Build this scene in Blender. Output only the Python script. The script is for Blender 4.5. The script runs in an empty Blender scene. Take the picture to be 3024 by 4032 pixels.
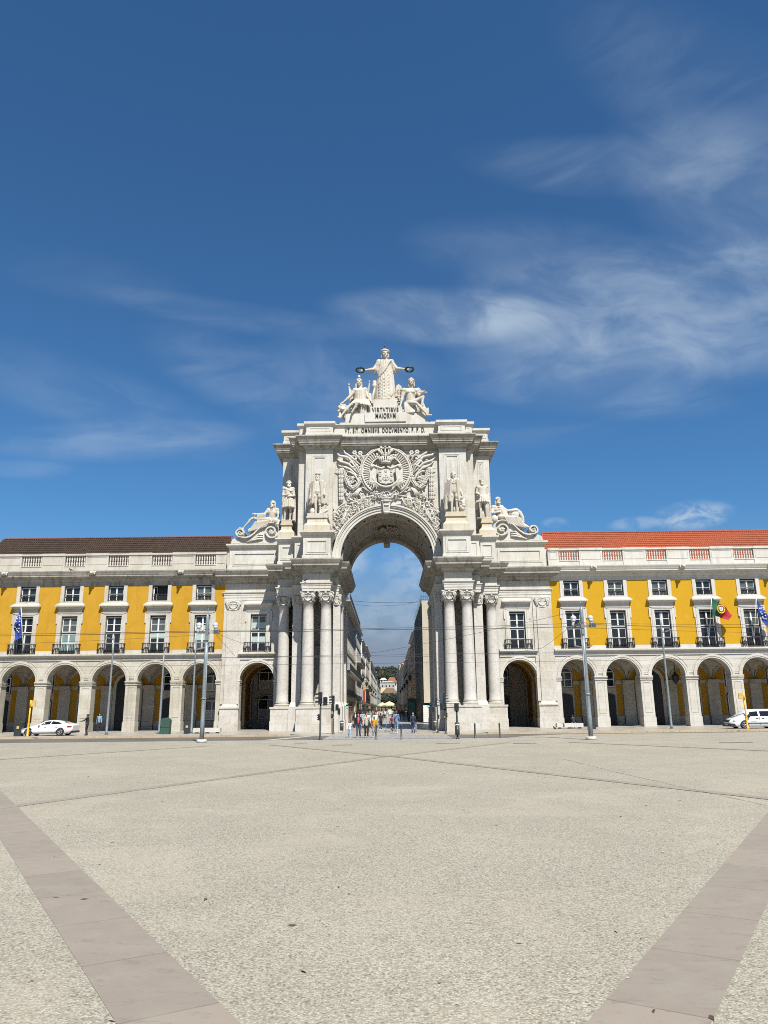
import bpy, bmesh, math, random
from mathutils import Vector, Matrix, noise
random.seed(11)
SC = bpy.context.scene
COL = SC.collection
PI = math.pi
def R(d): return math.radians(d)

# ------------------------------------------------------------------ mesh helpers
class MB:
    """collects faces and links them as ONE mesh object"""
    def __init__(s):
        s.v = []; s.f = []; s.m = []; s.sm = []
    def add(s, vs, fs, mi=0, smooth=False):
        b = len(s.v); s.v.extend([tuple(p) for p in vs])
        for f in fs:
            s.f.append([b + i for i in f]); s.m.append(mi); s.sm.append(smooth)
    def quad(s, a, b, c, d, mi=0): s.add([a, b, c, d], [(0, 1, 2, 3)], mi)
    def box(s, x0, x1, y0, y1, z0, z1, mi=0):
        s.add([(x0,y0,z0),(x1,y0,z0),(x1,y1,z0),(x0,y1,z0),(x0,y0,z1),(x1,y0,z1),(x1,y1,z1),(x0,y1,z1)],
              [(0,3,2,1),(4,5,6,7),(0,1,5,4),(1,2,6,5),(2,3,7,6),(3,0,4,7)], mi)
    def obox(s, M, sx, sy, sz, mi=0):
        vs = [M @ Vector((a*sx/2, b*sy/2, c*sz/2)) for c in (-1,1) for a, b in ((-1,-1),(1,-1),(1,1),(-1,1))]
        s.add(vs, [(0,3,2,1),(4,5,6,7),(0,1,5,4),(1,2,6,5),(2,3,7,6),(3,0,4,7)], mi)
    def frustum(s, r0, r1, z0, z1, mi=0):
        a = [(r0[0],r0[2],z0),(r0[1],r0[2],z0),(r0[1],r0[3],z0),(r0[0],r0[3],z0)]
        b = [(r1[0],r1[2],z1),(r1[1],r1[2],z1),(r1[1],r1[3],z1),(r1[0],r1[3],z1)]
        s.add(a + b, [(0,3,2,1),(4,5,6,7),(0,1,5,4),(1,2,6,5),(2,3,7,6),(3,0,4,7)], mi)
    def prism(s, poly, y0, y1, mi=0):
        """polygon of (x,z) extruded along y"""
        n = len(poly)
        vs = [(x, y0, z) for x, z in poly] + [(x, y1, z) for x, z in poly]
        fs = [tuple(range(n)), tuple(range(2*n-1, n-1, -1))]
        fs += [(i, i+n, (i+1) % n + n, (i+1) % n) for i in range(n)]
        s.add(vs, fs, mi)
    def lathe(s, c, prof, seg=16, mi=0, smooth=True, sx=1., sy=1., cap=True):
        """prof: list of (r,z) from bottom to top round the vertical axis through c"""
        n = len(prof); vs = []; fs = []
        for r, z in prof:
            for k in range(seg):
                a = 2*PI*k/seg
                vs.append((c[0]+r*math.cos(a)*sx, c[1]+r*math.sin(a)*sy, c[2]+z))
        for i in range(n-1):
            for k in range(seg):
                k2 = (k+1) % seg
                fs.append((i*seg+k, i*seg+k2, (i+1)*seg+k2, (i+1)*seg+k))
        if cap:
            fs.append(tuple(range(seg-1, -1, -1))); fs.append(tuple(range((n-1)*seg, n*seg)))
        s.add(vs, fs, mi, smooth)
    def tube(s, pts, r, seg=8, mi=0, smooth=True, cap=True):
        """swept circle; r a number or a list"""
        pts = [Vector(p) for p in pts]; n = len(pts)
        rs = r if isinstance(r, (list, tuple)) else [r]*n
        vs = []; fs = []; up = None
        for i, p in enumerate(pts):
            d = (pts[min(i+1, n-1)] - pts[max(i-1, 0)])
            d = d.normalized() if d.length > 1e-9 else Vector((0,0,1))
            if up is None:
                up = Vector((0,0,1)) if abs(d.z) < .9 else Vector((0,1,0))
            a = d.cross(up)
            if a.length < 1e-6: a = d.cross(Vector((1,0,0)))
            a.normalize(); b = d.cross(a).normalized(); up = a.cross(d).normalized()
            for k in range(seg):
                t = 2*PI*k/seg
                vs.append(p + (a*math.cos(t) + b*math.sin(t))*rs[i])
        for i in range(n-1):
            for k in range(seg):
                k2 = (k+1) % seg
                fs.append((i*seg+k, i*seg+k2, (i+1)*seg+k2, (i+1)*seg+k))
        if cap:
            fs.append(tuple(range(seg-1, -1, -1))); fs.append(tuple(range((n-1)*seg, n*seg)))
        s.add(vs, fs, mi, smooth)
    def ball(s, c, r, seg=10, rings=6, mi=0, M=None, smooth=True):
        rx, ry, rz = r if isinstance(r, (tuple, list)) else (r, r, r)
        c = Vector(c); vs = []; fs = []
        for i in range(1, rings):
            t = PI*i/rings
            for k in range(seg):
                a = 2*PI*k/seg
                p = Vector((rx*math.sin(t)*math.cos(a), ry*math.sin(t)*math.sin(a), rz*math.cos(t)))
                vs.append(c + (M @ p if M else p))
        tp = Vector((0,0,rz)); bt = Vector((0,0,-rz))
        vs.append(c + (M @ tp if M else tp)); vs.append(c + (M @ bt if M else bt))
        T = len(vs)-2; B = T+1
        for i in range(rings-2):
            for k in range(seg):
                k2 = (k+1) % seg
                fs.append((i*seg+k, (i+1)*seg+k, (i+1)*seg+k2, i*seg+k2))
        for k in range(seg):
            k2 = (k+1) % seg
            fs.append((T, k, k2)); fs.append((B, (rings-2)*seg+k2, (rings-2)*seg+k))
        s.add(vs, fs, mi, smooth)
    def cap(s, p0, p1, r0, r1=None, seg=10, mi=0, flat=1.):
        """tapered capsule"""
        r1 = r0 if r1 is None else r1
        p0 = Vector(p0); p1 = Vector(p1); d = p1-p0; L = max(d.length, 1e-6); d.normalize()
        pts = []; rs = []
        for t in (-1, -.87, -.5, 0):
            pts.append(p0 + d*r0*t); rs.append(max(r0*math.sqrt(max(0, 1-t*t)), r0*.02))
        for t in (.33, .66):
            pts.append(p0.lerp(p1, t)); rs.append(r0+(r1-r0)*t)
        for t in (0, .5, .87, 1):
            pts.append(p1 + d*r1*t); rs.append(max(r1*math.sqrt(max(0, 1-t*t)), r1*.02))
        s.tube(pts, rs, seg, mi)
    def mould(s, path, prof, mi=0, ends=True, closed=False):
        """profile of (outward, z) swept along the plan path; outward is to the right of the walk"""
        n = len(path); P = [Vector((p[0], p[1])) for p in path]; M = []
        for i in range(n):
            ns = []
            if i > 0 or closed:
                d = (P[i]-P[i-1]).normalized(); ns.append(Vector((d.y, -d.x)))
            if i < n-1 or closed:
                d = (P[(i+1) % n]-P[i]).normalized(); ns.append(Vector((d.y, -d.x)))
            if len(ns) == 2:
                k = 1+ns[0].dot(ns[1]); M.append((ns[0]+ns[1])/max(k, .2))
            else: M.append(ns[0])
        k = len(prof); vs = []
        for i in range(n):
            for o, z in prof:
                q = P[i]+M[i]*o; vs.append((q.x, q.y, z))
        fs = []
        for i in range(n if closed else n-1):
            j = (i+1) % n
            for a in range(k-1):
                fs.append((i*k+a, j*k+a, j*k+a+1, i*k+a+1))
        if ends and not closed:
            fs.append(tuple(range(k))); fs.append(tuple(range(n*k-1, (n-1)*k-1, -1)))
        s.add(vs, fs, mi)
    def panel(s, x0, x1, z0, z1, y, w=.1, d=.06, mi=0):
        """sunk moulded panel drawn as a raised frame in front of a wall at y (facing -y)"""
        for (a, b, c, e) in ((x0, x1, z1-w, z1), (x0, x1, z0, z0+w), (x0, x0+w, z0+w, z1-w), (x1-w, x1, z0+w, z1-w)):
            s.box(a, b, y-d, y+.01, c, e, mi)
    def arch(s, cx, zc, r0, r1, y0, y1, a0=0., a1=PI, seg=28, mi=0):
        """ring segment in the xz plane with thickness y0..y1"""
        vs = []; fs = []
        for i in range(seg+1):
            a = a0+(a1-a0)*i/seg; c, q = math.cos(a), math.sin(a)
            vs += [(cx+r0*c, y0, zc+r0*q), (cx+r1*c, y0, zc+r1*q), (cx+r1*c, y1, zc+r1*q), (cx+r0*c, y1, zc+r0*q)]
        for i in range(seg):
            b = i*4
            for k in range(4):
                fs.append((b+k, b+(k+1) % 4, b+4+(k+1) % 4, b+4+k))
        fs.append((0,1,2,3)); fs.append((seg*4+3, seg*4+2, seg*4+1, seg*4))
        s.add(vs, fs, mi)
    def arch_wall(s, x0, x1, z0, z1, y, cx, zc, r, depth=0., seg=28, mi=0, rmi=None, zb=None):
        """flat wall at y with an arched opening, plus reveal of given depth"""
        zb = z0 if zb is None else zb
        s.quad((x0,y,z0),(cx-r,y,z0),(cx-r,y,z1),(x0,y,z1), mi)
        s.quad((cx+r,y,z0),(x1,y,z0),(x1,y,z1),(cx+r,y,z1), mi)
        pr = None
        for i in range(seg+1):
            a = PI - PI*i/seg; p = (cx+r*math.cos(a), zc+r*math.sin(a))
            if pr:
                s.quad((pr[0],y,pr[1]),(p[0],y,p[1]),(p[0],y,z1),(pr[0],y,z1), mi)
                if depth:
                    s.quad((pr[0],y,pr[1]),(pr[0],y+depth,pr[1]),(p[0],y+depth,p[1]),(p[0],y,p[1]), mi if rmi is None else rmi)
            pr = p
        if depth:
            for xx in (cx-r, cx+r):
                s.quad((xx,y,z0),(xx,y+depth,z0),(xx,y+depth,zc),(xx,y,zc), mi if rmi is None else rmi)
    def grid_wall(s, xs, zs, y, holes, mi=0, depth=.25, rmi=None):
        """rectangular wall cut at xs, zs; holes = set of (i,j) cells left open, with reveals"""
        for i in range(len(xs)-1):
            for j in range(len(zs)-1):
                a, b, c, d = xs[i], xs[i+1], zs[j], zs[j+1]
                if (i, j) in holes:
                    r = mi if rmi is None else rmi
                    s.quad((a,y,c),(a,y+depth,c),(a,y+depth,d),(a,y,d), r); s.quad((b,y,c),(b,y+depth,c),(b,y+depth,d),(b,y,d), r)
                    s.quad((a,y,c),(b,y,c),(b,y+depth,c),(a,y+depth,c), r); s.quad((a,y,d),(b,y,d),(b,y+depth,d),(a,y+depth,d), r)
                else: s.quad((a,y,c),(b,y,c),(b,y,d),(a,y,d), mi)
    def mirror(s):
        n = len(s.v); s.v += [(-x, y, z) for x, y, z in s.v]
        s.f += [[i+n for i in reversed(f)] for f in s.f]; s.m += list(s.m); s.sm += list(s.sm)
        return s
    def xf(s, M):
        s.v = [tuple(M @ Vector(p)) for p in s.v]; return s
    def mesh(s, name, mats, off=(0,0,0)):
        me = bpy.data.meshes.new(name)
        ox, oy, oz = off
        me.from_pydata([(x-ox, y-oy, z-oz) for x, y, z in s.v], [], s.f)
        for m in (mats if isinstance(mats, (list, tuple)) else [mats]): me.materials.append(m)
        me.polygons.foreach_set('material_index', s.m)
        me.polygons.foreach_set('use_smooth', s.sm)
        me.update(); return me
    def build(s, name, mats, parent=None, at=None):
        off = at if at is not None else wpos(parent)
        o = bpy.data.objects.new(name, s.mesh(name, mats, off)); COL.objects.link(o)
        if parent is not None: o.parent = parent
        else: o.location = off
        return o

WP = {}
def wpos(o):
    """world base of a thing (parts are built in world coordinates)"""
    if o is None: return (0,0,0)
    return WP.get(o.name, (0,0,0))
def tag(o, label=None, cat=None, group=None, kind=None):
    if label: o['label'] = label
    if cat: o['category'] = cat
    if group: o['group'] = group
    if kind: o['kind'] = kind
    return o
def thing(name, loc, label, cat, group=None, rz=0.):
    o = bpy.data.objects.new(name, None); COL.objects.link(o)
    o.empty_display_size = .3
    o.location = loc; o.rotation_euler = (0,0,rz)
    WP[o.name] = tuple(loc) if rz == 0 else (0,0,0)
    return tag(o, label, cat, group)
def part(name, me, parent, loc=(0,0,0), mat=None):
    """an object on shared mesh data; mat overrides its material"""
    o = bpy.data.objects.new(name, me); COL.objects.link(o); o.parent = parent; o.location = loc
    if mat is not None:
        o.material_slots[0].link = 'OBJECT'; o.material_slots[0].material = mat
    return o
def sub(name, mb, mats, parent, base):
    """sub-part: parent is a part whose own origin sits at its thing's base"""
    return mb.build(name, mats, parent, base)
def copy_tree(o, parent=None):
    c = o.copy(); COL.objects.link(c); c.parent = parent
    for ch in list(o.children): copy_tree(ch, c)
    return c

def carve(mb, name, voxel, smooth=2, octree=False):
    """melt the collected lumps into one continuous skin (voxel remesh) and return the mesh"""
    me = mb.mesh(name, [])
    o = bpy.data.objects.new(name, me); COL.objects.link(o)
    m = o.modifiers.new('r', 'REMESH'); m.mode = 'VOXEL'; m.voxel_size = voxel; m.use_smooth_shade = True
    if smooth:
        k = o.modifiers.new('s', 'SMOOTH'); k.factor = .5; k.iterations = smooth
    dg = bpy.context.evaluated_depsgraph_get(); dg.update()
    new = bpy.data.meshes.new_from_object(o.evaluated_get(dg)); new.name = name
    bpy.data.objects.remove(o); bpy.data.meshes.remove(me)
    new.polygons.foreach_set('use_smooth', [True]*len(new.polygons))
    return new

# ------------------------------------------------------------------ materials
class NT:
    def __init__(s, nt): s.t = nt; s.l = nt.links
    def n(s, typ, **kw):
        nd = s.t.nodes.new(typ)
        for k, v in kw.items():
            if k.startswith('i_'):
                key = k[2:]; nd.inputs[int(key) if key.isdigit() else key].default_value = v
            else: setattr(nd, k, v)
        return nd
    def L(s, a, b): s.l.new(a, b)
    def val(s, sock, x):
        if isinstance(x, (int, float)): sock.default_value = x
        else: s.l.new(x, sock)
    def math(s, op, a, b=0., c=None, clamp=False):
        nd = s.t.nodes.new('ShaderNodeMath'); nd.operation = op; nd.use_clamp = clamp
        s.val(nd.inputs[0], a); s.val(nd.inputs[1], b)
        if c is not None: s.val(nd.inputs[2], c)
        return nd.outputs[0]
    def ramp(s, x, p0, p1, lo=0., hi=1.):
        nd = s.t.nodes.new('ShaderNodeMapRange'); nd.interpolation_type = 'SMOOTHSTEP'; nd.clamp = True
        s.val(nd.inputs[0], x)
        for i, v in enumerate((p0, p1, lo, hi)): nd.inputs[i+1].default_value = v
        return nd.outputs[0]
    def mix(s, f, a, b, mode='MIX'):
        nd = s.t.nodes.new('ShaderNodeMix'); nd.data_type = 'RGBA'; nd.blend_type = mode
        s.val(nd.inputs[0], f)
        for sock, c in ((nd.inputs[6], a), (nd.inputs[7], b)):
            if isinstance(c, (tuple, list)): sock.default_value = (*c[:3], 1)
            else: s.l.new(c, sock)
        return nd.outputs[2]
    def noise(s, vec, scale, detail=4., rough=.55, dist=0.):
        nd = s.t.nodes.new('ShaderNodeTexNoise'); nd.inputs['Scale'].default_value = scale
        nd.inputs['Detail'].default_value = detail; nd.inputs['Roughness'].default_value = rough
        nd.inputs['Distortion'].default_value = dist
        if vec is not None: s.l.new(vec, nd.inputs['Vector'])
        return nd.outputs['Fac']
    def mapv(s, vec, scale=(1,1,1), rot=(0,0,0), loc=(0,0,0)):
        nd = s.t.nodes.new('ShaderNodeMapping')
        nd.inputs['Scale'].default_value = scale; nd.inputs['Rotation'].default_value = rot; nd.inputs['Location'].default_value = loc
        s.l.new(vec, nd.inputs['Vector']); return nd.outputs[0]
def mat(name):
    m = bpy.data.materials.new(name); m.use_nodes = True
    t = NT(m.node_tree); b = m.node_tree.nodes['Principled BSDF']
    return m, t, b
def plain(name, col, rough=.6, metal=0., spec=.5, var=.12, scale=9., emit=None):
    m, t, b = mat(name)
    if var:
        g = t.n('ShaderNodeTexCoord').outputs['Object']
        f = t.noise(g, scale, 5)
        dk = tuple(c*(1-var) for c in col); lt = tuple(min(1, c*(1+var)) for c in col)
        t.L(t.mix(t.ramp(f, .3, .7), dk, lt), b.inputs['Base Color'])
        t.L(t.math('ADD', t.math('MULTIPLY', f, .2), rough-.1), b.inputs['Roughness'])
    else:
        b.inputs['Base Color'].default_value = (*col, 1); b.inputs['Roughness'].default_value = rough
    b.inputs['Metallic'].default_value = metal; b.inputs['Specular IOR Level'].default_value = spec
    if emit:
        b.inputs['Emission Color'].default_value = (*emit[:3], 1); b.inputs['Emission Strength'].default_value = emit[3]
    return m
def stone(name, a, b_, stain, amt=.35, blocks=None, mott=0., rough=.75, bump=.25, sharp=False):
    """weathered limestone: two tones, vertical run-off stains, mottling, faint ashlar joints"""
    m, t, b = mat(name)
    pos = t.n('ShaderNodeNewGeometry').outputs['Position']
    n1 = t.noise(pos, .55, 6, .6)
    col = t.mix(t.ramp(n1, .38, .62), a, b_)
    st = t.noise(t.mapv(pos, (1.6, 1.6, .22)), 1.1, 7, .62, .4)
    col = t.mix(t.math('MULTIPLY', t.ramp(st, .5, .68), amt), col, stain)
    st2 = t.noise(t.mapv(pos, (3.4, 3.4, .3), (0,0,0), (9, 4, 2)), 1., 6, .7, .3)
    col = t.mix(t.math('MULTIPLY', t.ramp(st2, .58, .66), amt*.6), col, tuple(c*.75 for c in stain))
    pt = t.noise(t.mapv(pos, (1,1,1), (0,0,0), (3, 17, 5)), .9, 8, .7, .8)
    col = t.mix(t.math('MULTIPLY', t.ramp(pt, .56, .63), amt*.5), col, (stain[0]*1.25, stain[1]*1.08, stain[2]*.9))
    if mott:
        n2 = t.noise(pos, 4.2, 9, .68, .6)
        col = t.mix(t.math('MULTIPLY', t.ramp(n2, .5, .66), mott), col, tuple(c*.62 for c in stain))
    n3 = t.noise(pos, 14., 6, .7)
    col = t.mix(t.ramp(n3, .2, .8, .0, .16), col, tuple(c*.75 for c in a))
    h = n3
    if blocks:
        sx = t.n('ShaderNodeSeparateXYZ'); t.L(pos, sx.inputs[0])
        cv = t.n('ShaderNodeCombineXYZ'); t.L(t.math('ADD', sx.outputs[0], t.math('MULTIPLY', sx.outputs[1], .83)), cv.inputs[0])
        t.L(sx.outputs[2], cv.inputs[1])
        br = t.n('ShaderNodeTexBrick', offset=.5); t.L(cv.outputs[0], br.inputs['Vector'])
        br.inputs['Color1'].default_value = (1,1,1,1); br.inputs['Color2'].default_value = (.86,.845,.81,1)
        br.inputs['Mortar'].default_value = (.56,.54,.5,1)
        br.inputs['Scale'].default_value = 1.; br.inputs['Mortar Size'].default_value = .008
        br.inputs['Brick Width'].default_value = blocks[0]; br.inputs['Row Height'].default_value = blocks[1]
        col = t.mix(.85, col, br.outputs['Color'], 'MULTIPLY')
    t.L(col, b.inputs['Base Color'])
    b.inputs['Roughness'].default_value = rough; b.inputs['Specular IOR Level'].default_value = .3
    if bump:
        bp = t.n('ShaderNodeBump'); bp.inputs['Strength'].default_value = bump; bp.inputs['Distance'].default_value = .03
        t.L(t.noise(pos, 7., 8, .65), bp.inputs['Height']); t.L(bp.outputs[0], b.inputs['Normal'])
    return m
WHITE = (.635, .622, .575); CREAM = (.595, .566, .492); GRIME = (.34, .318, .27)
M_STONE = stone('pale_limestone', WHITE, CREAM, GRIME, .42, (1.5, .72))
M_STONE_PLAIN = stone('dressed_limestone', WHITE, CREAM, GRIME, .4)
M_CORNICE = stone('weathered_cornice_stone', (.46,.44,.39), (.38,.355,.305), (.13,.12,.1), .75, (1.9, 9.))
M_COLUMN = stone('mottled_column_limestone', (0.614,0.590,0.547), (0.556,0.528,0.480), (0.403,0.374,0.336), .35, None, .42)
M_PED = stone('veined_pedestal_limestone', (0.633,0.609,0.561), (0.576,0.537,0.470), (0.403,0.355,0.278), .4, (1.35, .8), .38)
M_STATUE = stone('carved_statue_stone', (0.614,0.576,0.508), (0.547,0.499,0.412), (0.346,0.307,0.240), .38, None, .0, .8, .2)
M_RELIEF = stone('carved_relief_stone', (0.633,0.609,0.552), (0.576,0.547,0.480), (0.364,0.336,0.288), .3, None, .0, .8, .15)
M_SOCLE = stone('ochre_stained_socle_stone', (0.589,0.556,0.469), (0.578,0.501,0.360), (0.364,0.316,0.250), .5, None, .2)
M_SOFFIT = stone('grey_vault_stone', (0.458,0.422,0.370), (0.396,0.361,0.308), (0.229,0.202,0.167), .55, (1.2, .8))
M_ARC_L = stone('arcade_limestone_worn', (0.604,0.576,0.499), (0.528,0.489,0.403), (0.316,0.298,0.240), .5, (1.3, .62), .12)
M_ARC_R = stone('arcade_limestone_clean', (0.633,0.609,0.556), (0.595,0.566,0.508), (0.422,0.403,0.355), .35, (1.3, .62))
M_TRIM_L = stone('window_surround_worn', (0.576,0.547,0.480), (0.518,0.480,0.403), (0.346,0.316,0.259), .5)
M_TRIM_R = stone('window_surround_clean', (0.614,0.595,0.547), (0.576,0.547,0.499), (0.432,0.412,0.364), .35)
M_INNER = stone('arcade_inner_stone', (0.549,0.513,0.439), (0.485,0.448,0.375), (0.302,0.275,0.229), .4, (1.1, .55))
def yellow(name, c1, c2, c3):
    m, t, b = mat(name)
    pos = t.n('ShaderNodeNewGeometry').outputs['Position']
    f = t.noise(pos, .8, 7, .65)
    col = t.mix(t.ramp(f, .35, .65), c1, c2)
    st = t.noise(t.mapv(pos, (1.3, 1.3, .25)), 1.4, 6, .6)
    col = t.mix(t.ramp(st, .5, .72, 0, .6), col, c3)
    bl = t.noise(t.mapv(pos, (1,1,1), (0,0,0), (5, 5, 31)), .7, 8, .7, .6); col = t.mix(t.ramp(bl, .56, .64, 0, .28), col, tuple(min(1, c*1.25+.03) for c in c1))
    n3 = t.noise(pos, 30., 5, .7); col = t.mix(t.ramp(n3, .3, .7, 0, .12), col, tuple(c*.7 for c in c1))
    t.L(col, b.inputs['Base Color']); b.inputs['Roughness'].default_value = .85; b.inputs['Specular IOR Level'].default_value = .2
    bp = t.n('ShaderNodeBump'); bp.inputs['Strength'].default_value = .2; bp.inputs['Distance'].default_value = .01
    t.L(t.noise(pos, 18., 6), bp.inputs['Height']); t.L(bp.outputs[0], b.inputs['Normal'])
    return m
M_YEL_L = yellow('yellow_render_old', (.5,.27,.022), (.535,.3,.027), (.43,.215,.018))
M_YEL_R = yellow('yellow_render_fresh', (.55,.31,.013), (.565,.32,.014), (.53,.29,.013))
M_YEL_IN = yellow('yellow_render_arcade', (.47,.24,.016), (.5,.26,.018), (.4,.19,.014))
def glass(name, c=(.02,.025,.03), r=.04):
    m, t, b = mat(name)
    g = t.n('ShaderNodeTexCoord').outputs['Object']
    t.L(t.mix(t.noise(g, 1.3, 3), tuple(x*.5 for x in c), tuple(x*1.5 for x in c)), b.inputs['Base Color'])
    b.inputs['Roughness'].default_value = r; b.inputs['Specular IOR Level'].default_value = .6
    return m
M_GLASS = glass('dark_window_glass')
M_GLASS_B = glass('window_glass_over_blind', (.2,.3,.28), .08)
M_GLASS_C = glass('window_glass_over_curtain', (.09,.105,.1), .06)
M_WFRAME = plain('white_window_paint', (.74,.74,.71), .45, var=.06)
M_WDARK = plain('black_reveal_paint', (.018,.02,.022), .5)
M_IRON = plain('black_wrought_iron', (.016,.016,.018), .45)
M_DOOR_ROOM = plain('dark_door_and_unlit_room', (.008,.008,.009), .5)
M_BLACK = plain('black_signal_plastic', (.014,.018,.02), .4)
M_LETTER = plain('black_bronze_letter', (.012,.012,.012), .5, var=0)
M_GREEN = plain('green_bronze_wreath', (.012,.035,.022), .5)
M_STEEL = plain('grey_painted_steel', (.24,.28,.3), .45, .2)
M_STEEL_D = plain('dull_grey_lamp_steel', (.2,.215,.22), .5, .2)
M_GLOBE = plain('opal_lamp_globe', (.55,.57,.58), .25, var=.08)
M_CABLE = plain('black_overhead_cable', (.018,.018,.02), .6, var=0)
M_YPOLE = plain('yellow_pole_paint', (.72,.4,.02), .4)
# ------------------------------------------------------------------ camera, sun, sky
EYE = 2.15
def make_camera():
    th, ro, ya = R(14.70), R(0.60), R(-0.20)
    f = Vector((math.sin(ya)*math.cos(th), math.cos(ya)*math.cos(th), math.sin(th)))
    r = Vector((math.cos(ya), -math.sin(ya), 0)); u = r.cross(f)
    c, s = math.cos(ro), math.sin(ro)
    r2 = r*c - u*s; u2 = u*c + r*s
    cd = bpy.data.cameras.new('camera'); co = bpy.data.objects.new('camera', cd); COL.objects.link(co)
    co.matrix_world = Matrix(((r2.x, u2.x, -f.x, 0), (r2.y, u2.y, -f.y, 0), (r2.z, u2.z, -f.z, EYE), (0,0,0,1)))
    cd.sensor_fit = 'VERTICAL'; cd.sensor_height = 36.; cd.sensor_width = 27.
    cd.lens = 2950/4032*36; cd.clip_end = 6000.; cd.clip_start = .1
    SC.camera = co
make_camera()
SUN = Vector((.36, -1., 1.45)).normalized()
SUN_STRENGTH = 5.; SKY_STRENGTH = .0635; EXPOSURE = .815
sl = bpy.data.lights.new('sun', 'SUN'); sl.energy = SUN_STRENGTH; sl.angle = R(.53); sl.color = (1., .955, .87)
so = bpy.data.objects.new('sun', sl); COL.objects.link(so)
so.rotation_euler = SUN.to_track_quat('Z', 'Y').to_euler(); so.location = (30, -40, 80)
SC.view_settings.view_transform = 'Standard'; SC.view_settings.look = 'None'
SC.view_settings.gamma = 1.; SC.view_settings.exposure = EXPOSURE; SC.view_settings.use_curve_mapping = False
SC.cycles.max_bounces = 6; SC.cycles.diffuse_bounces = 3; SC.cycles.glossy_bounces = 3
SC.cycles.use_denoising = False; SC.cycles.filter_width = 1.
def make_world():
    w = bpy.data.worlds.new('World'); SC.world = w; w.use_nodes = True
    t = NT(w.node_tree); bg = w.node_tree.nodes['Background']
    sky = t.n('ShaderNodeTexSky', sky_type='NISHITA', sun_disc=False)
    sky.sun_elevation = math.asin(SUN.z); sky.sun_rotation = math.atan2(SUN.x, SUN.y)
    sky.air_density = 1.; sky.dust_density = .25; sky.ozone_density = 3.; sky.altitude = 10
    col = t.mix(1., sky.outputs[0], (.44, .79, 1.02), 'MULTIPLY')
    g = t.n('ShaderNodeTexCoord').outputs['Generated']
    sx = t.n('ShaderNodeSeparateXYZ'); t.L(g, sx.inputs[0])
    el = t.math('MULTIPLY', t.math('ARCSINE', sx.outputs[2]), 57.2958)
    az = t.math('MULTIPLY', t.math('ARCTAN2', sx.outputs[0], sx.outputs[1]), 57.2958)
    def coords(sa, se, rot):
        cv = t.n('ShaderNodeCombineXYZ'); t.L(az, cv.inputs[0]); t.L(el, cv.inputs[1])
        return t.mapv(t.mapv(cv.outputs[0], (1,1,1), (0,0,R(rot))), (sa, se, 1))
    def ell(a0, e0, ra, re, rot=0.):
        c, s = math.cos(R(rot)), math.sin(R(rot))
        da = t.math('SUBTRACT', az, a0); de = t.math('SUBTRACT', el, e0)
        u = t.math('DIVIDE', t.math('ADD', t.math('MULTIPLY', da, c), t.math('MULTIPLY', de, s)), ra)
        v = t.math('DIVIDE', t.math('SUBTRACT', t.math('MULTIPLY', de, c), t.math('MULTIPLY', da, s)), re)
        d = t.math('ADD', t.math('MULTIPLY', u, u), t.math('MULTIPLY', v, v))
        return t.ramp(d, 0., 1., 1., 0.)
    n_fine = t.noise(coords(.13, .27, 16), 1., 10, .58, .55)
    n_wisp = t.noise(coords(.09, .38, -8), 1., 9, .56, .7)
    n_puff = t.noise(coords(.55, .9, 0), 1., 8, .6, .4)
    fine = t.ramp(n_fine, .34, .7); wisp = t.ramp(n_wisp, .36, .7); puff = t.ramp(n_puff, .36, .6)
    acc = None
    def put(mask, tex, k):
        nonlocal acc
        m = t.math('MULTIPLY', t.math('MULTIPLY', mask, tex), k)
        acc = m if acc is None else t.math('ADD', acc, m)
    def soft(tex, base): return t.math('ADD', t.math('MULTIPLY', tex, 1-base), base)
    for a0, e0, ra, re, rot, k, tex, base in (
        (21, 27.3, 19, 6., -6, .5, fine, .25), (4.5, 29.2, 11, 2.4, -4, .46, fine, .3), (22, 24.8, 12, 2.2, -9, .22, wisp, .2),
        (29, 33.5, 12, 5.5, -35, .27, fine, .3), (27, 41, 14, 4.5, -28, .1, wisp, .3), (20, 37.5, 15, 2.2, -10, .16, wisp, .3),
        (12, 33, 12, 3, -8, .13, fine, .3), (15, 23., 13, 2.2, -12, .26, wisp, .2), (12, 20, 8, 1.2, 0, .08, wisp, .2),
        (-20, 19.2, 12, 1.7, 8, .27, wisp, .15), (-22, 21.5, 13, 3., -12, .13, fine, .2), (-13, 25, 8, 3., -18, .16, wisp, .1), (-12, 28.8, 13, 1.3, -3, .14, wisp, .3),
        (-4, 24, 10, 5, 0, .17, fine, .2), (-27, 16.4, 4, .8, 6, .18, wisp, .3), (-24, 30, 9, 2, 0, .05, wisp, .2)):
        put(ell(a0, e0, ra, re, rot), soft(tex, base), k)
    for a0, e0, ra, re, k in ((22.8, 13.1, 3.2, 1.2, .7), (18.8, 12.9, 2.2, .6, .4), (13, 13.4, 1.2, .5, .25), (4.5, 10.4, 6, 2.6, .5), (-4.2, 11.2, 3.4, 2.2, .75), (1, 7., 7, 2.8, .28)):
        put(ell(a0, e0, ra, re), soft(puff, .15), k)
    hz = t.ramp(el, 3.5, 14., .95, 0.)
    col = t.mix(hz, col, (2.25, 2.68, 3.5))
    col = t.mix(t.math('MINIMUM', acc, .92), col, (4.6, 5.6, 6.7))
    t.L(col, bg.inputs['Color']); bg.inputs['Strength'].default_value = SKY_STRENGTH
make_world()

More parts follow.
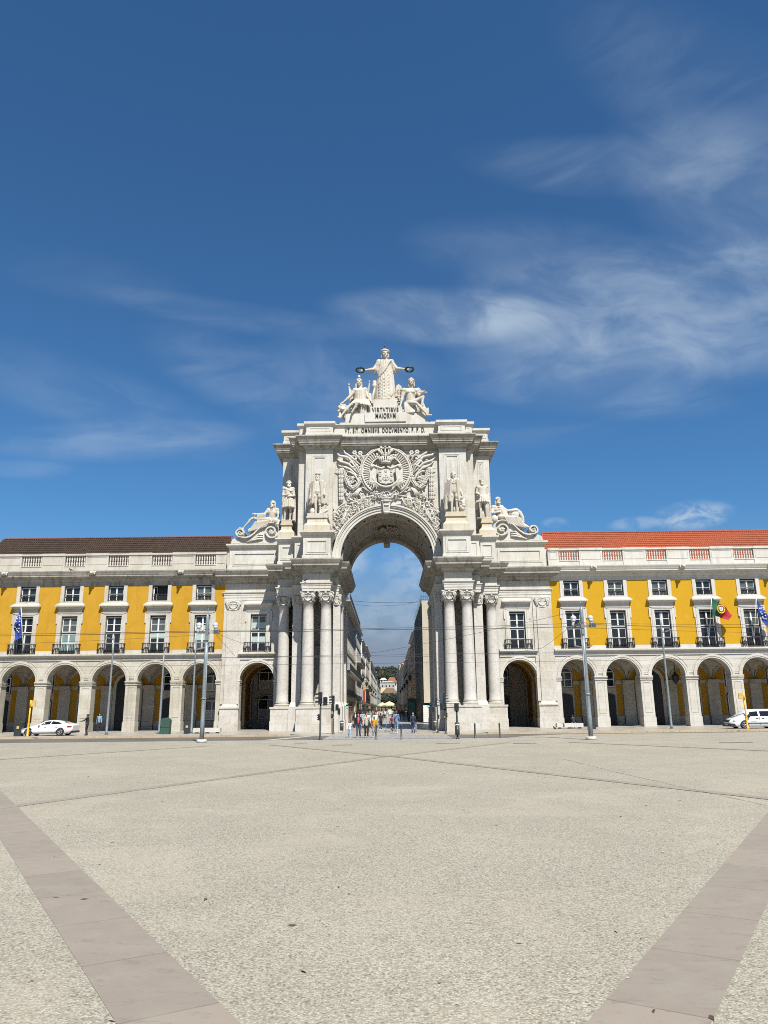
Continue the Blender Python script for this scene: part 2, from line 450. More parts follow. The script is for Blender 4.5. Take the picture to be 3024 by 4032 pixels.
# ------------------------------------------------------------------ ground
def gz(x, y):
    """height of the paving: dropped towards the crossing in front of the arch"""
    if y < 65: return 0.
    a = min(1, max(0, (abs(x)-6.)/2.2)); b = min(1, max(0, (y-65.)/6.))
    return .15*max(a, b*.35 if abs(x) < 8.2 else 1)
def ground_mats():
    # exposed-aggregate plaza surface
    m, t, b = mat('exposed_aggregate_paving')
    pos = t.n('ShaderNodeNewGeometry').outputs['Position']
    vo = t.n('ShaderNodeTexVoronoi'); vo.inputs['Scale'].default_value = 50.; t.L(pos, vo.inputs['Vector'])
    sp = t.n('ShaderNodeSeparateColor'); t.L(vo.outputs['Color'], sp.inputs[0])
    big = t.noise(pos, .22, 5, .6); mid = t.noise(pos, 2.3, 6, .65)
    base = t.mix(t.ramp(big, .35, .65), (.385, .372, .325), (.425, .411, .36))
    base = t.mix(t.ramp(mid, .4, .7, 0, .3), base, (.36, .325, .26))
    peb = t.mix(t.ramp(sp.outputs[0], .05, .95), (.5, .48, .42), (.98, .96, .9))
    peb = t.mix(t.ramp(sp.outputs[1], .84, .9), peb, (.2, .185, .155))
    peb = t.mix(t.ramp(vo.outputs['Distance'], .25, .75, 0, .6), peb, (.36, .33, .27))
    col = t.mix(.78, base, t.mix(1., base, t.mix(1., peb, (1.35, 1.33, 1.3), 'MULTIPLY'), 'MULTIPLY'))
    # coarse light and dark clusters that still read from a few dozen metres
    cl = t.noise(pos, 9., 3, .7); col = t.mix(t.ramp(cl, .52, .72, 0, .2), col, (.25, .235, .195))
    cl2 = t.noise(t.mapv(pos, (1,1,1), (0,0,0), (31, 7, 0)), 24., 3, .7); col = t.mix(t.ramp(cl2, .5, .7, 0, .42), col, (.58, .56, .49))
    wd = t.noise(t.mapv(pos, (.25, 1.2, 1), (0, 0, .4)), 1., 6, .6); big2 = t.noise(t.mapv(pos, (1,1,1), (0,0,0), (40, 3, 0)), .6, 8, .7, .5); col = t.mix(t.ramp(big2, .54, .68, 0, .3), col, (.3, .27, .215))
    big3 = t.noise(t.mapv(pos, (1,1,1), (0,0,0), (4, 63, 0)), .33, 7, .65, .4); col = t.mix(t.ramp(big3, .5, .64, 0, .3), col, (.46, .405, .325))
    col = t.mix(t.ramp(wd, .56, .74, 0, .22), col, (.28, .255, .205))
    t.L(col, b.inputs['Base Color']); b.inputs['Roughness'].default_value = .8; b.inputs['Specular IOR Level'].default_value = .25
    bp = t.n('ShaderNodeBump'); bp.inputs['Strength'].default_value = .8; bp.inputs['Distance'].default_value = .006
    t.L(vo.outputs['Distance'], bp.inputs['Height']); bp.invert = True; t.L(bp.outputs[0], b.inputs['Normal'])
    # smooth slab bands
    m2, t, b = mat('greyish_stone_slab_band')
    at = t.n('ShaderNodeUVMap').outputs[0]; pos = t.n('ShaderNodeNewGeometry').outputs['Position']
    br = t.n('ShaderNodeTexBrick', offset=0.); t.L(at, br.inputs['Vector']); br.inputs['Scale'].default_value = 1.
    br.inputs['Color1'].default_value = (.32,.272,.22,1); br.inputs['Color2'].default_value = (.265,.228,.188,1); br.inputs['Mortar'].default_value = (.2,.172,.14,1)
    br.inputs['Mortar Size'].default_value = .01; br.inputs['Brick Width'].default_value = 1.45; br.inputs['Row Height'].default_value = 4.
    n1 = t.noise(pos, 2.2, 8, .7); n2 = t.noise(pos, 40., 4, .7)
    col = t.mix(t.ramp(n1, .42, .7, 0, .55), br.outputs['Color'], (.31, .285, .235))
    col = t.mix(t.ramp(t.noise(t.mapv(pos, (1, 2.4, 1), (0,0,.6)), 3.4, 9, .75), .54, .64, 0, .42), col, (.185, .152, .12))
    col = t.mix(t.ramp(n2, .45, .75, 0, .16), col, (.22, .19, .16))
    t.L(col, b.inputs['Base Color']); t.L(t.ramp(n1, .3, .7, .55, .75), b.inputs['Roughness']); b.inputs['Specular IOR Level'].default_value = .3
    # asphalt
    m3, t, b = mat('worn_asphalt')
    pos = t.n('ShaderNodeNewGeometry').outputs['Position']
    c = t.mix(t.ramp(t.noise(t.mapv(pos, (.3, 1.5, 1)), .6, 6, .6), .35, .65), (.085, .082, .076), (.14, .135, .125))
    c = t.mix(t.ramp(t.noise(pos, 30., 4, .7), .4, .8, 0, .5), c, (.2, .195, .185))
    t.L(c, b.inputs['Base Color']); b.inputs['Roughness'].default_value = .6
    # pale polished paving near the arch
    m4, t, b = mat('pale_limestone_paving')
    pos = t.n('ShaderNodeNewGeometry').outputs['Position']
    br = t.n('ShaderNodeTexBrick', offset=.5); t.L(pos, br.inputs['Vector']); br.inputs['Scale'].default_value = 1.
    br.inputs['Color1'].default_value = (.42,.385,.325,1); br.inputs['Color2'].default_value = (.36,.33,.285,1); br.inputs['Mortar'].default_value = (.22,.2,.175,1)
    br.inputs['Mortar Size'].default_value = .012; br.inputs['Brick Width'].default_value = 1.1; br.inputs['Row Height'].default_value = .6
    c = t.mix(t.ramp(t.noise(pos, .7, 7, .65), .45, .72, 0, .5), br.outputs['Color'], (.29, .265, .23))
    t.L(c, b.inputs['Base Color']); t.L(t.ramp(t.noise(pos, 1.1, 5), .3, .7, .28, .6), b.inputs['Roughness'])
    m5 = stone('ochre_kerb_stone', (.52, .42, .27), (.46, .365, .235), (.3, .24, .16), .4)
    m6, t, b = mat('worn_white_road_paint')
    pos = t.n('ShaderNodeNewGeometry').outputs['Position']
    t.L(t.mix(t.ramp(t.noise(pos, 5., 8, .7), .42, .62), (.56, .55, .51), (.27, .26, .24)), b.inputs['Base Color'])
    return m, m2, m3, m4, m5, m6
M_AGG, M_BAND, M_ASPH, M_PAVE, M_KERB, M_PAINT = ground_mats()
def sheet(name, poly, z, m, kind='structure'):
    b = MB(); b.add([(x, y, z) for x, y in poly], [tuple(range(len(poly)))])
    o = b.build(name, m); tag(o, kind=kind); return o
sheet('ground', [(-2500,-600),(2500,-600),(2500,5000),(-2500,5000)], -.35, plain('dusty_city_ground', (.33,.3,.25), .9))
sheet('plaza', [(-90,-60),(90,-60),(90,49.4),(-90,49.4)], 0., M_AGG)
M_PLAZA2 = stone('smooth_plaza_margin', (.4,.37,.31), (.35,.325,.27), (.25,.23,.195), .5, None, .12, .5)
sheet('plaza_margin', [(-90,49.4),(90,49.4),(90,63.6),(14.5,63.2),(10.5,60.2),(8.6,57.),(-90,56.6)], 0., M_PLAZA2)
sheet('road', [(-90,56.6),(8.6,57.),(10.5,60.2),(14.5,63.2),(90,63.6),(90,64.7),(-90,64.7)], 0., M_ASPH)
BANDZ = [.003]
def band(pts, w):
    BANDZ[0] += .0012; z = BANDZ[0]
    b = MB(); uv = []; L = 0.
    for i in range(len(pts)-1):
        a, c = Vector(pts[i]), Vector(pts[i+1]); d = (c-a).normalized(); n = Vector((-d.y, d.x))*w/2
        b.quad((*(a-n), z), (*(c-n), z), (*(c+n), z), (*(a+n), z)); l = (c-a).length
        uv += [(L, 1), (L+l, 1), (L+l, 1+w), (L, 1+w)]; L += l
    o = b.build('paving_band', M_BAND); u = o.data.uv_layers.new(name='UVMap')
    for i, q in enumerate(uv): u.data[i].uv = q
    tag(o, kind='structure')
band([(2.87, -1.2), (-1.52, 6.06), (-29.56, 52.4)], .75)
band([(-2.57, -1.2), (1.79, 5.98), (32., 55.6)], .75)
for s in (-1, 1):
    band([(s*9.2, 18.35), (s*.31, 36.12)], .40)
    band([(s*-.31, 37.1), (s*-7.4, 49.3)], .40)
    band([(s*30., 18.3), (s*11.2, 48.9)], .36)
BANDZ[0] += .0012
sheet('paving_joint', [(-.5,36.1),(.5,36.1),(.5,37.1),(-.5,37.1)], BANDZ[0], M_BAND).data.uv_layers.new(name='UVMap')
def crack(pts, w):
    BANDZ[0] += .0012; b = MB(); rnd = random.Random(len(pts)*7+int(pts[0][0]*10)); P = []
    for a, c in zip(pts, pts[1:]):
        for i in range(10): P.append((a[0]+(c[0]-a[0])*i/10+rnd.uniform(-.03, .03), a[1]+(c[1]-a[1])*i/10+rnd.uniform(-.05, .05), w*rnd.uniform(.3, 1.1)))
    for a, c in zip(P, P[1:]): b.quad((a[0]-a[2], a[1], BANDZ[0]), (a[0]+a[2], a[1], BANDZ[0]), (c[0]+c[2], c[1], BANDZ[0]), (c[0]-c[2], c[1], BANDZ[0]))
    tag(b.build('paving_crack', M_CRACK), kind='structure')
M_CRACK = plain('dirty_paving_joint', (.33,.31,.26), .9, var=.3, scale=3)
crack([(7.4, 33.5), (7.6, 27), (8.0, 21), (8.3, 17.5), (8.7, 14.3)], .016); 
# pavement in front of and under the buildings, with the dropped stretch at the crossing
def pavement():
    b = MB(); xs = [-90, -30, -8.2, -7.1, -6, -3, 0, 3, 6, 7.1, 8.2, 30, 90]; ys = [65, 67, 69, 71, 80, 95, 120, 160, 300, 620]
    for i in range(len(xs)-1):
        for j in range(len(ys)-1):
            b.quad(*[(x, y, gz(x, y)) for x, y in ((xs[i],ys[j]),(xs[i+1],ys[j]),(xs[i+1],ys[j+1]),(xs[i],ys[j+1]))])
    tag(b.build('pavement', M_PAVE), kind='structure')
    k = MB()
    for x0, x1 in ((-90, -8.2), (8.2, 90)):
        n = int((x1-x0)/1.3)
        for i in range(n):
            a = x0+(x1-x0)*i/n; c = x0+(x1-x0)*(i+1)/n
            k.box(a+.006, c-.006, 64.7, 65.05, -.02, .152+random.uniform(0, .004))
    for s in (-1, 1):
        k.frustum((s*7.1-1.1, s*7.1+1.1, 64.7, 65.05), (s*7.1-1.1, s*7.1+1.1, 64.7, 65.05), .0, .075)
    k.box(-6, 6, 64.7, 65.05, -.02, .012)
    tag(k.build('kerb', M_KERB), kind='structure')
    c = MB(); y = 57.6
    while y < 64.3:
        c.box(-4.9, 4.7, y, y+.5, .0005, .005); y += 1.02
    c.add([(-9.3,57.2,.004),(-8.4,57.2,.004),(-6.2,64.2,.004),(-7.,64.2,.004)], [(0,1,2,3)])
    tag(c.build('crossing_stripes', M_PAINT), kind='structure')
pavement()

def drains():
    m = plain('rusty_iron_cover', (.09,.075,.06), .7, .3, var=.3)
    for x, y, w, lb in ((3.7, 49.2, .75, 'dark iron drain slot in the paving right of the crossing axis'), (8.3, 48., .7, 'dark iron drain slot in the paving beside the right lamp mast'), (-2.9, 48.2, .6, 'dark iron drain slot in the paving left of the crossing axis'), (20.4, 46.2, .9, 'dark iron drain slot far right on the plaza'), (-5.8, 51.5, .4, 'small iron cover in the paving near the left lamp mast')):
        t = thing('drain_cover', (x, y, .002), lb, 'drain cover', 'drain covers in the paving')
        b = MB(); b.box(x-w, x+w, y-.22, y+.22, .002, .012); b.build('frame', m, t)
        b = MB()
        for k in range(9): b.box(x-w+.06+(2*w-.12)*k/9, x-w+.02+(2*w-.12)*(k+.6)/9, y-.16, y+.16, .012, .02)
        b.build('grating', M_CRACK, t)
    rnd = random.Random(77); b = MB()
    for k in range(130):
        y = 5.5+34*rnd.random()**1.6; x = rnd.uniform(-.5, .5)*y*1.1; r = rnd.uniform(.012, .035); a = rnd.uniform(0, 6.3)
        M = Matrix.Translation((x, y, .009)) @ Matrix.Rotation(a, 4, 'Z') @ Matrix.Rotation(rnd.uniform(-.4, .4), 4, 'X')
        b.add([M @ Vector(q) for q in ((-r*1.6,0,0),(-r*.4,r*.6,.004),(r*1.5,r*.1,.0),(r*.2,-r*.6,.006))], [(0,1,2,3)], k % 2)
    tag(b.build('dry_leaf_litter', [plain('dry_leaf', (.09,.06,.035), .8), plain('pale_paper_scrap', (.35,.32,.26), .8)]), 'small dry leaves and scraps scattered on the plaza', 'litter', kind='stuff')
drains()
# ------------------------------------------------------------------ shared facade pieces
M_BLIND = plain('pale_green_blind', (.42,.52,.48), .5, var=.06); M_CURTAIN = plain('white_net_curtain', (.5,.5,.47), .7, var=.12)
def leaf_pair(f, x0, x1, z0, z1, y, rows, bar=.055, mid=.15):
    """white double casement: outer frame, meeting stiles, glazing bars"""
    xm = (x0+x1)/2
    f.box(x0, x0+.075, y, y+.07, z0, z1); f.box(x1-.075, x1, y, y+.07, z0, z1)
    f.box(x0+.075, x1-.075, y, y+.07, z0, z0+.085); f.box(x0+.075, x1-.075, y, y+.07, z1-.075, z1)
    f.box(xm-mid/2, xm+mid/2, y-.015, y+.07, z0+.085, z1-.075)
    for k in range(1, rows):
        zz = z0+(z1-z0)*k/rows
        f.box(x0+.075, xm-mid/2, y+.005, y+.06, zz-bar/2, zz+bar/2); f.box(xm+mid/2, x1-.075, y+.005, y+.06, zz-bar/2, zz+bar/2)
def tall_window(parent, base, cx, y, z0, z1, w, trim, panes, rows=2, blinds=None, ztr=.55):
    panes = list(panes)
    f = MB(); x0, x1 = cx-w/2, cx+w/2; yy = y+.2
    zt = z0+(z1-z0)*ztr
    f.box(x0, x0+.06, yy-.02, yy+.12, z0, z1, 1); f.box(x1-.06, x1, yy-.02, yy+.12, z0, z1, 1)
    f.box(x0+.06, x1-.06, yy-.02, yy+.12, z1-.12, z1, 1); f.box(x0+.06, x1-.06, yy-.03, yy+.12, zt-.07, zt+.07, 1)
    leaf_pair(f, x0+.06, x1-.06, z0+.02, zt-.07, yy, rows); leaf_pair(f, x0+.06, x1-.06, zt+.07, z1-.12, yy, rows)
    o = f.build('window', [M_WFRAME, M_WDARK], parent, base)
    g = MB(); g.box(x0+.1, x1-.1, yy+.035, yy+.06, z0+.05, zt-.08); sub('glazing', g, panes[0], o, base)
    g = MB(); g.box(x0+.1, x1-.1, yy+.035, yy+.06, zt+.08, z1-.14); sub('glazing', g, panes[1], o, base)
    if blinds:
        for (q0, q1) in blinds:
            g = MB(); za, zb = z0+.1+(z1-z0)*q0, z0+.02+(z1-z0)*q1
            for xa, xb in ((x0+.14, cx-.08), (cx+.08, x1-.14)): g.box(xa, xb, yy+.026, yy+.034, za, zb)
            sub('blind', g, M_BLIND, o, base)
    s = MB(); d = .09; e = .43
    for sx in (-1, 1):
        a, b = sorted((cx+sx*w/2, cx+sx*(w/2+e)))
        s.box(a, b, y-d, y+.02, z0-.2, z1+.02); a2, b2 = sorted((cx+sx*(w/2+.17), cx+sx*(w/2+.3)))
        s.box(a2, b2, y-d-.035, y-d+.01, z0-.2, z1+.2)
        a3, b3 = sorted((cx+sx*(w/2+e), cx+sx*(w/2+e+.13))); s.box(a3, b3, y-d-.02, y+.02, z1-.75, z1+.3)
    s.box(cx-w/2-e, cx+w/2+e, y-d, y+.02, z1+.02, z1+.3); s.box(cx-w/2-.3, cx+w/2+.3, y-d-.035, y-d+.01, z1+.17, z1+.3)
    s.box(cx-w/2-e-.05, cx+w/2+e+.05, y-.16, y+.02, z1+.3, z1+.38)
    s.box(cx-w/2-e+.02, cx+w/2+e-.02, y-.05, y+.02, z1+.38, z1+.78)
    ht = z1+1.12
    s.frustum((cx-w/2-e, cx+w/2+e, y-.08, y+.02), (cx-w/2-e-.22, cx+w/2+e+.22, y-.36, y+.02), z1+.78, z1+.98)
    s.box(cx-w/2-e-.26, cx+w/2+e+.26, y-.46, y+.02, z1+.98, ht)
    s.frustum((cx-w/2-e-.24, cx+w/2+e+.24, y-.44, y+.02), (cx-w/2-e, cx+w/2+e, y-.12, y+.02), ht, ht+.26)
    sub('surround', s, trim, o, base)
    return o
def balcony(parent, base, cx, y, z0, z1, hw=1.37, dep=.42, n=17):
    b = MB(); y0 = y-dep
    b.box(cx-hw, cx+hw, y0-.03, y0+.05, z1-.06, z1); b.box(cx-hw, cx+hw, y0-.01, y0+.03, z0+.04, z0+.08)
    for sx in (-1, 1):
        b.box(cx+sx*hw-.03, cx+sx*hw+.03, y0, y-.02, z1-.06, z1); b.box(cx+sx*hw-.015, cx+sx*hw+.015, y0, y-.02, z0+.04, z0+.08)
    h = z1-.06-z0-.04
    def bal(x, yy, k=1.):
        b.lathe((x, yy, z0+.03), [(.034*k,0),(.022*k,.05*h),(.034*k,.14*h),(.052*k,.3*h),(.028*k,.48*h),(.02*k,.7*h),(.03*k,.9*h),(.036*k,h+.02)], 6, 0, True)
    for i in range(n):
        bal(cx-hw+.06+(2*hw-.12)*i/(n-1), y0+.01, 1.35 if i in (0, 3, n-4, n-1) else 1.)
    for sx in (-1, 1):
        for k in (.3, .66): bal(cx+sx*hw, y0+dep*k)
    return b.build('balcony_railing', M_IRON, parent, base)

# ------------------------------------------------------------------ the triumphal arch
YW, YO, YI = 78., 75.3, 72.3
ARCH = thing('triumphal_arch', (0, 72, 0), 'tall white stone triumphal arch with paired columns and a carved coat of arms', 'arch')
AB = (0, 72, 0)
def apart(name, mb, m=None): return mb.build(name, m or M_STONE, ARCH, AB)
ENT_PATH = [(-17.02,80),(-17.02,YW),(-11.12,YW),(-11.12,YO),(-9.25,YO),(-9.25,74.1),(-8.27,74.1),(-8.27,YI),(-5.57,YI),(-5.57,74.3),(-4.9,74.3),(-4.9,88.3)]
def both(path): return [path, [(-x, y) for x, y in reversed(path)]]
def two_sided(name, path, prof, m):
    for i, p in enumerate(both(path)):
        b = MB(); b.mould(p, prof); apart(name, b, m)
two_sided('architrave', ENT_PATH, [(0,13.26),(.03,13.26),(.03,13.5),(.07,13.52),(.07,13.78),(.11,13.8),(.11,13.95),(.21,14.03),(.21,14.12),(0,14.15)], M_STONE_PLAIN)
two_sided('frieze', ENT_PATH, [(0,14.15),(0,14.93)], M_STONE)
CORN = [(0,14.93),(.1,14.97),(.1,15.08),(.22,15.2),(.3,15.3),(.34,15.42),(.74,15.46),(.78,15.6),(.86,15.62),(.9,15.66),(.9,15.79),(.92,15.81),(1.0,15.94),(1.11,16.14),(1.14,16.2),(1.14,16.31),(.0,16.4)]
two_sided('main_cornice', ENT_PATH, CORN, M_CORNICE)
def cores():
    for s in (-1, 1):
        b = MB()
        def bx(x0, x1, *r): b.box(*(sorted((s*x0, s*x1))), *r)
        bx(4.95, 5.45, 75.75, 88.2, 0, 16.3); bx(5.45, 8.55, 79.6, 88.2, 0, 16.3); bx(8.55, 9.45, 75.86, 88.2, 0, 16.3); bx(9.45, 11.0, 81.5, 88.2, 0, 16.3)
        bx(5.0, 9.2, 74.34, 78, 13.26, 16.35); bx(5.6, 8.25, YI+.02, 74.4, 13.262, 16.38); bx(8.2, 9.23, 74.12, 75.4, 13.261, 16.37); bx(9.2, 11.1, YO+.02, 78.2, 13.263, 16.36)
        bx(11.0, 17.0, YW+.02, 88, 13.0, 16.39)
        # moulded band running across the wall behind the columns
        bx(5.45, 8.55, 78.9, 79.62, 8.35, 8.5); bx(5.45, 8.55, 79.1, 79.62, 8.05, 8.35); bx(8.5, 9.45, 81.2, 81.3, .1, .2)
        apart('pier', b, M_STONE)
        w = MB()
        cx = s*13.4
        x0, x1 = sorted((s*10.35, s*17.02))
        w.arch_wall(x0, x1, .0, 7.15, YW, cx, 5.1, 1.74, 1.1)
        hs = sorted((cx-.825, cx+.825)); w.grid_wall([x0, hs[0], hs[1], x1], [7.15, 7.95, 11.76, 13.4], YW, {(1,1)}, 0, .3)
        xo = s*17.02; w.quad((xo,YW,0),(xo,88,0),(xo,88,13.4),(xo,YW,13.4))
        apart('wing_wall', w, M_STONE)
        a = MB()
        a.arch(cx, 5.1, 1.74, 1.9, YW-.07, YW+.01); a.arch(cx, 5.1, 1.9, 2.1, YW-.11, YW+.01)
        apart('wing_archivolt', a, M_STONE_PLAIN); a = MB()
        xa, xb = sorted((s*11.4, s*15.33)); a.box(xa, xb, YW-.1, YW+.01, 7.15, 7.42); a.box(xa, xb, YW-.14, YW+.01, 7.5, 7.58); a.frustum((xa, xb, YW-.16, YW), (xa, xb, YW-.36, YW), 7.6, 7.7); a.box(xa, xb, YW-.4, YW+.01, 7.7, 7.88); apart('balcony_ledge', a, M_STONE_PLAIN)
        for e in (-1, 1):
            a = MB()
            p0, p1 = sorted((cx+e*1.66, cx+e*2.14)); a.box(p0, p1, YW-.14, YW+1.12, 4.98, 5.1); a.box(p0+.02, p1-.02, YW-.09, YW+1.12, 4.85, 4.98); a.box(p0+.05, p1-.05, YW-.06, YW+1.1, 4.66, 4.8)
            p0, p1 = sorted((cx+e*1.7, cx+e*2.3)); a.box(p0, p1, YW-.06, YW+1.1, .0, 1.07); apart('impost', a, M_STONE_PLAIN)
        # giant pilaster at the outer corner
        p = MB(); px = s*16.05
        p.box(px-.62, px+.62, YW-.22, YW, 2.75, 12.15); p.box(px-.98, px+.86 if s < 0 else px+.98, YW-.12, YW, 2.75, 13.26)
        p.box(px-1., px+1., YW-.42, YW, .0, 1.1); p.box(px-.95, px+.95, YW-.36, YW, 1.1, 2.3); p.box(px-1.02, px+1.02, YW-.44, YW, 2.3, 2.42)
        p.frustum((px-.9, px+.9, YW-.42, YW), (px-.66, px+.66, YW-.26, YW), 2.42, 2.75)
        apart('corner_pilaster', p, M_PED)
cores()
two_sided('attic_pedestal', [(-16.75,80),(-16.75,78.2),(-11.15,78.2),(-11.15,75.45),(-9.4,75.45),(-9.4,74.7),(-8.29,74.7),(-8.29,72.45),(-5.57,72.45),(-5.57,75.6)],
    [(.09,16.3),(.09,16.82),(.0,16.86),(0,18.62),(.06,18.7),(.1,18.85),(.24,18.98),(.32,19.06),(.36,19.1),(.36,19.26),(0,19.31)], M_STONE_PLAIN)
def attic():
    for s in (-1, 1):
        b = MB()
        def bx(x0, x1, *r): b.box(*(sorted((s*x0, s*x1))), *r)
        bx(5.6, 8.27, 72.47, 75.3, 18.5, 19.3); bx(8.2, 9.38, 74.72, 75.6, 18.5, 19.295); bx(9.3, 11.13, 75.47, 78, 18.5, 19.29); bx(11, 16.73, 78.22, 79.9, 18.5, 19.285)
        def pn(x0, x1, z0, z1, y, w, d): b.panel(*sorted((s*x0, s*x1)), z0, z1, y, w, d)
        pn(5.8, 8.08, 16.95, 18.5, 72.45, .17, .05); pn(5.97, 7.91, 17.12, 18.33, 72.45, .07, .085)
        pn(9.62, 10.95, 16.95, 18.5, 75.45, .15, .05); pn(9.77, 10.8, 17.1, 18.35, 75.45, .06, .085)
        pn(11.75, 16.45, 16.95, 18.45, 78.2, .17, .05); pn(11.92, 16.28, 17.12, 18.28, 78.2, .07, .085); pn(8.5, 9.2, 17.0, 18.45, 74.7, .1, .05)
        apart('pedestal_panel', b, M_STONE_PLAIN)
    walls = [(-11.2,88.2),(-11.2,77.6),(-9.25,77.6),(-9.25,75.6),(-8.45,75.6),(-8.45,75.0),(-5.6,75.0),(-5.6,75.5),(-4.9,75.5)]
    for p in both(walls):
        b = MB(); b.mould(p, [(0,16.3),(0,28.66)], ends=False); apart('attic_wall', b, M_STONE)
    b = MB(); b.arch_wall(-4.9, 4.9, 16.3, 28.66, 75.5, 0, 17.1, 4.78, 0, 48); apart('attic_wall', b, M_STONE)
    full = walls[:-1] + [(-x, y) for x, y in reversed(walls[:-1])]
    b = MB(); b.mould(full, [(0,28.62),(.08,28.68),(.08,28.8),(.25,28.96),(.3,29.06),(.6,29.1),(.64,29.26),(.7,29.28),(.7,29.42),(.74,29.45),(.82,29.62),(.96,29.85),(1.04,29.93),(1.04,30.04),(0,30.14)])
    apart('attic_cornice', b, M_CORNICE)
    b = MB(); b.mould(full, [(.07,30.1),(.07,30.62),(.0,30.66),(0,31.34),(.06,31.42),(.18,31.54),(.24,31.6),(.24,31.86),(-.4,31.9)])
    b.box(-5.7, 5.7, 75.6, 88, 31.0, 31.88); b.box(-11.1, -5.7, 77.7, 88, 31, 31.87); b.box(5.7, 11.1, 77.7, 88, 31, 31.87); b.box(-9.2, -5.65, 75.65, 77.8, 31, 31.865); b.box(5.65, 9.2, 75.65, 77.8, 31, 31.865)
    for s in (-1, 1):
        for x0, x1, y in ((5.85, 8.2, 75.0), (8.6, 9.12, 75.6), (9.5, 11.0, 77.6)):
            b.panel(*sorted((s*x0, s*x1)), 30.74, 31.28, y, .13, .03)
    apart('parapet', b, M_STONE_PLAIN)
    for s in (-1, 1):
        b = MB()
        for (x0, x1, z0, z1, y) in ((6.1, 7.8, 19.6, 28.12, 75.0), (9.95, 10.62, 19.6, 28.08, 77.6)):
            a, c = sorted((s*x0, s*x1)); b.panel(a, c, z0, z1, y, .09, .05); b.panel(a+.14, c-.14, z0+.14, z1-.14, y, .05, .03); b.panel(a+.24, c-.24, z0+.24, z1-.24, y, .06, .07)
        apart('niche_panel', b, M_STONE_PLAIN)
        k = MB()
        def sock(x0, x1, y0, y1, z):
            a, c = sorted((s*x0, s*x1)); k.box(a, c, y0, y1, z, z+.62)
            k.frustum((a+.02, c-.02, y0+.02, y1), (a+.3, c-.3, y0+.3, y1), z+.62, z+.95); k.frustum((a+.3, c-.3, y0+.3, y1), (a+.36, c-.36, y0+.36, y1), z+.95, z+1.42)
            k.box(a+.24, c-.24, y0+.24, y1, z+1.42, z+1.6); k.box(a+.32, c-.32, y0+.32, y1, z+1.6, z+1.92)
        sock(5.62, 8.28, 72.5, 75., 19.3); apart('statue_socle', k, M_SOCLE)
        k = MB(); sock(9.58, 11.3, 75.5, 77.6, 19.32); apart('statue_socle', k, M_SOCLE)
    # stepped plinth of the crowning group
    b = MB(); b.box(-4.3, 4.3, 75.3, 79.5, 31.88, 32.9); b.box(-2.2, 2.2, 75.15, 79, 31.885, 32.93); b.box(-1.8, 1.8, 75.3, 79, 32.93, 33.66); b.box(-1.3, 1.25, 75.4, 78.4, 33.66, 34.55)
    apart('crowning_plinth', b, M_STONE_PLAIN)
    def text(body, x, y, z, h, wd):
        c = bpy.data.curves.new('inscription', 'FONT'); c.body = body; c.size = h*1.42; c.extrude = .03; c.offset = .014; c.space_character = 1.22; c.align_x = 'CENTER'
        c.materials.append(M_LETTER)
        o = bpy.data.objects.new('inscription', c); COL.objects.link(o); bpy.context.view_layer.update()
        sx = wd/max(o.dimensions.x, .01)
        me = bpy.data.meshes.new_from_object(o.evaluated_get(bpy.context.evaluated_depsgraph_get())); bpy.data.objects.remove(o)
        o = bpy.data.objects.new('inscription', me); COL.objects.link(o)
        o.parent = ARCH; o.location = (x, y-72, z); o.rotation_euler = (PI/2, 0, 0); o.scale = (sx, 1, 1)
    text('VIRTVTIBVS', .0, 75.27, 33.02, .52, 2.86); text('MAIORVM', .02, 75.11, 32.27, .56, 2.16); text('VT. SIT. OMNIBVS. DOCVMENTO. P. P. D.', -.06, 75.46, 30.74, .56, 8.6)
attic()
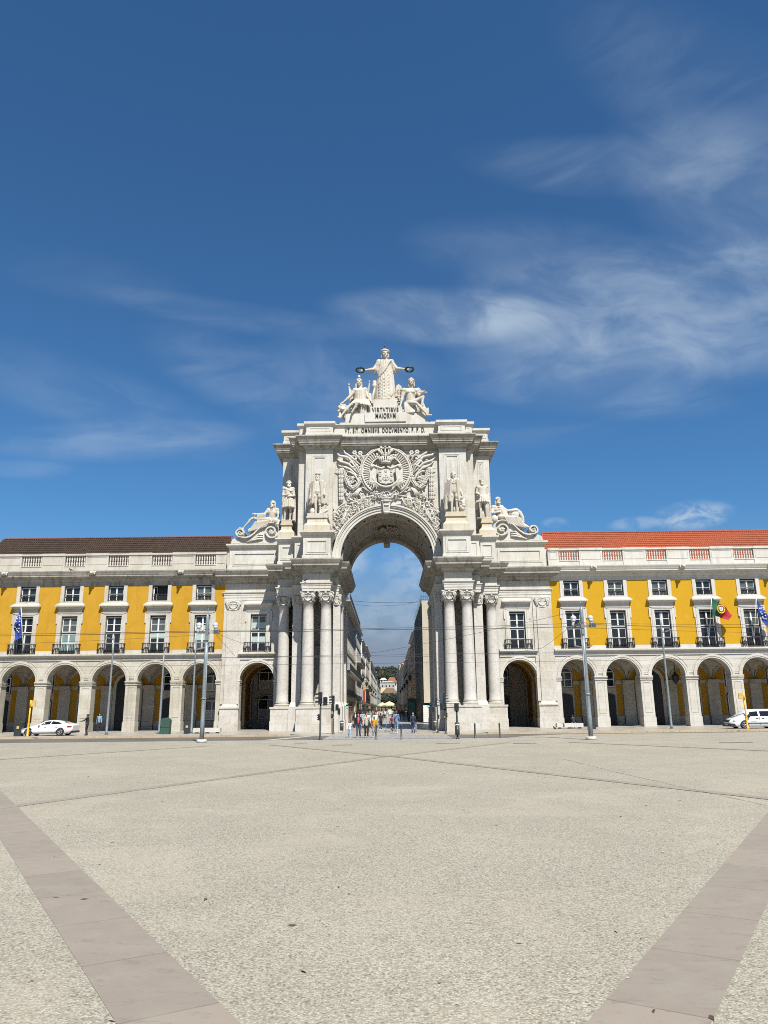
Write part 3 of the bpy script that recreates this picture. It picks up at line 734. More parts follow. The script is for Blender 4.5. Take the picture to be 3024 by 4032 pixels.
def vault():
    b = MB(); n = 40
    for (r, y0, y1) in ((4.78, 75.5, 88.2),):
        for i in range(n):
            a, c = PI*i/n, PI*(i+1)/n
            b.quad((r*math.cos(a),y0,17.1+r*math.sin(a)),(r*math.cos(c),y0,17.1+r*math.sin(c)),(r*math.cos(c),y1,17.1+r*math.sin(c)),(r*math.cos(a),y1,17.1+r*math.sin(a)))
    for s in (-1, 1): b.quad((s*4.78,75.5,16.3),(s*4.78,88.2,16.3),(s*4.78,88.2,17.1),(s*4.78,75.5,17.1))
    b.arch(0, 17.1, 4.6, 4.79, 76.3, 77.5, 0, PI, n); b.arch(0, 17.1, 4.4, 4.79, 86.3, 88.2, 0, PI, n); b.arch(0, 17.1, 4.62, 4.79, 78.3, 78.5, 0, PI, n); b.arch(0, 17.1, 4.62, 4.79, 85.2, 85.4, 0, PI, n)
    for k in range(1, 12):
        a = PI*k/12
        if k == 6: continue
        for (y0, y1) in ((77.5, 78.3), (76.3, 76.31), (85.4, 86.3)):
            M = Matrix.Translation((4.69*math.cos(a), (y0+y1)/2, 17.1+4.69*math.sin(a))) @ Matrix.Rotation(-(a-PI/2), 4, 'Y')
            b.obox(M, .16, y1-y0, .12)
    for s in (-1, 1):
        for (a0, a1) in ((.12, .62), (.75, 1.28)):
            aa, ab = (a0, a1) if s > 0 else (PI-a1, PI-a0)
            for y in (79.1, 84.5): b.arch(0, 17.1, 4.68, 4.79, y-.07, y+.07, aa, ab, 10)
            for a in (aa, ab):
                M = Matrix.Translation((4.73*math.cos(a), 81.8, 17.1+4.73*math.sin(a))) @ Matrix.Rotation(-(a-PI/2), 4, 'Y'); b.obox(M, .14, 5.4, .12)
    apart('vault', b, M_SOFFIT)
    r = MB()
    r.lathe((0, 81.8, 21.5), [(1.75,.4),(1.7,.3),(1.45,.25),(1.4,.36)], 30, 0, True, cap=False)
    rnd = random.Random(4)
    for k in range(90):
        a = rnd.uniform(0, 2*PI); q = rnd.uniform(.2, 1.3); M = Matrix.Rotation(a, 3, 'Z') @ Matrix.Rotation(rnd.uniform(-.7, .7), 3, 'Y')
        r.ball((q*math.cos(a), 81.8+q*math.sin(a), 21.72-.28*(1-q/1.4)-rnd.uniform(0, .12)), (.26, .13, .1), 6, 4, 0, M)
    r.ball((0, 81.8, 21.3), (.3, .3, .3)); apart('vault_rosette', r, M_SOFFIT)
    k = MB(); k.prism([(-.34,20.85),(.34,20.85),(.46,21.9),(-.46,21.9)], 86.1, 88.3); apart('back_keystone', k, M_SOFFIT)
    a = MB(); a.arch(0, 17.1, 4.75, 5.0, 75.28, 75.55, 0, PI, 56); a.arch(0, 17.1, 5.0, 5.28, 75.2, 75.55, 0, PI, 56); a.arch(0, 17.1, 5.28, 5.42, 75.08, 75.55, 0, PI, 56); a.arch(0, 17.1, 5.42, 5.6, 75.0, 75.55, 0, PI, 56)
    for s in (-1, 1): a.box(*sorted((s*4.75, s*5.6)), 75.05, 75.55, 16.35, 17.1)
    apart('archivolt', a, M_STONE_PLAIN)
    k = MB(); k.prism([(-.3,21.75),(.3,21.75),(.38,22.6),(.48,23.2),(-.48,23.2),(-.38,22.6)], 74.78, 75.6)
    k.box(-.5, .5, 74.66, 75.6, 23.2, 23.3)
    for s in (-1, 1): k.lathe((s*.4, 74.85, 22.95), [(.05,-.1),(.14,-.06),(.14,.1),(.06,.12)], 10)
    k.cap((-.2, 74.72, 22.95), (.2, 74.72, 22.95), .13); k.cap((-.16, 74.7, 22.5), (.16, 74.7, 22.5), .1)
    for q in range(5): k.cap((-.24+.12*q, 74.76, 22.75), (-.2+.1*q, 74.74, 21.85), .05, .04, 6)
    k.ball((0, 74.7, 21.72), (.32, .14, .16)); apart('keystone', k, M_RELIEF)
vault()

# columns, pilasters, capitals
def capital_mesh(flat=1.):
    b = MB()
    b.lathe((0,0,0), [(.5,0),(.56,.04),(.56,.1),(.5,.14),(.5,.3),(.54,.6),(.64,.84),(.66,.9)], 24)
    n = 8; pts = []
    for side in range(4):                      # concave abacus
        for i in range(n):
            t = -1+2*i/n; a = side*PI/2; x = .74*t; y = -.74+.14*(1-t*t)
            pts.append((x*math.cos(a)-y*math.sin(a), x*math.sin(a)+y*math.cos(a)))
    m = len(pts)
    for z0, z1, k in ((.9, .97, .95), (.97, 1.06, 1.02)):
        b.add([(x*k, y*k, z0) for x, y in pts]+[(x*k, y*k, z1) for x, y in pts], [tuple(range(m-1, -1, -1)), tuple(range(m, 2*m))]+[(i, (i+1) % m, (i+1) % m+m, i+m) for i in range(m)])
    for k in range(4):
        A = Matrix.Rotation(k*PI/2, 3, 'Z')
        for s in (-1, 1):
            M = A @ Matrix.Rotation(s*.35, 3, 'Z'); c = Vector((s*.5, -.6, .72))
            ring = [A @ (c + Matrix.Rotation(s*.35, 3, 'Z') @ Vector((.16*math.cos(t), -.03, .16*math.sin(t)))) for t in [2*PI*i/14 for i in range(15)]]
            b.tube(ring, .055, 6); ring = [A @ (c + Matrix.Rotation(s*.35, 3, 'Z') @ Vector((.08*math.cos(t), -.05, .08*math.sin(t)))) for t in [2*PI*i/10 for i in range(11)]]
            b.tube(ring, .03, 5); b.ball(A @ (c+Vector((0, -.03, 0))), (.06, .08, .06), 8, 5)
            b.ball(A @ (c+Vector((0, .1, 0))), (.19, .14, .19), 10, 6)
            b.tube([A @ Vector((s*.42, -.62, .9)), A @ Vector((s*.2, -.62, .88)), A @ Vector((s*.06, -.6, .84))], .05, 6)
            b.cap(A @ Vector((s*.52, -.58, .55)), A @ Vector((s*.4, -.5, .2)), .09, .05, 6)
        for i in range(11):
            t = -1+2*i/10; b.ball(A @ Vector((t*.36, -.6+.06*t*t, .2+.34*t*t)), .085 if i % 2 else .07, 7, 5)
        b.ball(A @ Vector((0, -.66, .96)), (.14, .1, .12), 8, 5)
        for i in range(5): b.ball(A @ Vector((-.24+.12*i, -.58, .66)), (.05, .05, .07), 6, 4)
    if flat != 1.: b.v = [(x, y*flat, z) for x, y, z in b.v]
    return b.mesh('capital', M_RELIEF)
CAPITAL = capital_mesh(); CAPITAL_FLAT = capital_mesh(.42)
def column_mesh():
    b = MB(); pr = []
    for i in range(13):
        t = i/12; pr.append((.595-.11*t-.035*math.sin(PI*t)*-.6, 2.95+t*9.2))
    b.lathe((0,0,0), [(.62,2.9)]+pr+[(.52,12.16)], 32)
    return b.mesh('column', M_COLUMN)
def cbase_mesh():
    b = MB(); b.box(-.72, .72, -.72, .72, 2.4, 2.53)
    b.lathe((0,0,2.53), [(.7,0),(.74,.05),(.74,.1),(.69,.14),(.64,.17),(.64,.22),(.68,.26),(.68,.31),(.62,.36),(.6,.42)], 32)
    return b.mesh('column_base', M_PED)
CSH, CBS = column_mesh(), cbase_mesh()
for s in (-1, 1):
    for x, y in ((6.0, 73.0), (7.72, 73.0), (10.5, 76.05)):
        l = (s*x, y-72, 0); c = part('column', CSH, ARCH, l); part('capital', CAPITAL, c, (0, 0, 12.16)); part('base', CBS, c)
def pilasters():
    for s in (-1, 1):
        for (x0, x1, y0, y1) in ((8.62, 9.5, 75.1, 75.8), (4.72, 5.42, 74.5, 75.8), (4.72, 5.3, 78.6, 80.2), (4.72, 5.3, 85.4, 87.6)):
            b = MB(); a, c = sorted((s*x0, s*x1))
            b.box(a, c, y0, y1, 2.8, 12.2); b.box(a-.05, c+.05, y0-.05, y1, 12.2, 12.3); b.frustum((a-.2, c+.2, y0-.2, y1), (a-.04, c+.04, y0-.04, y1), 2.4, 2.82)
            b.box(a-.22, c+.22, y0-.22, y1, 0, 2.4); b.box(a-.27, c+.27, y0-.27, y1, 0, 1.08)
            b.box(a-.04, c+.04, y0-.02, y1, 12.3, 13.262)
            p = apart('pilaster', b, M_COLUMN)
            q = part('capital', CAPITAL_FLAT, p, ((a+c)/2, y0-72+.08, 12.16)); q.scale = ((c-a)/1.12, 1, 1)
            if y0 > 78 or x0 < 5:
                q = part('capital', CAPITAL_FLAT, p, (s*4.86, (y0+y1)/2-72, 12.16)); q.rotation_euler = (0, 0, -s*PI/2); q.scale = ((y1-y0)/1.2, .8, 1)
        q = part('corner_capital', CAPITAL_FLAT, ARCH, (s*16.05, YW-72-.06, 12.15)); q.scale = (1.12, 1, 1.03)
    for s in (-1, 1):
        for (x0, x1, y0, y1) in ((5.36, 8.68, 72., 75.8), (9.64, 11.54, 75., 78.2)):
            b = MB(); a, c = sorted((s*x0, s*x1))
            b.box(a+.04, c-.04, y0+.04, y1, 1.08, 2.22); b.box(a, c, y0, y1, -.02, 1.08); b.box(a-.02, c+.02, y0-.02, y1, 2.22, 2.4)
            apart('column_pedestal', b, M_PED)
pilasters()
# windows, balconies of the two wings and the passages behind their arches
for s in (-1, 1):
    tall_window(ARCH, AB, s*13.4, YW, 7.95, 11.76, 1.65, M_STONE_PLAIN, (M_GLASS, M_GLASS_C) if s < 0 else (M_GLASS, M_GLASS), 2 if s > 0 else 1, ((.2, .4), (.6, .78)) if s < 0 else None)
    balcony(ARCH, AB, s*13.4, YW, 7.88, 8.88, 1.38)
    bpy.data.objects  # keeps names readable in the outliner
def passages():
    for s in (-1, 1):
        b = MB()
        # yellow lined passage: side walls, barrel vault, stone ribs, end wall with two windows
        x0, x1 = sorted((s*11.05, s*15.75)); cx = (x0+x1)/2; r = (x1-x0)/2
        for xx in (x0, x1): b.quad((xx,79.1,.1),(xx,88.,.1),(xx,88.,4.7),(xx,79.1,4.7), 0); b.box(min(xx, xx+(.05 if xx == x0 else -.05)), max(xx, xx+(.05 if xx == x0 else -.05)), 79.1, 88., .1, 1.1, 1)
        for i in range(16):
            a, c = PI*i/16, PI*(i+1)/16
            b.quad((cx+r*math.cos(a),79.1,4.7+r*math.sin(a)*.95),(cx+r*math.cos(c),79.1,4.7+r*math.sin(c)*.95),(cx+r*math.cos(c),88.,4.7+r*math.sin(c)*.95),(cx+r*math.cos(a),88.,4.7+r*math.sin(a)*.95), 0)
        b.quad((x0,88.,.1),(x1,88.,.1),(x1,88.,7.2),(x0,88.,7.2), 2)
        for y in (79.1, 83.2, 87.4):
            b.arch(cx, 4.7, r-.18, r+.02, y, y+.55, 0, PI, 16, 1)
            for xx, e in ((x0, 1), (x1, -1)): b.box(*sorted((xx, xx+e*.2)), y, y+.55, .1, 4.7, 1); b.box(*sorted((xx, xx+e*.28)), y-.05, y+.6, 4.62, 4.82, 1)
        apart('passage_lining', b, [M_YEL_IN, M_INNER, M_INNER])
        w = MB()
        for (z0, z1) in ((4.5, 6.75), (1.1, 3.75)):
            if s > 0 and z0 < 2: continue
            inner_window(w, s*13.75 if s < 0 else 12.6, 88., z0, z1, 1.05, s < 0)
        apart('passage_window', w, [M_WFRAME, M_WDARK, M_GLASS, M_CURTAIN])
        if s > 0:
            d = MB(); d.prism([(11.5,.1),(13.75,.1),(13.75,3.4),(12.6,3.7),(11.5,3.4)], 87.85, 88.05); apart('passage_door', d, M_DOOR_ROOM)
def inner_window(w, cx, y, z0, z1, hw, curtain=False):
    """segment-headed window standing in a back wall (frame 0, reveal 1, glass 2)"""
    zs = z1-.45
    pts = [(cx-hw, z0), (cx+hw, z0)] + [(cx+hw*math.cos(PI*i/10), zs+.45*math.sin(PI*i/10)) for i in range(11)]
    w.prism([(cx+(x-cx)*1.16, z0+(z-z0)*1.05-.06) for x, z in pts], y-.06, y+.02, 1)
    w.prism(pts, y-.075, y-.055, 2)
    for x in (-hw, 0, hw): w.box(cx+x-.05, cx+x+.05, y-.12, y-.07, z0, zs)
    for z in (z0+.04, z0+(zs-z0)*.5, zs): w.box(cx-hw, cx+hw, y-.118, y-.072, z-.045, z+.045)
    if curtain: w.box(cx-hw+.06, cx-.06, y-.082, y-.07, z0+.08, z0+(zs-z0)*.46, 3); w.box(cx+.06, cx+hw-.06, y-.082, y-.07, z0+.08, z0+(zs-z0)*.46, 3)
    ps = [(cx+hw*math.cos(PI*i/12), y-.1, zs+.45*math.sin(PI*i/12)) for i in range(13)]; w.tube(ps, .045, 5)
passages()
for s in (-1, 1):
    g = MB(); g.box(*sorted((s*11.02, s*17.)), 88.4, 95, 0, 13.2); apart('wing_back', g, M_STONE)
# pedestrian signals on brackets inside the arch
for s, x in ((-1, -4.25), (1, 4.08)):
    g = thing('pedestrian_signal', (x, 79, 2.4), 'small green-lit pedestrian signal on a bracket inside the %s pier of the arch' % ('left' if s < 0 else 'right'), 'traffic light', 'pedestrian signals fixed to the arch')
    b = MB(); b.box(x-.11, x+.11, 78.9, 79.1, 2.2, 2.58); b.cap((x, 79, 2.4), (s*4.8, 79, 2.45), .025, .025, 6); b.build('housing', M_BLACK, g)
    l = MB(); l.ball((x, 78.9, 2.33), (.06, .03, .08), 8, 5); l.build('green_lamp', plain('lit_green_lens', (.02,.5,.2), .4, var=0, emit=(.05,.9,.4,2.5)), g)
# ------------------------------------------------------------------ relief carving over the arch
def rp(zx, zy, y=75.32):
    """measured place on the relief wall -> world"""
    k = .00687 - max(0, zy-200)*.0000002
    z = 29.25-(zy-140)*.0071 if zy <= 1075 else 22.61-(zy-1075)*.00677
    return Vector(((zx-863)*k, y, z))
V = Vector
def leafblade(b, pts, w, th=.16, y=75.3):
    """curved tapering leaf or feather along measured points"""
    P = [rp(*p) for p in pts]; n = len(P); Q = []
    for i in range(n-1):
        for t in (0, .5): Q.append(P[i].lerp(P[i+1], t))
    Q.append(P[-1]); m = len(Q)
    for i, q in enumerate(Q): q.y = y-.22*math.sin(PI*min(1, i/(m-1)*.9))
    b.tube(Q, [max(.012, .78*w*math.sin(PI*(.12+.86*i/(m-1)))) for i in range(m)], 7)
def leafq(b, c, L, W, ang, rnd, lift=.1):
    """a crisp pointed leaf with a raised midrib"""
    d = V((math.cos(ang), 0, math.sin(ang))); n = V((-math.sin(ang), 0, math.cos(ang))); o = V((0, -1, 0)); c = V(c)
    t = rnd.uniform(.3, 1.2)*lift
    P = [c-d*L*.5+o*.02, c-d*L*.1+n*W*.5, c+d*L*.25+n*W*.36+o*t*.5, c+d*L*.55+o*t, c+d*L*.25-n*W*.36+o*t*.5, c-d*L*.1-n*W*.5, c+o*(.07+t*.4), c+d*L*.28+o*(.06+t*.7)]
    b.add(P, [(0,1,6),(0,6,5),(1,2,7,6),(6,7,4,5),(2,3,7),(7,3,4)])
def relief():
    rnd = random.Random(9)
    arms = MB(); fol = MB(); gar = MB(); pal = MB()
    # coat of arms: fluted horseshoe cartouche with scroll ends
    c = rp(862, 560); rO, rI = 2.45, 1.72
    for k in range(46):
        a = R(-52) + R(284)*k/45
        if abs(a-PI/2) < .5: continue
        p0 = c + Vector((rI*math.cos(a), -.03, rI*math.sin(a)*1.02)); p1 = c + Vector((rO*math.cos(a), -.16, rO*math.sin(a)*1.04))
        arms.cap(p0, p1, .075, .1, 6)
    for rr, w, yy in ((2.52, .11, -.2), (1.7, .09, -.12)):
        arms.tube([c+Vector((rr*math.cos(R(-54+288*k/50)), yy, rr*1.03*math.sin(R(-54+288*k/50)))) for k in range(51)], w, 7)
    for s in (-1, 1):
        v = rp(862+s*258, 775)
        pts = [v+Vector((s*(.08+.03*k)*math.cos(.75*k), -.12-.01*k, (.08+.03*k)*math.sin(.75*k))) for k in range(15)]
        arms.tube(pts, .07, 6)
        for k in range(40):                    # laurel edging of the cartouche
            a = R(90-s*(22+3.2*k)); q = c+Vector((2.72*math.cos(a), -.12, 2.8*math.sin(a)))
            arms.ball(q, (.09, .08, .12), 6, 4, 0, Matrix.Rotation(-a, 3, 'Y'))
    # shield with castles and five escutcheons
    def sh(x0, x1, z0, z1, y0, y1):
        xm = (x0+x1)/2; pts = [(x0, z1), (x0, z0+.25), (x0+.12*(x1-x0), z0+.08), (xm-.08, z0), (xm, z0-.1), (xm+.08, z0), (x1-.12*(x1-x0), z0+.08), (x1, z0+.25), (x1, z1)]
        arms.prism(pts, y0, y1)
    e = rp(860, 650); sh(e.x-.78, e.x+.78, e.z-.72, e.z+.88, 75.0, 75.4); sh(e.x-.4, e.x+.4, e.z-.36, e.z+.44, 74.94, 75.05)
    for dx, dz in ((0,0),(0,.24),(0,-.22),(-.2,0),(.2,0)): arms.box(e.x+dx-.075, e.x+dx+.075, 74.88, 74.96, e.z+dz-.09, e.z+dz+.08)
    for dx, dz in ((-.58,.62),(0,.66),(.58,.62),(-.6,.2),(.6,.2),(-.56,-.3),(.56,-.3)):
        arms.box(e.x+dx-.11, e.x+dx+.11, 74.92, 75.02, e.z+dz-.1, e.z+dz+.05)
        for q in (-1, 0, 1): arms.box(e.x+dx+q*.085-.03, e.x+dx+q*.085+.03, 74.9, 75.02, e.z+dz+.05, e.z+dz+.14)
    arms.tube([c+Vector((1.5*math.cos(R(200+140*k/16)), -.25, 1.62*math.sin(R(200+140*k/16))-.08)) for k in range(17)], .12, 7)
    for s in (-1, 1):                          # mantle swags either side
        for k in range(7):
            x = 862+s*(150+14*k); arms.cap(rp(x, 500+6*k, 75.1), rp(x+s*22, 690+10*k, 75.12), .09, .12, 6)
        arms.tube([rp(862+s*q, zz, 75.0) for q, zz in ((20, 490), (70, 520), (130, 500), (190, 470), (225, 520))], .13, 7)
        for k in range(5): arms.cap(rp(862+s*(160+20*k), 720, 75.05), rp(862+s*(125+24*k), 800-8*k, 75.1), .1, .06, 6)
        arms.ball(rp(862+s*205, 480, 75.05), (.26, .18, .2), 8, 5)
    # royal crown
    k0 = rp(857, 445, 74.95); arms.lathe((k0.x, 75.15, k0.z), [(.52,0),(.56,.1),(.56,.2),(.5,.24)], 18)
    for k in range(9):
        a = PI+PI*k/8; x, y = k0.x+.6*math.cos(a), 75.15+.5*math.sin(a)*.8; arms.ball((x, y, k0.z+.42), (.1, .1, .22), 7, 5); arms.tube([(x, y, k0.z+.3), (k0.x+.75*math.cos(a), 75.15+.4*math.sin(a), k0.z+.62), (k0.x+.3*math.cos(a), 75.1, k0.z+.84)], .07, 6)
    arms.ball((k0.x, 75.0, k0.z+.9), (.16, .15, .16))
    for k in range(60): arms.ball((k0.x+rnd.uniform(-1.1, 1.1), 75.18, k0.z+rnd.uniform(.65, 1.3)), (.13, .1, .1), 6, 4, 0, Matrix.Rotation(rnd.uniform(0, 3), 3, 'Y'))
    for (x, z) in ((760, 235), (790, 183), (853, 163), (917, 183), (950, 235)):    # plumes above the crown
        leafblade(arms, [(857+(x-857)*.35, 345), (857+(x-857)*.75, 270), (x, z+8)], .13, y=75.2); q = rp(x, z, 75.1); arms.ball(q, (.2, .17, .15)); arms.ball(q+Vector((0,-.1,-.1)), (.12, .1, .12), 7, 5)
    for s in (-1, 1):
        gar = MB(); pal = MB()
        def m(zx, zy): return (862+s*(zx-862), zy)
        # palm feathers sweeping outwards
        for pts, w in (([(1232,470),(1400,330),(1490,270),(1515,205)], .17), ([(1250,560),(1440,340),(1580,310),(1640,225)], .2), ([(1260,610),(1440,440),(1570,400),(1620,345)], .19), ([(1262,660),(1420,520),(1500,490),(1558,455)], .17), ([(1290,690),(1390,580),(1440,560),(1480,560)], .14),
                       ([(1225,420),(1290,330),(1330,290),(1345,262)], .13), ([(1205,380),(1235,320),(1250,290),(1258,270)], .14), ([(1200,395),(1180,320),(1140,295),(1115,300)], .13), ([(1285,800),(1300,690),(1350,600),(1440,560)], .14), ([(1240,620),(1300,470),(1360,400),(1400,350)], .1), ([(1245,640),(1320,500),(1390,420),(1425,395)], .1)):
            leafblade(pal, [m(*p) for p in pts], w)
        for (x, z) in ((1258,275),(1345,265)):
            q = rp(*m(x, z), 75.15)
            for k in range(6): pal.ball(q+Vector((.15*math.cos(k*1.05), -.05, .15*math.sin(k*1.05))), .13, 7, 5)
        for (x, z) in ((1400,350),(1405,410),(1370,490),(1320,460),(1335,370)): pal.ball(rp(*m(x, z), 75.15), (.2, .15, .14), 8, 5, 0, Matrix.Rotation(s*.7, 3, 'Y'))
        for k in range(9): leafblade(pal, [m(1235+6*k, 800), m(1290+8*k, 880), m(1310+9*k, 950)], .05)
        # bead-and-leaf garlands: hanging drop, swag, and inner strand
        def strand(P, n, rr):
            P = [rp(*m(*p), 75.2) for p in P]; seg = []
            for i in range(len(P)-1):
                for t in range(8): seg.append(P[i].lerp(P[i+1], t/8))
            tot = len(seg)
            for k in range(n):
                q = seg[int(k/n*tot)]; d = (seg[min(tot-1, int(k/n*tot)+1)]-q); ang = math.atan2(d.x, -d.z)
                for e2 in (-1, 0, 1):
                    gar.ball(q+Vector((e2*rr*1.0*math.cos(ang), -.08*(1-abs(e2)), e2*rr*1.0*math.sin(ang))), (rr*.62, rr*.7, rr*1.0), 6, 5, 0, Matrix.Rotation(-ang+e2*.35, 3, 'Y'))
        strand([(1560,540),(1562,700),(1562,860),(1562,1020)], 17, .16)
        strand([(1520,520),(1490,650),(1440,770),(1380,815),(1320,780),(1270,700),(1240,560),(1225,470)], 30, .15)
        pal.tube([rp(*m(*p), 75.2) for p in ((1645,500),(1600,522),(1540,505),(1480,530))], [.03,.08,.1,.05], 6)
        for k in range(70):
            x = rnd.gauss(1395, 40); z = rnd.gauss(690, 50); gar.ball(rp(*m(x, z), 75.25-rnd.uniform(0, .12)), (.13, .1, .07), 6, 4, 0, Matrix.Rotation(rnd.uniform(0, 3), 3, 'Y'))
        leafblade(gar, [m(1365,640),m(1395,665),m(1440,655)], .12)
        apart('palm_relief', pal, M_RELIEF); apart('garland_relief', gar, M_RELIEF)
        # vine and leaf foliage that follows the archivolt
        for pts in ([(1125,950),(1110,990),(1150,1030),(1250,1040),(1340,1015),(1420,1045),(1500,1030)], [(1040,925),(1150,940),(1280,990),(1400,1000)], [(1440,1220),(1540,1215),(1640,1235)], [(1180,1100),(1260,1050),(1320,1060)], [(1430,1000),(1440,900),(1420,860)], [(1500,1030),(1580,1080),(1640,1160)], [(1150,860),(1200,810),(1250,800)]):
            fol.tube([rp(*m(*p), 75.22) for p in pts], [.07]*(len(pts)-1)+[.03], 6)
        for i in range(13):                    # curling ribs that spring from the archivolt
            a = R(22+i*4.2); r0 = 5.62
            def pt(rr, da, y): return Vector((s*rr*math.cos(a+da), y, 17.1+rr*math.sin(a+da)))
            fol.tube([pt(r0, -.01, 75.3), pt(r0+.4, .0, 75.15), pt(r0+.75+.2*(i % 3), .05, 75.1), pt(r0+.6+.2*(i % 3), .13, 75.15)], [.06,.075,.06,.03], 6)
        for i in range(6):
            fol.tube([rp(*m(1640-20*i, 1440-30*i), 75.3), rp(*m(1560-14*i, 1330-40*i), 75.1), rp(*m(1470, 1190-12*i), 75.15)], [.05,.06,.03], 6)
        for k in range(260):
            a = R(rnd.uniform(24, 82)); rr = 5.75+abs(rnd.gauss(0, .75))
            x, z = rr*math.cos(a), 17.1+rr*math.sin(a)
            if x > 5.45 or z > 24.2 or rr > 7.6 or a > 1.3: continue
            leafq(fol, (s*x, 75.36-rnd.uniform(0, .16), z), rnd.uniform(.3, .5), rnd.uniform(.18, .28), rnd.uniform(0, 6.3), rnd)
        for k in range(50):
            leafq(fol, rp(*m(rnd.gauss(1520, 75), rnd.gauss(1140, 70)), 75.36-rnd.uniform(0, .12)) if k % 2 else rp(*m(rnd.gauss(1390, 70), rnd.gauss(930, 50)), 75.36-rnd.uniform(0, .1)), rnd.uniform(.28, .42), .22, rnd.uniform(0, 6.3), rnd)
    for k in range(110):
        t = rnd.uniform(-1, 1); q = rp(862+t*190, 905+35*(1-abs(t))+rnd.gauss(0, 24), 75.34-rnd.uniform(0, .2))
        if k % 3: leafq(fol, q, rnd.uniform(.26, .4), .2, rnd.uniform(0, 6.3), rnd)
        else: fol.ball(q, (.1, .1, .09), 6, 5)
    apart('coat_of_arms', arms, M_RELIEF); apart('foliage_relief', fol, M_RELIEF)
relief()
# scrolled consoles that carry the reclining figures
def ribbon(b, pts, w, y0, y1):
    n = len(pts)
    for off in ((0, w),):
        vs = []
        for i in range(n):
            a = Vector(pts[max(i-1, 0)]); c = Vector(pts[min(i+1, n-1)]); d = (c-a).normalized(); nn = Vector((-d.y, d.x))*w/2; p = Vector(pts[i])
            for q in (p-nn, p+nn): vs += [(q.x, y0, q.y), (q.x, y1, q.y)]
        fs = []
        for i in range(n-1):
            k = i*4; fs += [(k, k+4, k+6, k+2), (k+1, k+3, k+7, k+5), (k, k+1, k+5, k+4), (k+2, k+6, k+7, k+3)]
        fs += [(0,2,3,1), (n*4-4, n*4-3, n*4-1, n*4-2)]
        b.add(vs, fs)
def consoles():
    for s in (-1, 1):
        b = MB(); cb = Vector((12.3, 20.55)); cs = Vector((15.6, 20.45)); crv = []
        for k in range(22):
            a = R(90-k*25); r = .14+.36*(1-k/21); 
            crv.append(cs+Vector((r*math.cos(R(-100)+R(k*25)), r*math.sin(R(-100)+R(k*25)))))
        crv.reverse()                          # ends at the bottom of the small volute
        crv += [Vector(p) for p in ((15.1, 19.86), (14.6, 19.98), (14.1, 20.35), (13.7, 20.8), (13.3, 21.18))]
        for k in range(28):
            a = R(70+k*22); r = .9*(1-k/30)+.08
            crv.append(cb+Vector((r*math.cos(a), r*math.sin(a))))
        for w, y0, y1 in ((.26, 77.75, 79.3), (.1, 77.62, 77.8)):
            ribbon(b, [(s*p.x, p.y) for p in crv], w, y0, y1)
        body = [(16.0,19.3),(15.6,20.0),(15.1,19.86),(14.6,19.98),(14.1,20.3),(13.7,20.75),(13.3,21.1),(12.3,21.4),(11.5,20.9),(11.4,19.3)]
        b.prism([(s*x, z) for x, z in body], 77.95, 79.2); b.prism([(s*x, z) for x, z in ((16.6,19.3),(16.5,19.75),(16.,19.95),(15.7,19.6),(15.6,19.3))], 77.9, 79)
        for q in range(3):
            b.tube([(s*(13.2-.0*q), 77.9, 20.2-.22*q), (s*13.7, 77.8, 20.25-.25*q), (s*(14.2+.1*q), 77.85, 19.85-.12*q), (s*(14.7+.1*q), 77.9, 19.55-.06*q)], .1, 6)
        for c, r in ((cb, .34), (cs, .2)):
            for k in range(6): b.ball((s*c.x+r*.6*math.cos(k*1.05), 77.85, c.y+r*.6*math.sin(k*1.05)), (r*.5, .12, r*.35), 7, 5)
            b.ball((s*c.x, 77.8, c.y), (r*.45, .14, r*.45), 8, 5)
        apart('scroll_console', b, M_RELIEF)
consoles()
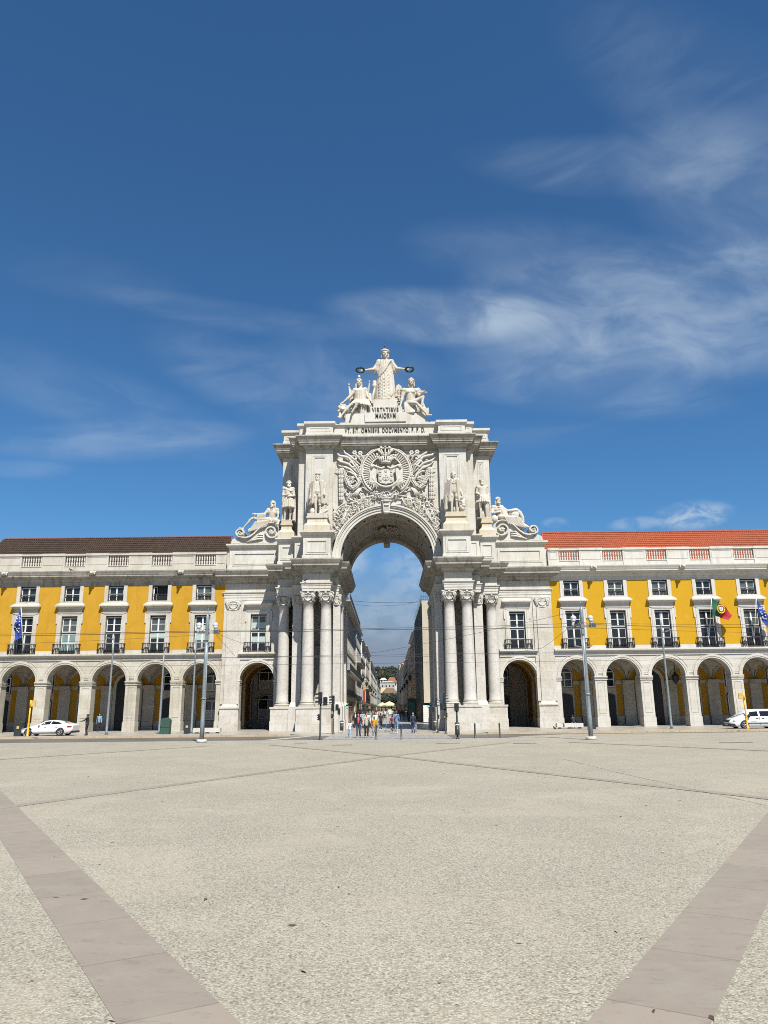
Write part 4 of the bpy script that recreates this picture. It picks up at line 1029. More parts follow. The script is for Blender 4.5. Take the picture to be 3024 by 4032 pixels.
# ------------------------------------------------------------------ figures
V = Vector
def human(b, J, k=1., look=None, seg=12, fingers=True, bulk=1., hs=1.):
    """one body from its joints; J holds world points, k is the height in units of 1.75 m"""
    g = {n: V(p) for n, p in J.items()}
    lat = (g['shR']-g['shL']).normalized(); up = (g['neck']-g['pelvis']).normalized()
    fwd = up.cross(lat).normalized()*-1 if up.cross(lat).y > 0 and look is None else up.cross(lat).normalized()
    if look is None and fwd.y > 0: fwd = -fwd
    if look is not None and fwd.dot(V(look)) < 0: fwd = -fwd
    def fr(l, u):
        l = V(l).normalized(); u = V(u).normalized(); f = u.cross(l).normalized(); l = f.cross(u).normalized()
        return Matrix(((l.x, f.x, u.x), (l.y, f.y, u.y), (l.z, f.z, u.z)))
    T = fr(lat, up); sp = g['neck']-g['pelvis']; sm = (g['shL']+g['shR'])/2
    w = bulk
    b.cap(g['shL'], g['shR'], .066*k*w, seg=seg)
    b.ball(sm+(g['pelvis']-sm)*.27, (.165*k*w, .112*k*w, .17*k), seg, 8, 0, T)
    b.ball(sm+(g['pelvis']-sm)*.2+fwd*.035*k, (.14*k*w, .085*k*w, .1*k), seg, 8, 0, T)
    b.cap(sm+(g['pelvis']-sm)*.35, g['pelvis'], .118*k*w, .125*k*w, seg)
    b.ball(g['pelvis'], (.165*k*w, .12*k*w, .12*k), seg, 8, 0, fr(g['hipR']-g['hipL'], sp))
    b.cap(g['neck']-up*.06*k, g['head']-up*.03*k, .058*k*(1+(hs-1)*2), .05*k*hs, seg)
    kk = k; k = k*hs; h = g['head']; hl = V(look).normalized() if look is not None else fwd
    hu = V((0,0,1)); hlat = hl.cross(hu).normalized()
    H = Matrix(((hlat.x, hl.x, hu.x), (hlat.y, hl.y, hu.y), (hlat.z, hl.z, hu.z)))
    kh = k
    def hp(x, y, z): return h + H @ V((x*kh, y*kh, z*kh))
    b.ball(hp(0,-.005,.03), (.076*k, .095*k, .092*k), seg, 8, 0, H)
    b.ball(hp(0,.025,-.045), (.06*k, .07*k, .075*k), seg, 8, 0, H)
    b.ball(hp(0,.07,-.098), (.028*k, .026*k, .024*k), 8, 6)
    b.cap(hp(0,.09,.02), hp(0,.112,-.022), .011*k, .018*k, 6)
    b.cap(hp(-.05,.08,.032), hp(.05,.08,.032), .014*k, seg=6)
    for e in (-1, 1):
        b.ball(hp(e*.032,.078,.008), .014*k, 6, 5); b.ball(hp(e*.077,-.005,-.01), (.012*k, .022*k, .034*k), 6, 5, 0, H); b.ball(hp(e*.045,.06,-.03), .026*k, 6, 5)
    b.cap(hp(-.024,.084,-.058), hp(.024,.084,-.058), .011*k, seg=6)
    k = kk
    for e in ('L', 'R'):
        sh, el, ha = g['sh'+e], g['el'+e], g['ha'+e]
        b.ball(sh, .074*k*w, 10, 6); b.cap(sh, el, .056*k*w, .045*k*w, seg); b.cap(el, ha, .046*k*w, .03*k, seg)
        b.ball(el.lerp(ha, .28), .047*k*w, 8, 6)
        d = (ha-el).normalized(); side = d.cross(fwd); side = side.normalized() if side.length > .1 else lat; nrm = side.cross(d).normalized()
        b.cap(ha, ha+d*.075*k, .034*k, .036*k, 8)
        if fingers:
            for q, L in ((-1.5, .062), (-.5, .075), (.5, .072), (1.5, .055)):
                p = ha+d*.095*k+side*q*.019*k; m = p+d*L*.55*k+nrm*.012*k*q*.2; b.cap(p, m, .0105*k, .0098*k, 6); b.cap(m, m+(d*.7+nrm*.55).normalized()*L*.5*k, .0098*k, .0085*k, 6)
            tb = ha+d*.03*k-side*.03*k if e == 'R' else ha+d*.03*k+side*.03*k
            sd = -side if e == 'R' else side; b.cap(tb, tb+(d*.7+sd*.7).normalized()*.055*k, .013*k, .01*k, 6)
        hi, kn, ft = g['hip'+e], g['kn'+e], g['ft'+e]
        b.cap(hi, kn, .09*k*w, .058*k, seg); b.cap(kn, ft, .056*k, .036*k, seg); b.ball(kn.lerp(ft, .3)-fwd*.012*k, (.055*k, .055*k, .11*k), 8, 6)
        toe = g.get('toe'+e, ft+V((fwd.x, fwd.y, 0)).normalized()*.15*k-V((0,0,.035*k))); b.cap(ft-V((0,0,.03*k)), toe, .042*k, .034*k, 8); b.ball(ft-fwd*.03*k-V((0,0,.035*k)), .04*k, 8, 5)
    return hp
def stand(**kw):
    J = dict(head=(0,0,1.63), neck=(0,0,1.48), shL=(-.175,0,1.42), shR=(.175,0,1.42), pelvis=(0,0,.95), hipL=(-.09,0,.91), hipR=(.09,0,.91),
             knL=(-.1,-.02,.49), knR=(.1,-.02,.49), ftL=(-.11,.02,.075), ftR=(.11,.02,.075), elL=(-.24,.01,1.13), elR=(.24,.01,1.13), haL=(-.26,-.05,.89), haR=(.26,-.05,.89))
    J.update(kw); return J
def folds(b, rnd, p_top, p_bot, n, r0, r1, spread0, spread1, y0=0., y1=0., wob=.05):
    """hanging drapery: ridges fanning from a top line to a hem"""
    for i in range(n):
        t = -1+2*i/(n-1); a = V(p_top)+V((t*spread0, y0*(1-t*t), 0)); c = V(p_bot)+V((t*spread1, y1*(1-t*t), 0))
        m = a.lerp(c, .5)+V((rnd.uniform(-wob, wob), rnd.uniform(-wob, 0), 0)); b.cap(a, m, r0, (r0+r1)/2, 8); b.cap(m, c, (r0+r1)/2, r1, 8)
def ridges(b, c, rt, rb, sy, z1, z0, n, r0, r1, rnd, a0=180., a1=360., tw=0.):
    """hanging folds standing proud of an elliptical skirt"""
    for i in range(n):
        a = R(a0+(a1-a0)*(i+.5)/n+rnd.uniform(-2.5, 2.5)); e = a+R(tw+rnd.uniform(-3, 3)); k = rnd.uniform(.97, 1.07)
        p = V((c[0]+rt*math.cos(a), c[1]+sy*rt*math.sin(a), z1)); q = V((c[0]+rb*k*math.cos(e), c[1]+sy*rb*k*math.sin(e), z0)); m = p.lerp(q, .5)+V((rnd.uniform(-.3, .3)*r1, 0, 0))
        b.cap(p, m, r0, (r0+r1)/2, 8); b.cap(m, q, (r0+r1)/2, r1, 8)
def beard(b, hp, k, L=1.):
    for x, y, z, r in ((0,.075,-.1,.045),(-.04,.06,-.085,.04),(.04,.06,-.085,.04),(0,.08,-.15*L,.035),(-.03,.07,-.14*L,.03),(.03,.07,-.14*L,.03),(0,.09,-.2*L,.02)): b.ball(hp(x,y,z), r*k, 7, 5)
    b.cap(hp(-.04,.085,-.05), hp(.04,.085,-.05), .016*k, seg=6)
def hairs(b, hp, k, rnd, n=46, long=0.):
    for i in range(n):
        a = rnd.uniform(0, 2*PI); e = rnd.uniform(.05, 1.4); x, y, z = .085*math.cos(a)*math.cos(e), -.012+.1*math.sin(a)*math.cos(e), .035+.098*math.sin(e)
        if y > .06 and z < .075: continue
        b.ball(hp(x, y, z), rnd.uniform(.018, .03)*k, 6, 5)
    if long:
        for i in range(16):
            a = PI*(.0+1.0*i/15)+PI; x, y = .078*math.cos(a), -.02+.07*math.sin(a); b.cap(hp(x, y, .05), hp(x*1.15, y*1.1, -.1-long), .028*k, .022*k, 7)
def carve_thing(b, name, part_name, base, label, cat, m, voxel, smooth=2, group=None):
    t = thing(name, base, label, cat, group)
    b.v = [(x-base[0], y-base[1], z-base[2]) for x, y, z in b.v]
    me = carve(b, part_name, voxel, smooth); me.materials.clear(); me.materials.append(m)
    part(part_name, me, t); return t
def place(b, k, base, rz=0.):
    return b.xf(Matrix.Translation(base) @ Matrix.Rotation(rz, 4, 'Z') @ Matrix.Scale(k, 4))
def standing_statues():
    rnd = random.Random(2); k = 2.5
    # bearded man in cap, long coat and puffed breeches (inner left)
    b = MB(); hp = human(b, stand(elL=(-.26,.0,1.13), haL=(-.29,-.06,.84), elR=(.26,.02,1.15), haR=(.285,-.1,.93), ftL=(-.05,-.06,.075), ftR=(.13,.02,.075), knL=(-.07,-.06,.49)), fingers=True, bulk=1.3, hs=1.15)
    beard(b, hp, 1.2); b.lathe(tuple(hp(0,0,.085)), [(.1,0),(.125,.02),(.12,.04),(.085,.06),(.03,.075)], 16)
    for e in (-1, 1):
        b.ball((e*.1,-.02,.8), (.115,.12,.15), 12, 8); b.ball((e*.2,.0,1.3), (.085,.09,.13), 10, 7)
        for q in range(5): b.cap((e*(.13+.045*q), -.16+.05*q, 1.43-.02*q), (e*(.2+.05*q), -.08+.06*q, .5), .042, .055, 8)
        for zz, r in ((.56,.075),(.42,.07),(.15,.06)): b.lathe(((-.07 if e < 0 else .11),-.03,zz), [(r*.8,-.02),(r,0),(r*.8,.03)], 10)
    for q in range(4): b.cap((-.09+.06*q,-.125,1.36), (-.08+.055*q,-.135,1.02), .014, seg=6)
    b.lathe((0,0,.99), [(.15,-.03),(.175,0),(.15,.03)], 14); b.cap((.07,-.13,1.4), (.17,-.14,.95), .016, seg=6)
    b.cap((.22,-.1,.86), (.3,-.1,.86), .05); b.prism([(.2,.9),(.42,.84),(.4,.5),(.27,.42)], -.12, -.04); b.cap((.3,-.05,.35), (.2,-.02,.1), .06, .09)
    b.ball((-.2,.02,.15), (.13,.1,.17), 10, 7); b.cap((.12,-.05,.05), (.38,-.02,.2), .07); b.cap((.2,0,.32), (.42,0,.02), .05); b.box(-.4,.4,-.25,.3,-.02,.015)
    carve_thing(place(b, k, (-7.05, 73.75, 21.22)), 'standing_statue', 'figure', (-7.05, 73.75, 21.22), 'statue of a bearded man in cap, long coat and puffed breeches', 'statue', M_STATUE, .032, 1)
    # man in frock coat and wig (inner right)
    b = MB(); hp = human(b, stand(elL=(-.24,.04,1.13), haL=(-.24,-.02,.87), elR=(.245,.05,1.12), haR=(.3,-.06,.92), ftL=(-.12,-.08,.075), knL=(-.1,-.06,.49), ftR=(.1,.0,.075)), look=(-.15,-1,.0), bulk=1.25, hs=1.15)
    hairs(b, hp, 1.2, rnd, 60, .12)
    for e in (-1, 1):
        for q in range(6): b.cap((e*(.11+.04*q), -.16+.045*q, 1.42-.015*q), (e*(.19+.04*q), -.08+.055*q, .53), .036, .055, 8)
        b.ball((e*.22,-.0,.98), (.05,.06,.07), 8, 6); b.ball((e*.1,-.03,.75), (.09,.1,.16), 10, 7); b.lathe((e*.1,-.03,.56), [(.06,-.03),(.075,0),(.06,.03)], 10)
    for q in range(3): b.cap((-.09,-.125,1.12-.05*q), (.09,-.125,1.12-.05*q), .02, seg=6)
    b.tube([(-.1,-.1,1.42),(-.07,-.14,1.3),(0,-.15,1.24),(.07,-.14,1.3),(.1,-.1,1.42)], .022, 8); b.cap((0,-.12,1.42), (0,-.14,1.33), .035)
    b.cap((-.24,-.03,.84), (-.36,.02,.2), .02, .05); b.cap((-.3,.05,.75), (-.34,.08,.25), .07, .09)
    for q in range(14): b.ball((.3+rnd.uniform(-.06,.12), rnd.uniform(-.05,.1), rnd.uniform(.15,.75)), rnd.uniform(.06,.1), 8, 6)
    b.ball((.1,.1,.2), (.16,.08,.2), 8, 6); b.box(-.38,.4,-.25,.3,-.02,.015)
    carve_thing(place(b, k, (6.92, 73.75, 21.22)), 'standing_statue', 'figure', (6.92, 73.75, 21.22), 'statue of a man in long wig, frock coat and breeches', 'statue', M_STATUE, .032, 1)
    # warrior with crossed arms in a short tunic (outer left)
    b = MB(); hp = human(b, stand(elL=(-.235,-.03,1.14), haL=(-.04,-.16,1.13), elR=(.24,-.03,1.12), haR=(.06,-.17,1.06), ftL=(-.14,-.05,.075), knL=(-.12,-.06,.49), ftR=(.07,.05,.075)), look=(.35,-1,.02), fingers=False, bulk=1.25, hs=1.15)
    beard(b, hp, 1.2, .7); hairs(b, hp, 1.2, rnd, 60)
    b.lathe((0,0,.6), [(.23,0),(.22,.15),(.2,.3),(.17,.42)], 18, sy=.85)
    ridges(b, (0,0), .19, .25, .85, .98, .6, 12, .025, .036, rnd, 150, 390)
    for q in range(5): b.cap((-.16,-.08+.02*q,1.43-.02*q), (.1+.03*q,-.14+.03*q,1.3+.02*q), .03, seg=8)
    for q in range(4): b.cap((.15+.02*q,.03,1.42), (.2+.02*q,.08,.75), .045, .05, 8)
    b.cap((.02,-.16,1.05), (.1,-.18,.62), .025, .02); b.cap((.24,.08,.8), (.26,.1,.05), .07, .1); b.cap((-.2,.1,.9), (-.22,.12,.05), .06, .09); b.box(-.3,.3,-.25,.25,-.02,.015)
    carve_thing(place(b, k, (-10.38, 76.5, 21.3)), 'standing_statue', 'figure', (-10.38, 76.5, 21.3), 'statue of a bearded warrior with crossed arms and bare legs', 'statue', M_STATUE, .032, 1)
    # captain in short tunic leaning on a long sword (outer right)
    b = MB(); hp = human(b, stand(elL=(-.24,-.0,1.14), haL=(-.17,-.17,1.06), elR=(.24,.03,1.12), haR=(.26,-.06,.8), ftL=(-.11,-.08,.075), ftR=(.15,.0,.075), knR=(.13,-.06,.49)), look=(.4,-1,.0), bulk=1.22, hs=1.15)
    beard(b, hp, 1.2, .8); hairs(b, hp, 1.2, rnd, 60)
    b.lathe((0,0,.72), [(.24,0),(.225,.12),(.19,.28),(.19,.5),(.2,.66)], 18, sy=.85)
    ridges(b, (0,0), .19, .25, .85, 1.02, .73, 12, .024, .036, rnd, 150, 390); ridges(b, (0,0), .17, .165, .8, 1.36, 1.06, 9, .014, .018, rnd, 200, 340); b.lathe((0,0,1.03), [(.165,-.02),(.185,0),(.165,.02)], 14, sy=.8)
    b.cap((-.15,-.17,1.0), (-.14,-.16,.05), .03, .02); b.cap((-.24,-.17,.98), (-.06,-.17,.98), .018)
    for q in range(4): b.cap((-.18-.02*q,.02+.03*q,1.42), (-.22-.03*q,.06+.03*q,.5), .05, .06, 8)
    b.cap((.27,-.04,.8), (.29,.05,.4), .025); b.ball((0,.1,.25), (.14,.08,.25), 8, 6); b.box(-.3,.3,-.25,.25,-.02,.015)
    carve_thing(place(b, k, (10.18, 76.5, 21.3)), 'standing_statue', 'figure', (10.18, 76.5, 21.3), 'statue of a captain in short tunic holding an upright sword', 'statue', M_STATUE, .032, 1)
standing_statues()
def reclining():
    rnd = random.Random(5); k = 2.45; y = 78.25
    b = MB(); J = dict(head=(-12.25,y-.35,23.55), neck=(-12.2,y-.2,23.15), shL=(-12.72,y-.3,22.95), shR=(-11.8,y-.25,22.95), pelvis=(-12.35,y-.1,21.85), hipL=(-12.55,y-.35,21.85), hipR=(-12.35,y+.1,21.8),
        knL=(-14.45,y-.45,22.0), ftL=(-15.35,y-.4,20.95), toeL=(-15.75,y-.45,20.97), knR=(-13.7,y-.1,21.4), ftR=(-13.15,y+.1,20.9), elL=(-13.1,y-.5,22.45), haL=(-14.0,y-.6,22.45), elR=(-11.55,y-.45,22.25), haR=(-11.9,y-.6,21.75))
    hp = human(b, J, k, look=(-.6,-1,0), bulk=1.42, hs=1.2); beard(b, hp, k*1.25, 1.4); hairs(b, hp, k*1.3, rnd, 80, .03)
    for q in range(9): b.ball((-14.6+.32*q, y+.05, 20.75+.1*q), (.36,.35,.32), 10, 7)
    for q in range(10): b.cap((-12.5-.17*q, y-.62, 21.75-.02*q), (-12.9-.2*q, y-.5, 21.1-.06*q), .07, .1, 8)
    for q in range(7): b.cap((-13.0-.14*q,y-.6,22.4), (-13.05-.13*q,y-.5,21.95-.05*q), .08, .09, 8)
    for q in range(6): b.cap((-12.3-.2*q,y-.5,21.65), (-13.-.25*q,y-.35,21.35-.12*q), .13, .12, 8)
    b.ball((-11.9,y-.5,21.7), (.36,.3,.36)); b.lathe((-11.62,y-.3,21.3), [(.3,-.3),(.42,0),(.36,.4),(.2,.55)], 14); b.cap((-14.05,y-.65,22.4), (-14.2,y-.6,22.0), .05)
    b.cap((-13.6,y,21.2), (-12,y,21.4), .3, .35)
    base = (-13, y, 21.3); carve_thing(b, 'reclining_statue', 'figure', base, 'reclining bearded statue with outstretched hand on a scroll', 'statue', M_STATUE, .036, 1)
    b = MB(); J = dict(head=(12.02,y-.35,23.68), neck=(11.95,y-.2,23.25), shL=(11.48,y-.25,22.98), shR=(12.4,y-.25,22.98), pelvis=(12.25,y-.1,21.9), hipL=(12.15,y-.4,21.9), hipR=(12.3,y+.1,21.9),
        knL=(13.95,y-.5,21.75), ftL=(14.75,y-.45,20.8), toeL=(15.05,y-.5,20.7), knR=(14.1,y-.05,21.95), ftR=(14.8,y-.1,20.9), elL=(11.3,y-.5,22.3), haL=(11.95,y-.65,22.35), elR=(12.95,y-.35,22.55), haR=(13.85,y-.45,22.6))
    hp = human(b, J, k, look=(.35,-1,0), bulk=1.42, hs=1.2); beard(b, hp, k*1.25, 1.7); hairs(b, hp, k*1.3, rnd, 80, .04)
    for q in range(9): b.ball((14.6-.3*q, y+.05, 20.75+.1*q), (.36,.35,.32), 10, 7)
    for q in range(10): b.cap((12.6+.17*q, y-.66, 21.85-.01*q), (13.+.2*q, y-.52, 21.1-.05*q), .07, .1, 8)
    for q in range(5): b.cap((12.35+.06*q,y-.45+.05*q,22.95), (12.5+.12*q,y-.55,22.0), .1, .1, 8)
    for q in range(8): b.cap((13.9+.1*q,y-.65+.08*q,21.8-.08*q), (14.0+.16*q,y-.55,21.1-.06*q), .11, .11, 8)
    for q in range(6): b.cap((12.6+.2*q,y-.55,21.75), (13.1+.22*q,y-.45,21.35-.1*q), .13, .12, 8)
    b.tube([(13.1,y-.1,22.2),(13.5,y-.1,22.55),(14.0,y,22.65),(14.35,y,22.4),(14.6,y,21.9),(14.65,y,21.3)], [.25,.3,.3,.26,.22,.18], 10); b.ball((13.8,y-.3,22.1), (.45,.3,.4)); b.ball((11.55,y-.4,21.65), (.4,.35,.45))
    b.cap((13.6,y,21.2), (12,y,21.4), .3, .35)
    carve_thing(b, 'reclining_statue', 'figure', (13, y, 21.3), 'reclining long-bearded statue with legs draped on a scroll', 'statue', M_STATUE, .036, 1)
reclining()
def crowning():
    rnd = random.Random(8); k = 3.55; y = 76.4
    b = MB(); J = dict(head=(.03,y-.1,40.35), neck=(.03,y,39.85), shL=(-.66,y,39.42), shR=(.72,y,39.42), pelvis=(.08,y,37.7), hipL=(-.25,y,37.6), hipR=(.35,y,37.6), knL=(-.35,y-.12,36.1), knR=(.4,y,36.1), ftL=(-.4,y-.05,34.85), ftR=(.42,y,34.85),
        elL=(-1.2,y-.25,38.45), haL=(-2.15,y-.55,38.22), elR=(1.3,y-.25,38.5), haR=(2.15,y-.55,38.3))
    hp = human(b, J, k, look=(.05,-1,-.05), bulk=1.3, hs=1.2); hairs(b, hp, k*1.2, rnd, 90, -.02)
    for q in range(22): a = 2*PI*q/22; b.ball(hp(.1*math.cos(a), .1*math.sin(a)-.01, .085), (.09,.07,.12), 6, 5)
    b.lathe((.05,y,34.55), [(1.02,0),(1.03,.2),(.94,1.2),(.86,2.4),(.82,3.4),(.8,4.1),(.76,4.7)], 22, sy=.66)
    for e in (-1, 1):
        s0 = V((e*.72+.03,y-.1,39.4))
        for q in range(5): b.cap(s0+V((e*.05*q,-.15,-.1*q)), V((e*(1.0+.07*q)+.03, y-.2+.05*q, 38.35-.1*q)), .17, .16, 8)
    ridges(b, (.05, y), .84, 1.05, .68, 37.9, 34.68, 14, .08, .13, rnd, 172, 368, 4)
    ridges(b, (.03, y), .7, .84, .66, 39.5, 38.0, 10, .07, .09, rnd, 195, 345)
    def fs(x, z, d=0.):                        # a point on the front of the robe
        r = .8+.24*max(0, min(1, (38.5-z)/3.8)); xx = max(-.97, min(.97, x/r)); return V((.05+r*xx, y-.67*r*math.sqrt(1-xx*xx)-d, z))
    def drape(P, r0, r1, d=.04):
        Q = [fs(x, z, d) for x, z in P]
        for i in range(len(Q)-1): b.cap(Q[i], Q[i+1], r0+(r1-r0)*i/(len(Q)-1), r0+(r1-r0)*(i+1)/(len(Q)-1), 8)
    for q in range(5): drape([(.68-.06*q, 39.45-.04*q), (.3-.05*q, 38.95-.13*q), (-.25-.02*q, 38.55-.17*q), (-.72, 38.3-.2*q)], .09, .11, .1)   # mantle roll
    for q in range(7): drape([(.7-.02*q, 38.2-.34*q), (.35, 37.75-.4*q), (-.15, 37.2-.42*q), (-.7, 36.6-.36*q)], .07, .1, .07)
    for q in range(4): drape([(.45+.1*q, 37.6-.2*q), (.5+.11*q, 36.4), (.55+.11*q, 35.1+.15*q)], .11, .13, .1)
    for q in range(5): b.cap((.58+.08*q, y-.42+.05*q, 37.4-.1*q), (.74+.07*q, y-.52+.06*q, 35.2+.12*q), .11, .13, 8)
    for e in (-1, 1): b.cap((.05+e*.35, y-.6, 34.75), (.05+e*.38, y-.85, 34.7), .12, .1)
    b.box(-1.05, 1.1, y-.7, y+.7, 34.5, 34.64)
    base = (0, y, 34.55)
    g = carve_thing(b, 'crowning_statue', 'figure', base, 'tall robed statue holding out two dark wreaths', 'statue', M_STATUE, .036, 1)
    for x in (-2.72, 2.7):
        w = MB(); R0 = .42
        for q in range(54):
            a = 2*PI*q/54; M = Matrix.Rotation(a+PI/2+rnd.uniform(-.7, .7), 3, 'Z') @ Matrix.Rotation(rnd.uniform(-.6, .6), 3, 'X')
            w.ball((x+R0*math.cos(a)*(1+rnd.uniform(-.06, .06)), y-.75+R0*math.sin(a)*.95, 38.15+rnd.uniform(-.06, .06)-R0*math.sin(a)*.2), (.19, .09, .07), 6, 4, 0, M)
        w.tube([(x+R0*math.cos(2*PI*q/24), y-.75+R0*math.sin(2*PI*q/24)*.95, 38.15-R0*.2*math.sin(2*PI*q/24)) for q in range(25)], .1, 6)
        w.build('wreath', M_GREEN, g, base)
    r = MB(); r.tube([(0,y,40.9),(0,y,42.)], [.03,.012], 6); r.build('lightning_rod', M_IRON, g, base)
    # seated woman in a helmet with a lion (left)
    k = 2.95; y = 75.9
    b = MB(); J = dict(head=(-2.85,y-.1,36.72), neck=(-2.8,y,36.25), shL=(-3.33,y,35.83), shR=(-2.2,y,35.9), pelvis=(-2.7,y+.1,34.35), hipL=(-2.95,y,34.3), hipR=(-2.45,y,34.3), knL=(-3.75,y-.75,33.85), ftL=(-4.75,y-.85,32.55), toeL=(-5.05,y-1.0,32.35), knR=(-2.95,y-.95,34.0), ftR=(-3.6,y-.8,32.95),
        elL=(-3.95,y-.25,34.9), haL=(-4.55,y-.4,34.3), elR=(-1.95,y-.1,35.1), haR=(-1.6,y-.35,34.5))
    hp = human(b, J, k, look=(.1,-1,-.05), bulk=1.32, hs=1.15); hairs(b, hp, k*1.15, rnd, 40, .12)
    b.ball((-2.5,y+.2,33.5), (.75,.6,.75)); b.ball((-3.4,y,33.2), (.6,.5,.45)); b.ball((-1.9,y+.1,33.3), (.4,.45,.5))
    b.lathe(tuple(hp(0,-.01,.06)), [(.33,0),(.32,.12),(.2,.25),(.05,.3)], 14); b.tube([hp(0,.08,.14), hp(0,.03,.22), hp(0,-.08,.2), hp(0,-.12,.08)], [.1,.16,.16,.1], 8)
    ridges(b, (-2.72,y+.02), .56, .62, .75, 35.75, 34.4, 9, .06, .09, rnd, 195, 345, -6)
    for q in range(9): b.cap((-3.25+.17*q,y-.42,34.6), (-3.65+.26*q,y-.8-.02*q,34.0-.02*q*q*.3), .07, .1, 8)
    for q in range(6): b.cap((-2.5+.08*q,y-.6,34.1), (-2.6+.1*q,y-.45,32.95), .14, .16, 8)
    b.cap((-3.2,y+.3,33.2), (-2.3,y+.2,33.6), .5, .5); b.cap((-2.3,y-.1,33.0), (-2.,y-.1,34.2), .25, .2)
    for q in range(4): b.cap((-1.75+.05*q,y-.2,35.3), (-1.8+.1*q,y-.3,33.3), .12, .12, 8)
    base = (-3, y, 32.9)
    g = carve_thing(b, 'seated_statue', 'figure', base, 'seated statue of a helmeted woman with a lion', 'statue', M_STATUE, .036, 1)
    l = MB(); l.ball((-4.6,y-.35,33.45), (.42,.45,.45)); l.ball((-4.6,y-.78,33.3), (.22,.26,.2)); l.ball((-4.6,y-1.0,33.28), (.1,.08,.08)); l.cap((-4.5,y+.2,33.0), (-3.2,y+.5,33.0), .45, .5)
    for q in range(60):
        a = rnd.uniform(0, 2*PI); l.ball((-4.6+.5*math.cos(a), y-.25+rnd.uniform(-.3, .3), 33.4+.52*math.sin(a)), (.13,.13,.17), 7, 5)
    for e in (-1, 1): l.cap((-4.6+e*.28,y-.6,32.95), (-4.6+e*.3,y-.95,32.3) if e < 0 else (-4.4,y-.5,32.5), .15, .13); l.ball((-4.6+e*.3,y-.5,33.8), .1); l.ball((-4.6+e*.15,y-.77,33.45), .06, 6, 5)
    l.v = [(x-base[0], yy-base[1], z-base[2]) for x, yy, z in l.v]
    me = carve(l, 'lion', .05); me.materials.append(M_STATUE); part('lion', me, g)
    f = MB()
    for x0, x1, zt in ((-3.75, -4.0, 36.75), (-1.95, -1.75, 37.1), (-3.1, -3.25, 37.0)):
        f.tube([(x0,y+.7,33.2),(x1,y+.7,zt)], .05, 6); f.lathe((x1,y+.7,zt), [(.05,-.05),(.12,.05),(.0,.35)], 6)
        f.add([(x1,y+.7,zt-.1),(x1+(.8 if x1 < -3.5 else -.45),y+.85,zt-1.3),(x0+.5*(1 if x1 < -3.5 else -.6),y+.8,34.0),(x0,y+.7,34.0)], [(0,1,2,3)]); f.add([(x1,y+.78,zt-.1),(x1+(.8 if x1 < -3.5 else -.45),y+.93,zt-1.3),(x0+.5*(1 if x1 < -3.5 else -.6),y+.88,34.0),(x0,y+.78,34.0)], [(3,2,1,0)])
    f.lathe((-1.15,y+.6,33.7), [(.22,0),(.22,2.6),(.32,2.8),(.32,3.0),(.2,3.05),(.26,3.3),(.2,3.5)], 12); f.tube([(-1.5,y+.5,33.8),(-1.35,y+.5,35.3),(-1.1,y+.5,36.5)], [.2,.16,.12], 8)
    f.build('standards', M_STATUE, g, base)
    # seated winged youth (right)
    b = MB(); J = dict(head=(2.88,y-.1,36.7), neck=(2.82,y,36.25), shL=(2.05,y,35.75), shR=(3.42,y,35.7), pelvis=(2.75,y+.1,34.3), hipL=(2.5,y,34.25), hipR=(3.0,y,34.25), knL=(3.35,y-1.0,33.85), ftL=(4.45,y-.85,32.6), toeL=(4.9,y-1.0,32.45), knR=(4.1,y-.55,34.75), ftR=(3.85,y-.55,33.3), toeR=(3.9,y-.95,33.15),
        elL=(1.85,y-.1,34.85), haL=(1.66,y-.3,33.95), elR=(3.75,y-.05,35.0), haR=(4.05,y-.5,35.2))
    hp = human(b, J, k, look=(.0,-1,-.05), bulk=1.48, hs=1.15); hairs(b, hp, k*1.2, rnd, 90, .03)
    b.ball((2.7,y+.2,33.5), (.75,.6,.75)); b.ball((3.6,y+.1,33.4), (.6,.5,.6)); b.ball((2.1,y,33.2), (.4,.4,.4))
    for e in (-1, 1): b.ball((2.74+e*.24,y-.36,35.45), (.27,.16,.2), 10, 7)
    for q in range(3):
        for e in (-1, 1): b.ball((2.74+e*.12,y-.34,35.1-.2*q), (.13,.1,.1), 8, 6)
    for q in range(8): b.cap((2.1+.2*q,y-.3,34.1), (2.2+.12*q,y-.45-.03*q,32.95), .13, .15, 8)
    for q in range(5): b.cap((3.4+.15*q,y-.1,34.4), (3.6+.2*q,y-.1,33.2), .13, .15, 8)
    b.cap((2.3,y+.2,33.5), (3.4,y+.2,33.5), .5, .5); b.box(4.0,4.7,y-.3,y+.3,32.9,33.6); b.cap((3.7,y-.6,35.25), (4.5,y-.6,35.25), .08)
    for q in range(3): b.cap((3.95+.15*q,y-.6,35.25), (3.95+.17*q,y-.6,35.5), .04)
    base = (3, y, 32.9)
    g = carve_thing(b, 'seated_statue', 'figure', base, 'seated statue of a bare-chested winged youth', 'statue', M_STATUE, .036, 1)
    for x, zt, zb, hw in ((1.5, 36.75, 34.2, .38), (3.65, 36.35, 34.8, .33)):
        w = MB()
        w.prism([(x-hw,zt-.9),(x-hw*.7,zt-.2),(x,zt),(x+hw*.8,zt-.25),(x+hw,zt-1.),(x+hw*.5,zb),(x-hw*.5,zb)], y+.45, y+.6)
        for r_ in range(7):
            for q in range(3): w.cap((x-hw*.7+hw*.7*q, y+.4, zt-.7-.28*r_), (x-hw*.7+hw*.7*q+.04, y+.38, zt-1.0-.28*r_),         .12, .08, 7)
        if x < 2:
          for q in range(26): w.ball((1.35+rnd.uniform(-.25, .25), y+.2, rnd.uniform(33.6, 35.3)), (.16,.08,.1), 6, 4, 0, Matrix.Rotation(rnd.uniform(-.5, .5), 3, 'Y'))
        w.build('wing', M_STATUE, g, base)
crowning()
